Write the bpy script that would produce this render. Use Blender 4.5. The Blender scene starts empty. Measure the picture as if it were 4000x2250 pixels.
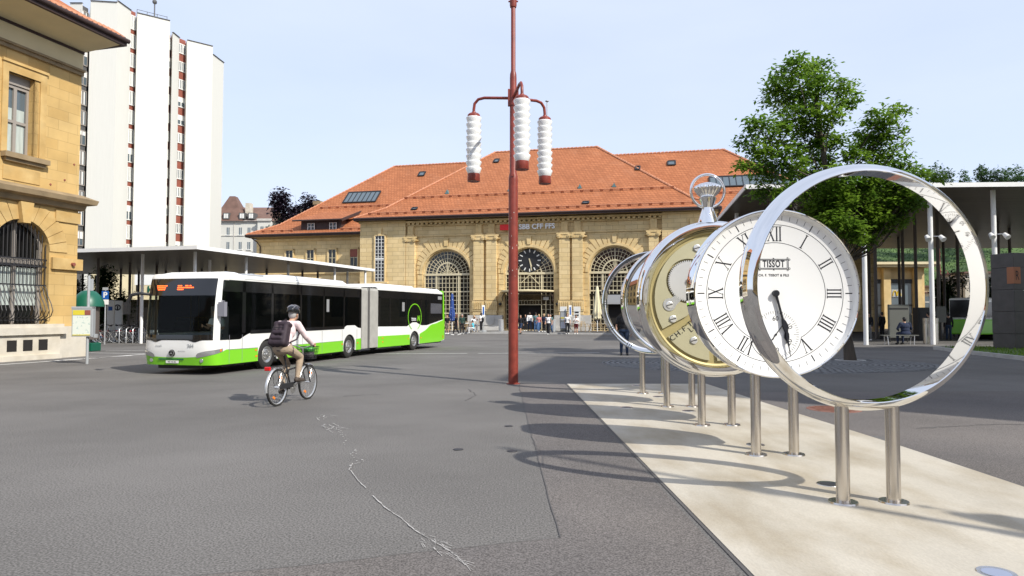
import bpy, bmesh, math, random
from mathutils import Vector, Matrix, Euler
from mathutils.geometry import tessellate_polygon
R = math.radians
PI = math.pi
sc = bpy.context.scene
COL = sc.collection
rnd = random.Random(7)

# ---------------- camera, world, sun, exposure ----------------
cam_d = bpy.data.cameras.new('camera'); cam = bpy.data.objects.new('camera', cam_d); COL.objects.link(cam)
cam.location = (0, 0, 1.66); cam.rotation_euler = (R(90) + math.atan(103/2667), 0, 0)
cam_d.sensor_width = 36; cam_d.lens = 24.0; cam_d.clip_end = 3000; cam_d.clip_start = 0.05
sc.camera = cam
SUN_EL = R(41); SUN_AZ = math.atan2(.755, -.656)
sunv = Vector((math.sin(SUN_AZ)*math.cos(SUN_EL), math.cos(SUN_AZ)*math.cos(SUN_EL), math.sin(SUN_EL)))
ld = bpy.data.lights.new('sun', 'SUN'); ld.energy = 3.85; ld.angle = R(0.6); ld.color = (1, .95, .86)
lo = bpy.data.objects.new('sun', ld); COL.objects.link(lo); lo.rotation_euler = sunv.to_track_quat('Z', 'Y').to_euler()
w = bpy.data.worlds.new("World"); sc.world = w; w.use_nodes = True
nt = w.node_tree; bg = nt.nodes['Background']
sky = nt.nodes.new('ShaderNodeTexSky'); sky.sky_type = 'NISHITA'; sky.sun_disc = False
sky.sun_elevation = SUN_EL; sky.sun_rotation = SUN_AZ; sky.altitude = 1000; sky.air_density = 1.0; sky.dust_density = 2.0; sky.ozone_density = 1.5
# thin high haze: procedural veil mixed over the sky
tcn = nt.nodes.new('ShaderNodeTexCoord'); mpn = nt.nodes.new('ShaderNodeMapping'); mpn.inputs['Scale'].default_value = (1.2, 1.2, 4)
nzn = nt.nodes.new('ShaderNodeTexNoise'); nzn.inputs['Scale'].default_value = 1.6; nzn.inputs['Detail'].default_value = 5
rmp = nt.nodes.new('ShaderNodeMapRange'); rmp.inputs[1].default_value = .3; rmp.inputs[2].default_value = .75; rmp.inputs[3].default_value = .70; rmp.inputs[4].default_value = .88
mxn = nt.nodes.new('ShaderNodeMix'); mxn.data_type = 'RGBA'
L = nt.links
L.new(tcn.outputs['Generated'], mpn.inputs['Vector']); L.new(mpn.outputs[0], nzn.inputs['Vector']); L.new(nzn.outputs['Fac'], rmp.inputs[0])
L.new(rmp.outputs[0], mxn.inputs['Factor']); L.new(sky.outputs[0], mxn.inputs['A']); mxn.inputs['B'].default_value = (4.05, 4.5, 5.55, 1)
L.new(mxn.outputs['Result'], bg.inputs['Color']); bg.inputs['Strength'].default_value = 0.15
sc.view_settings.view_transform = 'Standard'; sc.view_settings.look = 'None'; sc.view_settings.gamma = 1; sc.view_settings.exposure = 0.47
sc.cycles.max_bounces = 6; sc.cycles.transparent_max_bounces = 12; sc.cycles.caustics_reflective = False; sc.cycles.caustics_refractive = False

# ---------------- materials ----------------
def mat(name, col, rough=.6, metal=0, var=0, vs=2.0, bump=0, bs=40, spec=.5, coat=0, emit=None, spk=0, ss=60, col2=None, cfac=(.4, .62), cs=1.0, stretch=None):
    m = bpy.data.materials.new(name); m.use_nodes = True
    n = m.node_tree; N = n.nodes; K = n.links; b = N['Principled BSDF']
    b.inputs['Roughness'].default_value = rough; b.inputs['Metallic'].default_value = metal
    b.inputs['Specular IOR Level'].default_value = spec; b.inputs['Coat Weight'].default_value = coat; b.inputs['Coat Roughness'].default_value = .05
    c = (*col, 1); b.inputs['Base Color'].default_value = c
    tc = N.new('ShaderNodeTexCoord'); vec = tc.outputs['Object']
    if stretch:
        mp = N.new('ShaderNodeMapping'); mp.inputs['Scale'].default_value = stretch; K.new(vec, mp.inputs['Vector']); vec = mp.outputs[0]
    cur = None
    def noise(scale, det=6):
        z = N.new('ShaderNodeTexNoise'); z.inputs['Scale'].default_value = scale; z.inputs['Detail'].default_value = det; K.new(vec, z.inputs['Vector']); return z.outputs['Fac']
    def mix(fac, a, bcol, mode='MIX'):
        x = N.new('ShaderNodeMix'); x.data_type = 'RGBA'; x.blend_type = mode
        if isinstance(fac, float): x.inputs['Factor'].default_value = fac
        else: K.new(fac, x.inputs['Factor'])
        for s, v in (('A', a), ('B', bcol)):
            if isinstance(v, tuple): x.inputs[s].default_value = v
            else: K.new(v, x.inputs[s])
        return x.outputs['Result']
    def rng(v, a, bb, c0, d0):
        q = N.new('ShaderNodeMapRange'); q.inputs[1].default_value = a; q.inputs[2].default_value = bb; q.inputs[3].default_value = c0; q.inputs[4].default_value = d0; K.new(v, q.inputs[0]); return q.outputs[0]
    cur = c
    if col2: cur = mix(rng(noise(cs, 8), cfac[0], cfac[1], 0, 1), cur, (*col2, 1))
    if var:
        f = rng(noise(vs), .3, .7, 1-var, 1+var); g = N.new('ShaderNodeCombineColor')
        for i in range(3): K.new(f, g.inputs[i])
        cur = mix(1.0, cur, g.outputs[0], 'MULTIPLY')
    if spk:
        f = rng(noise(ss, 3), .33, .67, 1-spk, 1+spk); g = N.new('ShaderNodeCombineColor')
        for i in range(3): K.new(f, g.inputs[i])
        cur = mix(1.0, cur, g.outputs[0], 'MULTIPLY')
    if not isinstance(cur, tuple): K.new(cur, b.inputs['Base Color'])
    if bump:
        bp = N.new('ShaderNodeBump'); bp.inputs['Strength'].default_value = bump; bp.inputs['Distance'].default_value = .02; K.new(noise(bs, 4), bp.inputs['Height']); K.new(bp.outputs[0], b.inputs['Normal'])
    if emit: b.inputs['Emission Color'].default_value = (*emit[0], 1); b.inputs['Emission Strength'].default_value = emit[1]
    return m

def brick(name, c1, c2, mortar, w, h, ms=.02, rough=.85, var=.12, vs=.6, bump=.3, zscale=1.0, off=.5, stain=None, bias=0):
    m = bpy.data.materials.new(name); m.use_nodes = True
    N = m.node_tree.nodes; K = m.node_tree.links; b = N['Principled BSDF']; b.inputs['Roughness'].default_value = rough
    b.inputs['Specular IOR Level'].default_value = .25
    tc = N.new('ShaderNodeTexCoord'); sp = N.new('ShaderNodeSeparateXYZ'); K.new(tc.outputs['Object'], sp.inputs[0])
    ad = N.new('ShaderNodeMath'); K.new(sp.outputs[0], ad.inputs[0]); K.new(sp.outputs[1], ad.inputs[1])
    mz = N.new('ShaderNodeMath'); mz.operation = 'MULTIPLY'; mz.inputs[1].default_value = zscale; K.new(sp.outputs[2], mz.inputs[0])
    cb = N.new('ShaderNodeCombineXYZ'); K.new(ad.outputs[0], cb.inputs[0]); K.new(mz.outputs[0], cb.inputs[1])
    br = N.new('ShaderNodeTexBrick'); K.new(cb.outputs[0], br.inputs['Vector'])
    br.inputs['Color1'].default_value = (*c1, 1); br.inputs['Color2'].default_value = (*c2, 1); br.inputs['Mortar'].default_value = (*mortar, 1)
    br.inputs['Scale'].default_value = 1; br.inputs['Brick Width'].default_value = w; br.inputs['Row Height'].default_value = h; br.inputs['Mortar Size'].default_value = ms
    br.inputs['Mortar Smooth'].default_value = .3; br.offset = off; br.inputs['Bias'].default_value = bias
    nz = N.new('ShaderNodeTexNoise'); nz.inputs['Scale'].default_value = vs; nz.inputs['Detail'].default_value = 7; K.new(tc.outputs['Object'], nz.inputs['Vector'])
    q = N.new('ShaderNodeMapRange'); q.inputs[1].default_value = .3; q.inputs[2].default_value = .7; q.inputs[3].default_value = 1-var; q.inputs[4].default_value = 1+var; K.new(nz.outputs['Fac'], q.inputs[0])
    g = N.new('ShaderNodeCombineColor')
    for i in range(3): K.new(q.outputs[0], g.inputs[i])
    x = N.new('ShaderNodeMix'); x.data_type = 'RGBA'; x.blend_type = 'MULTIPLY'; x.inputs['Factor'].default_value = 1; K.new(br.outputs['Color'], x.inputs['A']); K.new(g.outputs[0], x.inputs['B'])
    out = x.outputs['Result']
    if stain:
        n2 = N.new('ShaderNodeTexNoise'); n2.inputs['Scale'].default_value = stain[1]; n2.inputs['Detail'].default_value = 8; n2.inputs['Roughness'].default_value = .7; K.new(tc.outputs['Object'], n2.inputs['Vector'])
        q2 = N.new('ShaderNodeMapRange'); q2.inputs[1].default_value = .55; q2.inputs[2].default_value = .75; q2.inputs[3].default_value = 0; q2.inputs[4].default_value = .6; K.new(n2.outputs['Fac'], q2.inputs[0])
        y = N.new('ShaderNodeMix'); y.data_type = 'RGBA'; K.new(q2.outputs[0], y.inputs['Factor']); K.new(out, y.inputs['A']); y.inputs['B'].default_value = (*stain[0], 1); out = y.outputs['Result']
    K.new(out, b.inputs['Base Color'])
    if bump:
        bp = N.new('ShaderNodeBump'); bp.inputs['Strength'].default_value = bump; bp.inputs['Distance'].default_value = .03; bp.invert = True
        K.new(br.outputs['Fac'], bp.inputs['Height']); K.new(bp.outputs[0], b.inputs['Normal'])
    return m

def tinted(name, col, trans):
    m = bpy.data.materials.new(name); m.use_nodes = True; N = m.node_tree.nodes; K = m.node_tree.links
    b = N['Principled BSDF']; b.inputs['Base Color'].default_value = (*col, 1); b.inputs['Roughness'].default_value = .03; b.inputs['Specular IOR Level'].default_value = .6
    t = N.new('ShaderNodeBsdfTransparent'); t.inputs[0].default_value = (.8, .9, .85, 1)
    x = N.new('ShaderNodeMixShader'); fr = N.new('ShaderNodeFresnel'); fr.inputs[0].default_value = 1.5
    mr = N.new('ShaderNodeMapRange'); mr.inputs[1].default_value = 0; mr.inputs[2].default_value = 1; mr.inputs[3].default_value = 1-trans; mr.inputs[4].default_value = 1
    K.new(fr.outputs[0], mr.inputs[0]); K.new(mr.outputs[0], x.inputs[0]); K.new(t.outputs[0], x.inputs[1]); K.new(b.outputs[0], x.inputs[2])
    K.new(x.outputs[0], N['Material Output'].inputs['Surface'])
    return m

def leafmat(name, c1, c2, tr=.5):
    m = bpy.data.materials.new(name); m.use_nodes = True; N = m.node_tree.nodes; K = m.node_tree.links
    b = N['Principled BSDF']; b.inputs['Roughness'].default_value = .45; b.inputs['Specular IOR Level'].default_value = .35
    tc = N.new('ShaderNodeTexCoord'); z = N.new('ShaderNodeTexNoise'); z.inputs['Scale'].default_value = 1.1; z.inputs['Detail'].default_value = 6; K.new(tc.outputs['Object'], z.inputs['Vector'])
    q = N.new('ShaderNodeMapRange'); q.inputs[1].default_value = .35; q.inputs[2].default_value = .65; K.new(z.outputs['Fac'], q.inputs[0])
    x = N.new('ShaderNodeMix'); x.data_type = 'RGBA'; K.new(q.outputs[0], x.inputs['Factor']); x.inputs['A'].default_value = (*c1, 1); x.inputs['B'].default_value = (*c2, 1)
    K.new(x.outputs['Result'], b.inputs['Base Color'])
    t = N.new('ShaderNodeBsdfTranslucent'); K.new(x.outputs['Result'], t.inputs[0])
    s = N.new('ShaderNodeMixShader'); s.inputs[0].default_value = tr; K.new(b.outputs[0], s.inputs[1]); K.new(t.outputs[0], s.inputs[2]); K.new(s.outputs[0], N['Material Output'].inputs['Surface'])
    return m

MT = dict(
 asphalt=mat('asphalt', (.152, .144, .135), .93, var=.17, vs=.45, bump=0, spk=.5, ss=62, col2=(.118, .112, .105), cs=.22, cfac=(.36, .66), spec=.3),
 asphalt2=mat('asphalt_brown', (.140, .126, .116), .93, var=.14, vs=.5, bump=0, spk=.5, ss=75, col2=(.122, .112, .107), cs=.35, spec=.3),
 pave=mat('forecourt_asphalt', (.13, .125, .12), .9, var=.12, vs=.6, bump=.3, spk=.3),
 concrete=mat('pale_concrete', (.47, .43, .355), .75, var=.09, vs=.8, bump=.12, bs=30, spk=.06, ss=50, col2=(.35, .30, .22), cs=1.15, cfac=(.42, .68), stretch=(1.6, .7, 1)),
 seam=mat('joint_tar', (.088, .082, .078), .8),
 white_line=mat('road_paint', (.66, .65, .62), .8, var=.15, vs=3),
 scratch=mat('chalky_paint', (.40, .385, .365), .9, var=.3, vs=8),
 cobble=mat('cobble_mortar', (.10, .10, .10), .9, var=.2, vs=2),
 cobbles=mat('cobble_granite', (.17, .172, .175), .8, var=.3, vs=6, bump=.4, bs=30),
 kerb=mat('granite_kerb', (.42, .41, .39), .8, var=.1, vs=3, bump=.2),
 chrome=mat('polished_steel', (.86, .85, .83), .035, 1, bump=.012, bs=2.2),
 steel=mat('brushed_steel_post', (.62, .58, .53), .24, 1, var=.1, vs=3, bump=.04, bs=60, stretch=(6, 6, .4)),
 gold=mat('gilt_brass', (.44, .37, .17), .52, .3, var=.06, vs=1.5),
 gold2=mat('matt_gilt', (.45, .42, .27), .6, .2, var=.05, vs=3, spk=.05, ss=150),
 gear=mat('turned_steel', (.74, .74, .73), .32, .55, var=.05),
 dial=mat('white_enamel', (.83, .83, .81), .3, coat=.3),
 ink=mat('black_enamel', (.012, .013, .018), .35),
 paint_red=mat('oxide_red_paint', (.24, .042, .028), .42, var=.18, vs=5, bump=.05, col2=(.2, .034, .022), cs=6),
 chip=mat('chipped_primer', (.6, .55, .5), .7),
 lampwhite=mat('opal_glass', (.80, .81, .80), .22, coat=.4, var=.03),
 white=mat('white_paint', (.8, .8, .79), .4, var=.04, vs=2),
 white_far=mat('white_cladding', (.62, .612, .56), .7, var=.02, stretch=(1, 1, .05), vs=8),
 stone=brick('yellow_ashlar', (.72, .56, .305), (.65, .49, .245), (.46, .335, .175), 1.15, .42, .022, var=.14, vs=.7, stain=((.60, .48, .28), .9)),
 stone_plain=mat('yellow_sandstone', (.68, .515, .265), .85, var=.16, vs=1.2, bump=.2, bs=12, col2=(.60, .44, .205), cs=.8),
 stone_near=brick('ochre_ashlar', (.56, .39, .165), (.50, .33, .125), (.42, .285, .115), .85, .40, .012, var=.14, vs=.9, stain=((.52, .37, .17), 1.4), bump=.25),
 stone_near_p=mat('ochre_sandstone', (.53, .37, .155), .85, var=.16, vs=1.6, bump=.25, bs=14, col2=(.47, .305, .11), cs=1.3),
 stone_old=mat('weathered_ledge', (.27, .20, .115), .9, var=.2, vs=2, bump=.3, bs=20),
 cream=mat('cream_plaster', (.66, .57, .36), .8, var=.06, vs=1.2),
 limestone=mat('pale_limestone', (.60, .555, .47), .85, var=.16, vs=1.2, bump=.25, bs=10, col2=(.5, .45, .36), cs=1.1),
 plinth=mat('grey_limestone', (.52, .50, .46), .85, var=.14, vs=1.2, bump=.25, bs=10),
 tile=brick('clay_tiles', (.415, .155, .068), (.33, .118, .05), (.27, .095, .042), .34, .26, .03, var=.10, vs=.35, bump=.6, rough=.8, stain=((.40, .175, .095), .5)),
 tilecap=mat('ridge_tile', (.50, .22, .12), .8, var=.2, vs=4),
 brown=mat('dark_brown_wood', (.045, .026, .024), .7, var=.2, vs=3),
 soffit=mat('eave_board', (.30, .21, .10), .8, var=.1),
 glassd=mat('dark_window_glass', (.012, .012, .012), .07, spec=.6, bump=.04, bs=1.5),
 glassb=mat('bluish_window_glass', (.10, .13, .15), .08, spec=.6),
 muntin=mat('cream_window_bar', (.60, .53, .36), .6),
 framew=mat('white_window_frame', (.75, .75, .72), .5),
 frameg=mat('grey_window_frame', (.30, .27, .24), .6),
 curtain=mat('pale_curtain', (.42, .47, .44), .9, var=.15, vs=12, stretch=(1, 1, .1)),
 black=mat('black_iron', (.015, .015, .017), .5),
 darkint=mat('dark_interior', (.014, .012, .011), .9),
 redpanel=mat('brick_red_panel', (.25, .075, .05), .7, var=.12, vs=1),
 greypanel=mat('dark_grey_panel', (.10, .10, .10), .6),
 greyroof=mat('brown_old_roof', (.155, .09, .07), .85, var=.2, vs=.8),
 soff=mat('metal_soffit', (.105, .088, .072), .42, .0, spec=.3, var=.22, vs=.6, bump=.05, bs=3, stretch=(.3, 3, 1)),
 darkpost=mat('dark_bronze_post', (.10, .082, .072), .5),
 busgreen=mat('lime_green_paint', (.20, .60, .018), .28, coat=.6),
 buswhite=mat('bus_white_paint', (.80, .80, .77), .28, coat=.6, var=.02),
 busblack=mat('gloss_black_panel', (.010, .010, .011), .08, coat=.5),
 rubber=mat('tyre_rubber', (.022, .021, .02), .85),
 alu=mat('wheel_steel', (.55, .54, .52), .35, .9),
 bellow=mat('bellows_fabric', (.36, .355, .33), .85, var=.1, vs=3),
 plastic=mat('black_plastic', (.02, .02, .022), .5),
 greyp=mat('grey_plastic', (.22, .22, .25), .45),
 lamp=mat('headlamp_glass', (.55, .56, .56), .08, .7, bump=.2, bs=14),
 amber=mat('amber_lens', (.8, .22, .02), .3), redl=mat('red_lens', (.6, .01, .012), .25),
 led=mat('led_rows', (.6, .05, .01), .5, emit=((1, .12, .02), 3.0)),
 seatc=mat('seat_fabric', (.03, .035, .05), .9), yellow=mat('yellow_rail', (.7, .5, .03), .5),
 grass=mat('grass_turf', (.055, .10, .018), .95, var=.4, vs=9, bump=.6, bs=30, col2=(.09, .135, .03), cs=1.3),
 hill=mat('meadow_slope', (.035, .07, .018), .95, var=.25, vs=.3, bump=.6, bs=2, col2=(.075, .13, .03), cs=.35),
 bark=mat('grey_brown_bark', (.085, .07, .055), .95, bump=.8, bs=18, var=.25, vs=6, stretch=(1, 1, .3)),
 leaf=leafmat('maple_leaf', (.085, .18, .022), (.20, .32, .035), .6),
 leafd=leafmat('dark_foliage', (.018, .052, .014), (.035, .085, .02), .3),
 leafp=leafmat('copper_beech_foliage', (.018, .012, .022), (.03, .02, .03), .15),
 leaff=leafmat('distant_foliage', (.048, .098, .032), (.08, .14, .048), .35),
 skin=mat('skin', (.52, .30, .20), .55), skind=mat('deep_brown_skin', (.10, .05, .03), .5),
 hairb=mat('brown_hair', (.035, .018, .01), .6), hairk=mat('black_hair', (.008, .007, .007), .5), hairr=mat('auburn_hair', (.12, .035, .015), .6), hairg=mat('grey_hair', (.35, .34, .33), .7), hairl=mat('blond_hair', (.42, .30, .14), .6),
 c_black=mat('black_cloth', (.012, .012, .015), .9), c_navy=mat('navy_cloth', (.012, .02, .05), .9), c_white=mat('white_cloth', (.74, .74, .74), .9), c_pink=mat('pale_pink_cotton', (.74, .60, .61), .85, var=.08, vs=7, bump=1.0, bs=7),
 c_khaki=mat('khaki_cloth', (.36, .28, .20), .9, var=.12, vs=6, bump=1.0, bs=7), c_jean=mat('blue_denim', (.06, .13, .27), .9, var=.15, vs=9), c_jeand=mat('dark_denim', (.018, .035, .075), .9, var=.2, vs=7), c_cyan=mat('cyan_cloth', (.10, .50, .62), .9),
 c_grey=mat('grey_cloth', (.2, .2, .2), .9), c_teal=mat('teal_cloth', (.10, .19, .2), .9), c_rose=mat('rose_cloth', (.5, .2, .18), .9), c_dred=mat('dark_red_cloth', (.10, .012, .014), .9), c_green=mat('dark_green_cloth', (.02, .05, .04), .9), c_purple=mat('dark_purple_nylon', (.030, .018, .026), .75, bump=.4, bs=14, var=.2, vs=6),
 shoe_w=mat('white_shoe', (.75, .75, .73), .6), shoe_b=mat('brown_shoe', (.06, .045, .035), .7), shoe_k=mat('black_shoe', (.012, .012, .012), .6),
 rattan=mat('rattan', (.45, .33, .18), .8), table=mat('table_top', (.45, .42, .38), .5), umb=mat('cream_canvas', (.72, .65, .44), .9), umbb=mat('blue_canvas', (.02, .06, .24), .8, col2=(.5, .5, .55), cs=9, cfac=(.62, .66)),
 signblue=mat('sign_blue', (.01, .09, .36), .4), red=mat('signal_red', (.75, .012, .012), .5), signgrey=mat('sign_back_grey', (.42, .44, .45), .5, .3), letter=mat('letter_white', (.78, .79, .8), .4, emit=None),
 dgreen=mat('booth_green', (.004, .10, .06), .4), granite=mat('dark_granite', (.065, .058, .056), .5, var=.15, vs=3), orange=mat('orange_panel', (.34, .13, .06), .6), panelg=mat('info_panel_grey', (.11, .115, .105), .5), mapw=mat('route_map', (.66, .70, .62), .5, col2=(.45, .55, .5), cs=14, cfac=(.6, .62)),
 blueglass=mat('uplight_glass', (.30, .33, .42), .08, .4), rustm=mat('rusty_manhole', (.19, .085, .06), .8, var=.25, vs=8, bump=.4), gas=mat('green_basket', (.04, .28, .03), .5), silver=mat('silver_paint', (.62, .63, .64), .3, .6), blued=mat('blue_bike_paint', (.02, .10, .35), .35),
 mustard=mat('yellow_strip', (.62, .52, .04), .5), bagg=mat('grey_bag', (.10, .09, .10), .8),
)
bushgl = tinted('tinted_bus_glass', (.006, .007, .007), .74); MT['busglass'] = bushgl; MT['busscreen'] = tinted('bus_windscreen_glass', (.01, .012, .012), .88)

# ---------------- object helpers ----------------
def setp(o, label=None, cat=None, group=None, kind=None):
    if label: o['label'] = label
    if cat: o['category'] = cat
    if group: o['group'] = group
    if kind: o['kind'] = kind
    return o
def thing(name, label, cat, loc=(0, 0, 0), rz=0, group=None):
    o = bpy.data.objects.new(name, None); COL.objects.link(o); o.location = loc; o.rotation_euler = (0, 0, rz); o.empty_display_size = .3
    return setp(o, label, cat, group)
def dup(root, loc, rz, label=None, group=None, scale=None):
    def cp(o, par):
        c = o.copy(); COL.objects.link(c); c.parent = par
        for ch in o.children: cp(ch, c)
        return c
    r = cp(root, None); r.location = loc; r.rotation_euler = (0, 0, rz)
    if label: r['label'] = label
    if group: r['group'] = group
    if scale: r.scale = scale
    return r

class MB:
    def __init__(s, xf=None): s.v = []; s.f = []; s.m = []; s.xf = xf
    def add(s, vs, fs, m=0):
        o = len(s.v)
        s.v += [tuple(s.xf(*p)) if s.xf else tuple(p) for p in vs]
        for f in fs: s.f.append(tuple(i+o for i in f)); s.m.append(m)
    def box(s, x0, x1, y0, y1, z0, z1, m=0):
        s.add([(x, y, z) for z in (z0, z1) for y in (y0, y1) for x in (x0, x1)], [(0, 2, 3, 1), (4, 5, 7, 6), (0, 1, 5, 4), (2, 6, 7, 3), (0, 4, 6, 2), (1, 3, 7, 5)], m)
    def obox(s, c, ax, h, m=0):
        c = Vector(c); A = [Vector(a).normalized()*k for a, k in zip(ax, h)]
        s.add([tuple(c + A[0]*i + A[1]*j + A[2]*k) for k in (-1, 1) for j in (-1, 1) for i in (-1, 1)], [(0, 2, 3, 1), (4, 5, 7, 6), (0, 1, 5, 4), (2, 6, 7, 3), (0, 4, 6, 2), (1, 3, 7, 5)], m)
    def bar(s, a, b, w, d, up=(0, 0, 1), m=0):
        a = Vector(a); b = Vector(b); t = (b-a); Ln = t.length; t.normalize(); u = Vector(up)
        if abs(t.dot(u)) > .99: u = Vector((1, 0, 0))
        x = t.cross(u).normalized(); y = x.cross(t).normalized()
        s.obox((a+b)/2, (x, y, t), (w/2, d/2, Ln/2), m)
    def tube(s, pts, r, n=8, m=0, cap=True, closed=False):
        pts = [Vector(p) for p in pts]; rr = r if isinstance(r, (list, tuple)) else [r]*len(pts); N = len(pts); vs = []; prev = None
        for i, p in enumerate(pts):
            a = pts[(i-1) % N] if (i or closed) else p; b = pts[(i+1) % N] if (i < N-1 or closed) else p
            t = (b-a)
            if t.length < 1e-9: t = Vector((0, 0, 1))
            t.normalize()
            if prev is None:
                u = Vector((0, 0, 1)) if abs(t.z) < .9 else Vector((1, 0, 0)); x = t.cross(u).normalized()
            else:
                x = prev - t*prev.dot(t); x = x.normalized() if x.length > 1e-6 else Vector((1, 0, 0))
            prev = x; y = t.cross(x)
            for k in range(n):
                an = 2*PI*k/n; vs.append(tuple(p + (x*math.cos(an) + y*math.sin(an))*rr[i]))
        fs = []
        for i in range(N if closed else N-1):
            j = (i+1) % N
            for k in range(n): fs.append((i*n+k, i*n+(k+1) % n, j*n+(k+1) % n, j*n+k))
        if cap and not closed: fs.append(tuple(range(n))[::-1]); fs.append(tuple((N-1)*n+k for k in range(n)))
        s.add(vs, fs, m)
    def cyl(s, a, b, r0, r1=None, n=16, m=0, cap=True): s.tube([a, b], [r0, r0 if r1 is None else r1], n, m, cap)
    def lathe(s, prof, c=(0, 0, 0), axis='z', n=32, m=0, closed=False, a0=0, a1=2*PI):
        full = abs(a1-a0-2*PI) < 1e-6; K = n if full else n+1; vs = []
        for k in range(K):
            an = a0 + (a1-a0)*k/n; ca, sa = math.cos(an), math.sin(an)
            for r, h in prof:
                if axis == 'z': vs.append((c[0]+r*ca, c[1]+r*sa, c[2]+h))
                elif axis == 'y': vs.append((c[0]+r*ca, c[1]+h, c[2]+r*sa))
                else: vs.append((c[0]+h, c[1]+r*ca, c[2]+r*sa))
        P = len(prof); fs = []; Q = P if closed else P-1
        for k in range(n):
            k2 = (k+1) % K
            for i in range(Q):
                j = (i+1) % P; f = (k*P+i, k2*P+i, k2*P+j, k*P+j)
                fs.append(f if axis != 'y' else f[::-1])
        s.add(vs, fs, m)
    def sphere(s, c, r, n=12, m=0, squash=(1, 1, 1)):
        vs = []; fs = []; H = n//2+1
        for i in range(H+1):
            th = PI*i/H
            for k in range(n): an = 2*PI*k/n; vs.append((c[0]+r*squash[0]*math.sin(th)*math.cos(an), c[1]+r*squash[1]*math.sin(th)*math.sin(an), c[2]+r*squash[2]*math.cos(th)))
        for i in range(H):
            for k in range(n): fs.append((i*n+k, (i+1)*n+k, (i+1)*n+(k+1) % n, i*n+(k+1) % n))
        s.add(vs, fs, m)
    def plate(s, outer, holes, y0, y1, mp, m=0, side=True):
        """flat polygon with holes in a 2-D frame; mp(a, b, d) -> 3-D; front at d=y0, back at y1"""
        loops = [outer] + list(holes); flat = [p for l in loops for p in l]
        tri = tessellate_polygon([[Vector((p[0], p[1], 0)) for p in l] for l in loops]); n = len(flat)
        vs = [mp(p[0], p[1], y0) for p in flat]; fs = [tuple(t) for t in tri]
        if y1 is not None:
            vs += [mp(p[0], p[1], y1) for p in flat]; fs += [tuple(i+n for i in t[::-1]) for t in tri]
            if side:
                o = 0
                for l in loops:
                    k = len(l)
                    for i in range(k): fs.append((o+i, o+(i+1) % k, n+o+(i+1) % k, n+o+i))
                    o += k
        s.add(vs, fs, m)
    def build(s, name, mats, parent=None, smooth=None, bevel=0, label=None):
        me = bpy.data.meshes.new(name); me.from_pydata(s.v, [], s.f)
        if not isinstance(mats, (list, tuple)): mats = [mats]
        for k in mats: me.materials.append(MT[k] if isinstance(k, str) else k)
        if len(mats) > 1: me.polygons.foreach_set('material_index', s.m)
        bm = bmesh.new(); bm.from_mesh(me); bmesh.ops.recalc_face_normals(bm, faces=bm.faces); bm.to_mesh(me); bm.free()
        if smooth is not None: me.shade_smooth(); me.set_sharp_from_angle(angle=R(smooth))
        me.update()
        o = bpy.data.objects.new(name, me); COL.objects.link(o)
        if parent: o.parent = parent
        if bevel:
            b = o.modifiers.new('bevel', 'BEVEL'); b.width = bevel; b.segments = 2; b.limit_method = 'ANGLE'
        if label: o['label'] = label
        return o
def struct(name, mb, mats, smooth=None): return setp(mb.build(name, mats, None, smooth), kind='structure')
def text_mb(body, size, mp, ext=.01, align='CENTER', sx=1.0, bold=0, space=1.0):
    """text as mesh mapped through mp(a,b,d)"""
    c = bpy.data.curves.new('t', 'FONT'); c.body = body; c.size = size; c.align_x = align; c.align_y = 'CENTER'; c.extrude = ext/2; c.offset = bold; c.space_character = space; c.resolution_u = 3
    o = bpy.data.objects.new('t', c); COL.objects.link(o)
    dg = bpy.context.evaluated_depsgraph_get(); dg.update(); me = bpy.data.meshes.new_from_object(o.evaluated_get(dg))
    mb = MB(); mb.add([mp(v.co.x*sx, v.co.y, -v.co.z) for v in me.vertices], [tuple(p.vertices) for p in me.polygons])
    bpy.data.objects.remove(o); bpy.data.curves.remove(c); bpy.data.meshes.remove(me)
    return mb
def arc(cx, cy, r, a0, a1, n): return [(cx+r*math.cos(a0+(a1-a0)*i/n), cy+r*math.sin(a0+(a1-a0)*i/n)) for i in range(n+1)]
# ================= SETTING =================
XY = lambda a, b, d: (a, b, d)
def sheet(name, pts, z, m, holes=(), th=None, kind='structure'):
    mb = MB(); mb.plate(pts, holes, z, None if th is None else z-th, XY)
    return setp(mb.build(name, m), kind=kind)
mb = MB(); mb.add([(-1500, -300, 0), (1500, -300, 0), (1500, 2500, 0), (-1500, 2500, 0)], [(0, 1, 2, 3)]); struct('ground', mb, 'asphalt')
def wob(pts, a, st=.35):
    out = []; r = random.Random(3)
    for p, q in zip(pts[:-1], pts[1:]):
        n = max(1, int(math.dist(p, q)/st))
        for i in range(n): out.append((p[0]+(q[0]-p[0])*i/n+r.uniform(-a, a), p[1]+(q[1]-p[1])*i/n+r.uniform(-a, a)))
    return out+[pts[-1]]
seamL = wob([(.20, 16.33), (.17, 15.98), (.24, 10.8), (.3, 8.21), (.33, 5.84), (.36, 5.13)], .012)
seamB = wob([(.36, 5.13), (-.38, 4.91), (-1.17, 4.63), (-4.5, 3.7)], .012)
sheet('pavement', [(1.25, 16.33)]+seamL+seamB[1:]+[(-5, -4), (1.6, -4)][0:2], .004, 'asphalt2')
def strip(pts, w):
    a = []; b = []
    for i, p in enumerate(pts):
        q = pts[min(i+1, len(pts)-1)]; o = pts[max(i-1, 0)]; t = Vector((q[0]-o[0], q[1]-o[1])).normalized(); ww = w[i] if isinstance(w, list) else w
        a.append((p[0]-t.y*ww/2, p[1]+t.x*ww/2)); b.append((p[0]+t.y*ww/2, p[1]-t.x*ww/2))
    return a, b
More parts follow.
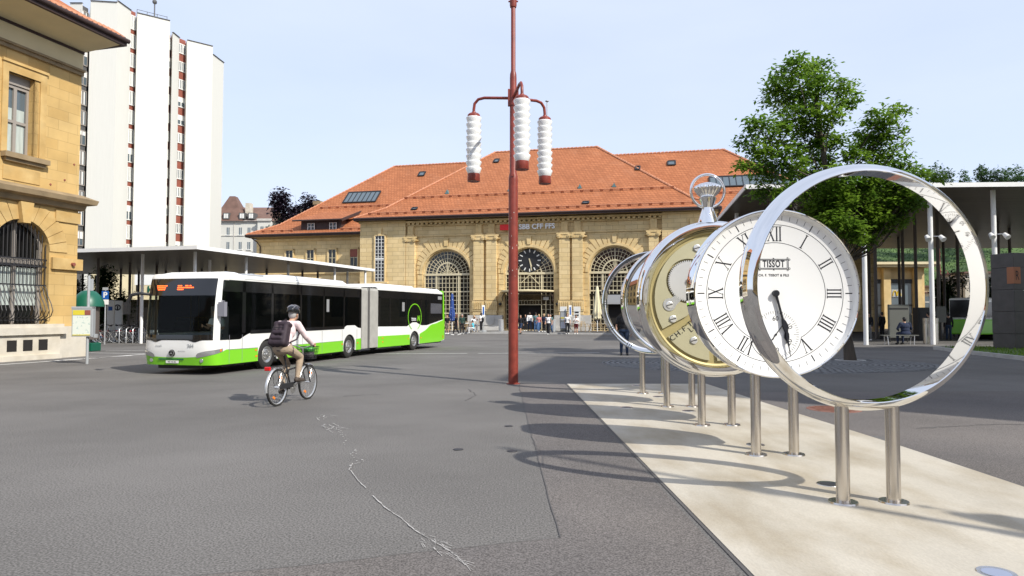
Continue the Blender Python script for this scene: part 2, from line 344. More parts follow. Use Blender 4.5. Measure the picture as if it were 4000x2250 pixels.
def stripm(mb, pts, w, z, m=0):
    a, b = strip(pts, w); n = len(a); mb.add([(x, y, z) for x, y in a+b], [(i, i+1, n+i+1, n+i) for i in range(n-1)], m)
mb = MB(); stripm(mb, seamL, .011, .0065); stripm(mb, seamB, .009, .0065); stripm(mb, [(-.6, 16.36), (.2, 16.34), (1.3, 16.36)], .03, .0065)
stripm(mb, [(4.66, 16.3), (4.76, 11.4), (4.9, 8.6), (4.93, 6.5), (5.1, -4)], .035, .0065); stripm(mb, [(1.29, 16.35), (1.515, 4.4), (1.63, -4)], .03, .0065)
struct('pavement_joints', mb, 'seam')
sheet('brown_pavement', [(4.6, 14.6), (12, 14.9), (30, 15.2), (30, -4), (5.0, -4)], .003, 'asphalt2')
mb = MB(); mb.plate([(1.31, 16.32), (4.62, 16.3), (4.76, 11.46), (4.88, 8.62), (4.9, 6.57), (5.08, -4), (1.64, -4), (1.53, 4.4)], [], .012, -.01, XY); struct('concrete_slab', mb, 'concrete')
# white paint scratch marks
r = random.Random(5); mb = MB()
sp = [(-1.77, 7.66), (-1.735, 7.34), (-1.71, 7.30), (-1.53, 6.86), (-1.39, 6.57)]
stripm(mb, wob(sp, .004, .08), .009, .009)
def scr(pts, a, w):
    p = wob(pts, a, .05); stripm(mb, p, [w*.45*r.uniform(.3, 1.5) for _ in p], .009)
scr([(-1.27, 6.3), (-1.09, 5.92), (-.9, 5.61), (-.75, 5.31), (-.59, 5.07), (-.43, 4.83), (-.31, 4.6)], .0035, .02)
scr([(-1.73, 7.4), (-1.77, 7.55), (-1.70, 7.72)], .006, .022)
for _ in range(46):
    t = r.random()**.8; x = -.80+.5*t; y = 5.33-.74*t; sp_ = .07*math.sin(PI*min(1, t+.12))+.01; x += r.uniform(-1, 1)*sp_; y += r.uniform(-1, 1)*sp_*.8
    a = math.atan2(-.74, .5)+r.uniform(-.35, .35); l = r.uniform(.03, .16); scr([(x, y), (x+l*math.cos(a), y+l*math.sin(a))], .006, r.uniform(.004, .011))
for c in ((-3.05, 11.2), (-2.75, 10.35), (-2.62, 10.0)):
    for _ in range(9):
        a = math.atan2(-.8, .4)+r.uniform(-.6, .6); l = r.uniform(.08, .35); x = c[0]+r.uniform(-.08, .08); y = c[1]+r.uniform(-.2, .2); scr([(x, y), (x+l*math.cos(a), y+l*math.sin(a))], .01, r.uniform(.01, .03))
for _ in range(26):
    t = r.random(); x = -2.5+.8*t+r.uniform(-.05, .05); y = 9.9-2.2*t; mb.plate([(x+r.uniform(.5, 1)*.014*math.cos(k), y+r.uniform(.5, 1)*.022*math.sin(k)) for k in range(6)], [], .009, None, XY)
struct('paint_scratches', mb, 'scratch')
mb = MB(); r = random.Random(11)
def ang(p, q, w=.12): stripm(mb, [p, q], w, .006)
ang((-8.15, 28.7), (-1.89, 29.0)); ang((-1.44, 29.05), (3.78, 29.6))
ang((-16.9, 22.4), (-15.9, 25.5), .18); ang((-15.95, 25.4), (-15.1, 29.5), .18); ang((-18.61, 29.62), (-15.5, 28.9), .14); ang((-18.4, 31.0), (-14.0, 33.0), .12); ang((-15.3, 27.6), (-16.4, 24.6), .12)
struct('road_marking', mb, 'white_line')
mb = MB()
mb.plate([(4.9+.25*math.cos(k*.5)*(1+.4*math.sin(k*2.1)), 9.1+.28*math.sin(k*.5)) for k in range(12)], [], .007, None, XY)
struct('dust_patch', mb, 'pave')
mb = MB()
for pts, ww in (([(-.95, 15.2), (-.75, 14.1), (-.9, 13.2)], .02), ([(-3.4, 13.9), (-2.7, 14.3)], .03), ([(.28, 8.9), (.36, 8.3), (.34, 7.6)], .02), ([(5.9, 10.0), (7.4, 10.4), (9.5, 9.6)], .03)): p_ = wob(pts, .03, .12); stripm(mb, p_, [ww*r.uniform(.3, 1.3) for _ in p_], .0066)
struct('asphalt_cracks', mb, 'seam')

# forecourt in front of station, cobbled oval, kerbs, grass bed, hill
FA = R(-12.8); fu = (math.cos(FA), math.sin(FA)); FO = (1.66, 66)
def FW(u, v, z=0): return (FO[0]+fu[0]*u-fu[1]*v, FO[1]+fu[1]*u+fu[0]*v, z)
mb = MB(xf=FW); mb.box(-45, 24, -8.0, 1, -.05, .115); struct('station_forecourt', mb, 'pave')
mb = MB(xf=FW); mb.box(-45, 24, -8.16, -8.0, -.05, .13); struct('forecourt_kerb', mb, 'kerb')
mb = MB()
for k, u0 in enumerate((-2.6, -1.9, -1.2)): mb.add([FW(u0, -7.6, .119), FW(u0+.28, -7.6, .119), FW(u0+1.9, -3.6, .119), FW(u0+1.62, -3.6, .119)], [(0, 1, 2, 3)])
struct('crossing_marks', mb, 'white_line')
CX, CY, RA, RB = 8.5, 22.9, 5.4, 3.6
ell = [(CX+RA*math.cos(2*PI*i/72), CY+RB*math.sin(2*PI*i/72)) for i in range(72)]
sheet('cobbled_oval', ell, .006, 'cobble')
mb = MB(); r = random.Random(2)
for j in range(1, 30):
    q = j/29.5; n = max(6, int(2*PI*math.sqrt((RA*RA+RB*RB)/2)*q/.19))
    for i in range(n):
        a = 2*PI*(i+.5*(j % 2))/n; x = CX+RA*q*math.cos(a); y = CY+RB*q*math.sin(a)
        if (x-12.16)**2+(y-24.7)**2 < .55: continue
        t = Vector((-RA*math.sin(a), RB*math.cos(a), 0)).normalized(); s_ = .078*r.uniform(.85, 1.05)
        mb.obox((x, y, .012), (t, Vector((-t.y, t.x, 0)), (0, 0, 1)), (s_, .055, .012+r.uniform(0, .006)))
struct('cobblestones', mb, 'cobbles')
mb = MB(); mb.tube([(x, y, .0) for x, y in [(CX+(RA+.06)*math.cos(2*PI*i/72), CY+(RB+.06)*math.sin(2*PI*i/72)) for i in range(72)]], .03, 6, closed=True); struct('oval_edging', mb, 'cobbles', 40)
ed = [(19.95, 32.3), (19.9, 31.98), (19.1, 28.49), (18.5, 25.0), (17.6, 20)]
mb = MB(); mb.plate(ed+[(40, 18), (40, 33.5), (22, 33)], [], .10, -.02, XY); struct('grass_bed', mb, 'grass')
mb = MB()
for p, q in zip(ed[:-1], ed[1:]): mb.bar((p[0], p[1], .07), (q[0], q[1], .07), .16, .16)
mb.bar((19.95, 32.3, .07), (22, 33, .07), .16, .16); struct('kerb_edge', mb, 'kerb')
# grass tufts (stuff)
mb = MB(); r = random.Random(4)
for _ in range(5000):
    y = r.uniform(21, 33); x0 = 17.9+(y-20)*.17 if y < 32 else 20.3; x = r.uniform(x0+.15, 32); h = r.uniform(.05, .14); a = r.uniform(0, PI)
    mb.add([(x-.02*math.cos(a), y-.02*math.sin(a), .1), (x+.02*math.cos(a), y+.02*math.sin(a), .1), (x+r.uniform(-.04, .04), y+r.uniform(-.04, .04), .1+h)], [(0, 1, 2)])
setp(mb.build('grass', 'leaf'), kind='stuff')
# hill: terrain rising behind the right canopy
mb = MB(); nx, ny = 60, 24; vs = []; r = random.Random(8)
def hillz(x, y):
    t = max(0, min(1, (y-88)/75)); s_ = max(0, min(1, (x-22)/25)); return 1.2*s_*(1 if y > 86 else 0)+(24*t*t*(3-2*t))*s_*(1-.25*math.sin(x*.03))
for j in range(ny+1):
    for i in range(nx+1): x = 18+i*4.0; y = 84+j*6.0; vs.append((x, y, hillz(x, y)-.6+r.uniform(-.15, .15)))
mb.add(vs, [(j*(nx+1)+i, j*(nx+1)+i+1, (j+1)*(nx+1)+i+1, (j+1)*(nx+1)+i) for j in range(ny) for i in range(nx)]); struct('hill', mb, 'hill', 60)
mb = MB(); vs = []
for j in range(9):
    for i in range(31): x = -260+i*9; y = 190+j*22; vs.append((x, y, 26*math.sin(min(1, j/6)*PI/2)*(.7+.3*math.sin(x*.03))-1.5))
mb.add(vs, [(j*31+i, j*31+i+1, (j+1)*31+i+1, (j+1)*31+i) for j in range(8) for i in range(30)]); struct('far_hill', mb, 'hill', 60)

# ================= STATION =================
st = thing('train_station', 'long yellow sandstone railway station with three tall arched windows and orange tiled hip roofs', 'train station', (FO[0], FO[1], 0), FA)
fm = lambda a, b, d: (a, d, b)
AR = 2.42
def archpts(uc, r, zs, zb, n=28): return [(uc-r, zb)]+[(uc+r*math.cos(PI-PI*i/n), zs+r*math.sin(PI-PI*i/n)) for i in range(n+1)]+[(uc+r, zb)]
ARCH = (-8.4, 0, 8.22)
mb = MB(); mb.plate([(-12.7, .1), (12.7, .1), (12.7, 11.3), (-12.7, 11.3)], [archpts(u, AR, 5.66, .16) for u in ARCH], 0, .8, fm)
mb.build('central_wall', 'stone', st)
mb = MB(); mb.box(-17.5, -12.6, -.45, 10, .1, 11.3); mb.box(12.6, 17.5, -.45, 10, .1, 11.3)
mb.box(-12.6, 12.6, 3.0, 3.2, .1, 11.2); o = mb.build('corner_walls', 'stone', st)
for s_ in (-1, 1):   # tall narrow windows of the corner pavilions
    uc = 15.3*s_
    mb = MB(); mb.box(uc-.5, uc+.5, -.52, -.46, 5.0, 9.6); wd = mb.build('window', 'glassd', st)
    mb = MB()
    for k in range(4): mb.box(uc-.5+k*.333-.025, uc-.5+k*.333+.025, -.56, -.52, 5.0, 9.6)
    for k in range(14): mb.box(uc-.5, uc+.5, -.557, -.523, 5.0+k*.354-.02, 5.0+k*.354+.02)
    mb.box(uc-.52, uc+.52, -.565, -.522, 7.2, 7.35); mb.build('window_bars', 'framew', wd)
    mb = MB(); mb.box(uc-.62, uc-.5, -.6, -.44, 4.95, 9.75); mb.box(uc+.5, uc+.62, -.6, -.44, 4.95, 9.75); mb.box(uc-.62, uc+.62, -.6, -.44, 9.6, 9.75)
    mb.plate([(uc-.16, 9.6), (uc+.16, 9.6), (uc+.24, 10.4), (uc-.24, 10.4)], [], -.66, -.45, fm); mb.build('window_surround', 'stone_plain', wd)
    mb = MB(); mb.box(uc-.9, uc+.9, -.72, -.44, 4.75, 4.94); mb.build('sill', 'stone_plain', wd)
# rusticated arch surrounds
for u in ARCH:
    mb = MB()
    n = 21
    for i in range(n):
        a0 = PI*i/n; a1 = PI*(i+1)/n; g = .012; r0 = 2.78; mid = (a0+a1)/2; r1 = min(3.95, 3.25/max(.62, abs(math.sin(mid))) if abs(math.cos(mid)) < .6 else 3.05+.6*abs(math.sin(mid)))
        if i == n//2: r1 = 3.6
        dp = -.22 if i == n//2 else -.10
        mb.plate([(u+r0*math.cos(a0+g), 5.66+r0*math.sin(a0+g)), (u+r0*math.cos(a1-g), 5.66+r0*math.sin(a1-g)), (u+r1*math.cos(a1-g), 5.66+r1*math.sin(a1-g)), (u+r1*math.cos(a0+g), 5.66+r1*math.sin(a0+g))], [], dp, 0, fm)
    for s_ in (-1, 1):
        for k in range(10):
            z0 = .25+k*.54; x0, x1 = sorted((u+s_*(2.5), u+s_*3.02)); mb.box(x0, x1, -.10, 0, z0, z0+.5)
    mb.build('rusticated_surround', 'stone_plain', st)
    mb = MB()
    for (r0, r1, d) in ((2.42, 2.52, -.03), (2.52, 2.78, -.15)):
        o = [(u+r1*math.cos(PI*i/40), 5.66+r1*math.sin(PI*i/40)) for i in range(41)]; q = [(u+r0*math.cos(PI*i/40), 5.66+r0*math.sin(PI*i/40)) for i in range(41)][::-1]
        mb.plate(o+q, [], d, .3, fm)
    mb.box(u-2.52, u-2.42, -.03, .3, .16, 5.66); mb.box(u+2.42, u+2.52, -.03, .3, .16, 5.66)
    mb.build('archivolt', 'stone_plain', st)
def bars(mb, u, r, zs, zb, w=.05, d0=.40, d1=.46):
    for rad, wd in ((.42, .04), (.78, .04), (1.16, .13), (1.58, .05), (2.0, .05), (2.34, .12)):
        o = arc(u, zs, rad+wd/2, 0, PI, 36); q = arc(u, zs, rad-wd/2, 0, PI, 36)[::-1]; mb.plate(o+q, [], d0, d1, fm)
    for k in range(1, 18):
        a = PI*k/18; rs = .2 if k % 2 == 0 else 1.2
        if k == 9: rs = 0
        mb.bar((u+rs*math.cos(a), d0+.02, zs+rs*math.sin(a)), (u+2.34*math.cos(a), d0+.02, zs+2.34*math.sin(a)), .045 if k != 9 else .09, .05, (0, 1, 0))
    mb.box(u-r, u+r, d0-.08, d1, zs-.12, zs+.1)
    xs = [u-1.16, u+1.16]
    for x in xs: mb.box(x-.07, x+.07, d0-.03, d1, zb, zs-.12)
    mb.box(u-r, u-r+.09, d0-.03, d1, zb, zs-.12); mb.box(u+r-.09, u+r, d0-.03, d1, zb, zs-.12)
    for k in range(1, 13):
        x = u-r+k*2*r/13
        if min(abs(x-q) for q in xs) < .12: continue
        mb.box(x-.022, x+.022, d0+.006, d1-.004, zb, zs-.12)
    z = zs-.45; k = 0
    while z > zb+.1:
        h = .022 if (k % 5 != 3) else .06
        mb.box(u-r, u+r, d0+.003, d1-.006, z-h, z+h); z -= .43; k += 1
for i, u in enumerate(ARCH):
    zb = (.16, 3.95, 3.6)[i]
    mb = MB(); mb.plate(archpts(u, AR, 5.66, zb), [], .46, .5, fm); wn = mb.build('arched_window', 'glassd', st)
    mb = MB(); bars(mb, u, AR, 5.66, zb); mb.build('window_bars', 'muntin', wn)
# right arch ground floor: shop opening with grey awning box
u = ARCH[2]; mb = MB(); mb.box(u-AR, u+AR, .3, .5, 3.5, 3.62); mb.box(u-AR, u-.7, .44, .5, .16, 3.5); mb.box(u+1.3, u+AR, .44, .5, .16, 3.5)
sh = mb.build('shop_front', 'glassd', st)
mb = MB()
for k in range(6):
    mb.box(u-AR+k*.34, u-AR+k*.34+.05, .38, .44, .16, 3.5); mb.box(u+1.3+k*.2, u+1.34+k*.2, .38, .44, .16, 3.5)
for k in range(7): mb.box(u-AR, u-.7, .385, .435, .3+k*.45, .34+k*.45)
mb.build('window_bars', 'muntin', sh)
mb = MB(); mb.box(u-.72, u+1.32, -.15, .4, 2.75, 3.5); mb.box(u-.75, u+1.35, -.2, .4, 2.62, 2.74); mb.build('awning_box', 'silver', sh)
mb = MB(); mb.box(u-.7, u+1.3, .5, 2.9, .16, 2.62); mb.build('doorway_interior', 'darkint', sh)
# central entrance
mb = MB(); mb.box(-1.12, 1.1, .9, 2.95, .16, 3.0); mb.build('hall_interior', 'darkint', st)
mb = MB()
for x0, x1 in ((-AR, -1.15), (1.15, AR)): mb.box(x0, x1, .44, .5, .16, 3.95)
mb.box(-1.15, 1.15, .44, .5, 2.62, 3.95); en = mb.build('entrance_glazing', 'glassd', st)
mb = MB()
for x in (-AR+.05, -2.0, -1.58, -1.15, 1.15, 1.58, 2.0, AR-.05): mb.box(x-.03, x+.03, .38, .44, .16, 3.95)
for k in range(8):
    z = .3+k*.46
    mb.box(-AR, -1.15, .385, .435, z-.02, z+.02); mb.box(1.15, AR, .385, .435, z-.02, z+.02)
for k in range(9): mb.box(-1.12+k*.28, -1.09+k*.28, .385, .435, 2.62, 3.0)
mb.box(-1.15, 1.15, .38, .44, 2.56, 2.64); mb.box(-1.15, 1.15, .38, .44, 3.0, 3.05); mb.build('entrance_bars', 'muntin', en)
mb = MB(); mb.box(1.3, 1.85, .30, .36, 3.05, 3.35); mb.build('notice_box', 'framew', en)
# curved marquee over the door
mb = MB(); pr = [(0, -.02), (2.35, -.02), (2.62, .05), (2.62, .17), (2.5, .2), (0, .32)]
mb.lathe(pr, (-.15, .15, 3.78), 'z', 40, a0=PI, a1=2*PI); mq = mb.build('entrance_canopy', 'cream', st, 40); 
mb = MB(); mb.lathe([(0, -.05), (2.3, -.05), (2.3, -.021)], (-.15, .15, 3.78), 'z', 40, a0=PI, a1=2*PI)
for s_ in (-1, 1): mb.tube([(-.15+s_*2.3, -.1, 3.75), (-.15+s_*2.5, -.2, 3.3), (-.15+s_*2.45, -.05, 2.9)], .04, 6)
mb.build('canopy_soffit', 'brown', mq, 40)
for s_ in (-1, 1):
    mb = MB(); mb.tube([(s_*2.75, 0, 2.9), (s_*2.8, -.35, 2.75)], .03, 6); mb.sphere((s_*2.8, -.38, 2.65), .16, 10); mb.build('wall_lamp', 'black', st, 50)
# station clock: baton marks and hands in the fan of the middle arch
ck = MB(); ck.lathe([(0, .05), (1.16, .05), (1.16, .0), (1.1, 0), (0, 0)], (0, .30, 6.9), 'y', 40)
cf = ck.build('station_clock', 'black', st, 40)
mb = MB()
for k in range(12):
    a = PI*k/6; c_ = Vector((math.sin(a), 0, math.cos(a))); mb.bar(Vector((0, .27, 6.9))+c_*.80, Vector((0, .27, 6.9))+c_*1.10, .10, .03, (0, 1, 0))
mb.build('hour_marks', 'framew', cf)
for a, ln, wd, nm, dd in ((R(162), .62, .11, 'hour_hand', .262), (R(168), 1.0, .08, 'minute_hand', .24)):
    c_ = Vector((math.sin(a), 0, math.cos(a))); mb = MB(); mb.bar(Vector((0, dd, 6.9))-c_*.2, Vector((0, dd, 6.9))+c_*ln, wd, .015, (0, 1, 0)); mb.build(nm, 'muntin', cf)
mb = MB()
mb.bar((-.9, .33, 4.7), (0, .33, 5.5), .06, .03, (0, 1, 0)); mb.bar((.9, .33, 4.6), (0, .33, 5.5), .06, .03, (0, 1, 0)); mb.build('clock_brace', 'muntin', cf)
# pilasters
def pilaster(u0, u1):
    c_ = (u0+u1)/2
    mb = MB(); mb.box(u0, u1, -.38, 0, 3.05, 9.0)
    mb.box(u0-.1, u1+.1, -.5, 0, 1.98, 3.0)
    mb.box(u0-.04, u1+.04, -.44, 0, 1.62, 1.98)
    p = mb.build('pilaster', 'stone', st)
    mb = MB()
    for k in range(5):
        x = u0+.02+(u1-u0-.04)*(k+.5)/5; mb.box(x-.055, x+.055, -.56, -.495, 2.15, 2.85)
    mb.build('fluted_panel', 'stone_plain', p)
    mb = MB(); mb.box(u0-.25, u1+.25, -.52, 0, 9.28, 9.45); mb.box(u0-.05, u1+.05, -.47, 0, 8.95, 9.28)
    for x in (u0, u1):
        mb.cyl((x, -.54, 9.13), (x, 0, 9.13), .20, n=18); mb.cyl((x, -.58, 9.13), (x, -.54, 9.13), .08, n=12)
    mb.box(u0-.4, u1+.4, -.30, 0, 9.04, 9.16); mb.build('capital', 'stone_plain', p, 40)
    mb = MB(); mb.box(c_-.30, c_+.30, -.34, 0, 9.62, 10.5); mb.box(c_-.42, c_+.42, -.4, 0, 9.46, 9.61)
    for k in range(3): mb.box(c_-.2+k*.16, c_-.12+k*.16, -.37, -.34, 9.68, 10.4)
    mb.build('triglyph', 'stone_plain', p)
for a, b in ((-12.55, -11.65), (-5.5, -4.5), (-4.2, -3.2), (3.0, 4.0), (4.25, 5.25), (11.4, 12.3)): pilaster(a, b)
# entablature, dentils, plinth
mb = MB(); mb.box(-12.6, 12.6, -.12, 0, 9.45, 9.52); mb.box(-12.6, 12.6, -.22, 0, 10.5, 10.62); mb.box(-12.6, 12.6, -.55, 0, 10.82, 11.0)
for k in range(53):
    x = -12.4+k*.475; mb.box(x, x+.26, -.42, -.1, 10.62, 10.82)
mb.box(-12.6, 12.6, -.3, 0, 10.62, 10.66); mb.box(-17.6, -12.6, -.62, 0, 10.9, 11.05); mb.box(12.6, 17.6, -.62, 0, 10.9, 11.05); mb.build('cornice', 'stone_plain', st)
mb = MB(); mb.box(-17.6, 17.6, -1.25, 0, 11.12, 11.2); mb.build('eave_soffit', 'soffit', st)
for (a, b) in ((-6.0, -2.55), (2.55, 6.0), (-13, -10.9), (10.9, 13)):
    mb = MB(); mb.box(a, b, -.62, 0, .1, 1.58); mb.box(a-.08, b+.08, -.72, 0, .1, .42)
    if b-a > 3:
        c_ = (a+b)/2; mb.plate([(c_-1.1, .62), (c_+.6, .62), (c_+.9, .8), (c_+1.0, 1.2), (c_+.9, 1.42), (c_-1.1, 1.42)], [], -.68, -.62, fm)
    mb.build('pedestal', 'plinth', st)
for a_, b_ in ((-17.6, -13.05), (13.05, 17.6)): mb = MB(); mb.box(a_, b_, -.6, 0, .1, 1.4); mb.build('plinth', 'plinth', st)
# wings
for s_ in (-1, 1):
    mb = MB(); x0, x1 = sorted((s_*31.6, s_*17.5)); mb.box(x0, x1, 3, 23, .1, 10.2); mb.build('wing_wall', 'stone', st)
    mb = MB(); mb.box(x0-.1, x1, 2.82, 3, 6.05, 6.25); mb.box(x0-.1, x1, 2.86, 3, 9.75, 9.95); mb.box(x0-.1, x1, 2.7, 3, .1, 1.4); mb.build('string_course', 'stone_plain', st)
    mb = MB(); mb.box(x0-.2, x1, 2.1, 3.0, 10.12, 10.2); mb.build('wing_soffit', 'soffit', st)
    for k, uc in enumerate((27.5, 24.95, 22.35, 19.8)):
        uc *= s_; mb = MB(); mb.box(uc-.44, uc+.44, 2.93, 2.99, 6.85, 8.68); wn = mb.build('wing_window', 'glassd', st)
        mb = MB(); mb.box(uc-.03, uc+.03, 2.88, 2.93, 6.85, 8.68); mb.box(uc-.44, uc+.44, 2.883, 2.927, 7.75, 7.8); mb.box(uc-.44, uc-.38, 2.88, 2.93, 6.85, 8.68); mb.box(uc+.38, uc+.44, 2.88, 2.93, 6.85, 8.68); mb.build('frame', 'muntin', wn)
        mb = MB(); mb.box(uc-.56, uc-.44, 2.84, 3, 6.8, 8.85); mb.box(uc+.44, uc+.56, 2.84, 3, 6.8, 8.85); mb.box(uc-.56, uc+.56, 2.84, 3, 8.68, 8.85); mb.box(uc-.6, uc+.6, 2.78, 3, 6.68, 6.8); mb.build('surround', 'stone_plain', wn)
        if k == 3: mb = MB(); mb.box(uc-.42, uc+.42, 2.85, 2.878, 7.85, 8.66); mb.build('roller_blind', 'redpanel', wn)
    for uc in (26, 22, 19.4):
        uc *= s_; mb = MB(); mb.plate(archpts(uc, .75, 3.6, .2, 14), [], 2.9, 2.98, fm); wn = mb.build('ground_floor_window', 'glassd', st)
        mb = MB(); o = arc(uc, 3.6, 1.1, 0, PI, 20); q = arc(uc, 3.6, .78, 0, PI, 20)[::-1]; mb.plate(o+q, [], 2.8, 3, fm); mb.box(uc-1.1, uc-.78, 2.8, 3, .2, 3.6); mb.box(uc+.78, uc+1.1, 2.8, 3, .2, 3.6); mb.box(uc-.25, uc+.25, 2.7, 3, 4.3, 5.2); mb.build('surround', 'stone_plain', wn)
# roofs
def hip(mb, x0, x1, y0, y1, ze, zr, xr0, xr1, yr, kick=1.6, kz=.62, m=0):
    """hip roof with bell-cast eaves"""
    def ring(a): return None
    zk = ze + kick*kz
    e = [(x0, y0, ze), (x1, y0, ze), (x1, y1, ze), (x0, y1, ze)]
    k = [(x0+kick*1.25, y0+kick, zk), (x1-kick*1.25, y0+kick, zk), (x1-kick*1.25, y1-kick, zk), (x0+kick*1.25, y1-kick, zk)]
    r_ = [(xr0, yr, zr), (xr1, yr, zr)]
    mb.add(e+k+r_, [(0, 1, 5, 4), (1, 2, 6, 5), (2, 3, 7, 6), (3, 0, 4, 7), (4, 5, 9, 8), (5, 6, 9), (6, 7, 8, 9), (7, 4, 8)], m)
    return e, k, r_
mb = MB(); E1, K1, R1 = hip(mb, -32.3, 32.3, 2.0, 24, 10.42, 19.75, -19.4, 19.2, 13, 2.2, .58); rf1 = mb.build('wing_roof', 'tile', st)
mb = MB(); E2, K2, R2 = hip(mb, -17.8, 17.8, -1.25, 21.3, 11.35, 20.1, -5.95, 5.6, 10.1, 2.0, .60); rf2 = mb.build('main_roof', 'tile', st)
for e, k, rr, rf in ((E1, K1, R1, rf1), (E2, K2, R2, rf2)):
    mb = MB()
    for i, j in ((0, 0), (1, 1)):
        A, B, C_ = Vector(e[i]), Vector(k[i]), Vector(rr[j])
        for p, q in ((A, B), (B, C_)):
            n = int((q-p).length/.42)
            for t in range(n): a = p.lerp(q, t/n); b = p.lerp(q, (t+.92)/n); mb.cyl(a+Vector((0, 0, .02)), b+Vector((0, 0, .05)), .10, .13, 6)
    n = int(abs(rr[1][0]-rr[0][0])/.42)
    for t in range(n): a = Vector(rr[0]).lerp(Vector(rr[1]), t/n); mb.cyl(a, a+Vector((.39, 0, .03)), .11, .14, 6)
    mb.build('ridge_tiles', 'tilecap', rf, 50)
def fascia(mb, e, d=.16):
    for i in range(3 if 0 else 4):
        a, b = e[i], e[(i+1) % 4]; mb.bar((a[0], a[1], a[2]-.14), (b[0], b[1], b[2]-.14), d, .26)
        if i in (0, 3): mb.tube([(a[0], a[1]-.12, a[2]-.06), (b[0], b[1]-.12, b[2]-.06)], .09, 8)
mb = MB(); fascia(mb, E1); mb.build('gutter', 'brown', rf1); mb = MB(); fascia(mb, E2); mb.build('gutter', 'brown', rf2)
def roofpt(e, k, rr, x, t):  # point on the front slope at x, parameter t 0..2
    y0, z0 = e[0][1], e[0][2]; yk, zk = k[0][1], k[0][2]; yr, zr = rr[0][1], rr[0][2]
    return (x, y0+(yk-y0)*t, z0+(zk-z0)*t) if t <= 1 else (x, yk+(yr-yk)*(t-1), zk+(zr-zk)*(t-1))
mb = MB()
for (e, k, rr, xa, xb, t) in ((E2, K2, R2, -16.4, 16.4, .35), (E2, K2, R2, -13.6, 13.6, 1.16), (E1, K1, R1, -30.5, -27, .25), (E1, K1, R1, -21, -18, .25), (E1, K1, R1, -25.6, -15.5, 1.26), (E1, K1, R1, 15.5, 26, 1.26)):
    p = Vector(roofpt(e, k, rr, xa, t)); q = Vector(roofpt(e, k, rr, xb, t)); up = Vector((0, -.12, .16))
    for g in (.7, 1.2): mb.tube([p+up*g, q+up*g], .028, 5)
    n = int(abs(xb-xa)/.95)
    for i in range(n+1): a = p.lerp(q, i/n); mb.obox(a+up*.6, ((1, 0, 0), up, up.cross(Vector((1, 0, 0)))), (.16, .14, .03))
mb.build('snow_guard', 'tilecap', rf2)
def skyl(rf, e, k, rr, xa, xb, t0, t1, n, sl=0, gm='glassb'):
    a = Vector(roofpt(e, k, rr, xa, t0)); b = Vector(roofpt(e, k, rr, xb, t0)); c_ = Vector(roofpt(e, k, rr, xb, t1)); d_ = Vector(roofpt(e, k, rr, xa, t1)); nrm = (b-a).cross(d_-a).normalized()
    def sh(p, h): return tuple(p+nrm*h)
    mb = MB(); mb.add([sh(p, .09) for p in (a, b, c_, d_)]+[sh(p, -.05) for p in (a, b, c_, d_)], [(0, 1, 2, 3), (0, 4, 5, 1), (1, 5, 6, 2), (2, 6, 7, 3), (3, 7, 4, 0)]); g = mb.build('skylight', gm, rf)
    mb = MB()
    for p, q in ((a, b), (b, c_), (c_, d_), (d_, a)): mb.bar(p+nrm*.1, q+nrm*.1, .14, .1, nrm)
    for i in range(1, n): mb.bar(a.lerp(b, i/n)+nrm*.11, d_.lerp(c_, i/n)+nrm*.11, .07, .06, nrm)
    mb.build('frame', 'black', g)
skyl(rf1, E1, K1, R1, -23.3, -19.3, 1.34, 1.52, 7); skyl(rf1, E1, K1, R1, -15.6, -14.9, 1.78, 1.85, 1); skyl(rf1, E1, K1, R1, 17.4, 25.2, 1.36, 1.52, 12); skyl(rf1, E1, K1, R1, 13.2, 14.0, 1.76, 1.83, 1)
skyl(rf2, E2, K2, R2, -12.2, -11.7, .72, .92, 1); skyl(rf2, E2, K2, R2, 5.2, 5.75, .7, .9, 1); skyl(rf2, E2, K2, R2, -5.6, -5.1, 1.78, 1.84, 1); skyl(rf2, E2, K2, R2, 10.0, 10.4, 1.5, 1.56, 1, gm='darkint')
mb = MB()
for x in (-9.3, -2.6, 4.6, 8.0):
    p = Vector(roofpt(E2, K2, R2, x, 1.22)); mb.plate([(p.x-.22, p.z), (p.x+.22, p.z), (p.x, p.z+.45)], [], p.y-.05, p.y+.5, fm)
mb.build('roof_vent', 'c_teal', rf2)
# dormer on the left wing
dm = MB(); dm.box(-26.1, -21.3, 2.9, 7.5, 10.35, 11.95); dmo = dm.build('dormer', 'brown', rf1)
mb = MB(); q = [(-26.6, 2.3, 11.9), (-21.0, 2.3, 11.9), (-19.4, 6.2, 13.15), (-24.9, 6.2, 13.15), (-26.4, 6.2, 12.3), (-21, 7.4, 12.2)]
mb.add([(-26.7, 2.3, 11.95), (-21.0, 2.3, 11.95), (-20.3, 6.6, 13.55), (-24.6, 6.6, 13.55), (-26.7, 2.3, 11.8), (-21.0, 2.3, 11.8), (-20.3, 6.6, 12.6), (-24.6, 6.6, 12.6)], [(0, 1, 2, 3), (4, 5, 1, 0), (5, 6, 2, 1), (7, 4, 0, 3), (4, 7, 6, 5)]); mb.build('dormer_roof', 'tile', dmo)
mb = MB(); mb.tube([(-26.75, 2.2, 11.85), (-20.95, 2.2, 11.85)], .09, 8); mb.bar((-20.97, 2.3, 11.8), (-20.3, 6.6, 13.4), .1, .3); mb.build('dormer_gutter', 'brown', dmo)
for uc in (-24.85, -22.25):
    mb = MB(); mb.box(uc-.42, uc+.42, 2.84, 2.9, 10.52, 11.62); wn = mb.build('dormer_window', 'glassd', dmo)
    mb = MB()
    for x in (uc-.42, uc-.03, uc+.36): mb.box(x, x+.07, 2.79, 2.84, 10.52, 11.62)
    for z in (10.5, 10.85, 11.2, 11.57): mb.box(uc-.42, uc+.42, 2.795, 2.835, z, z+.04)
    mb.build('frame', 'framew', wn)
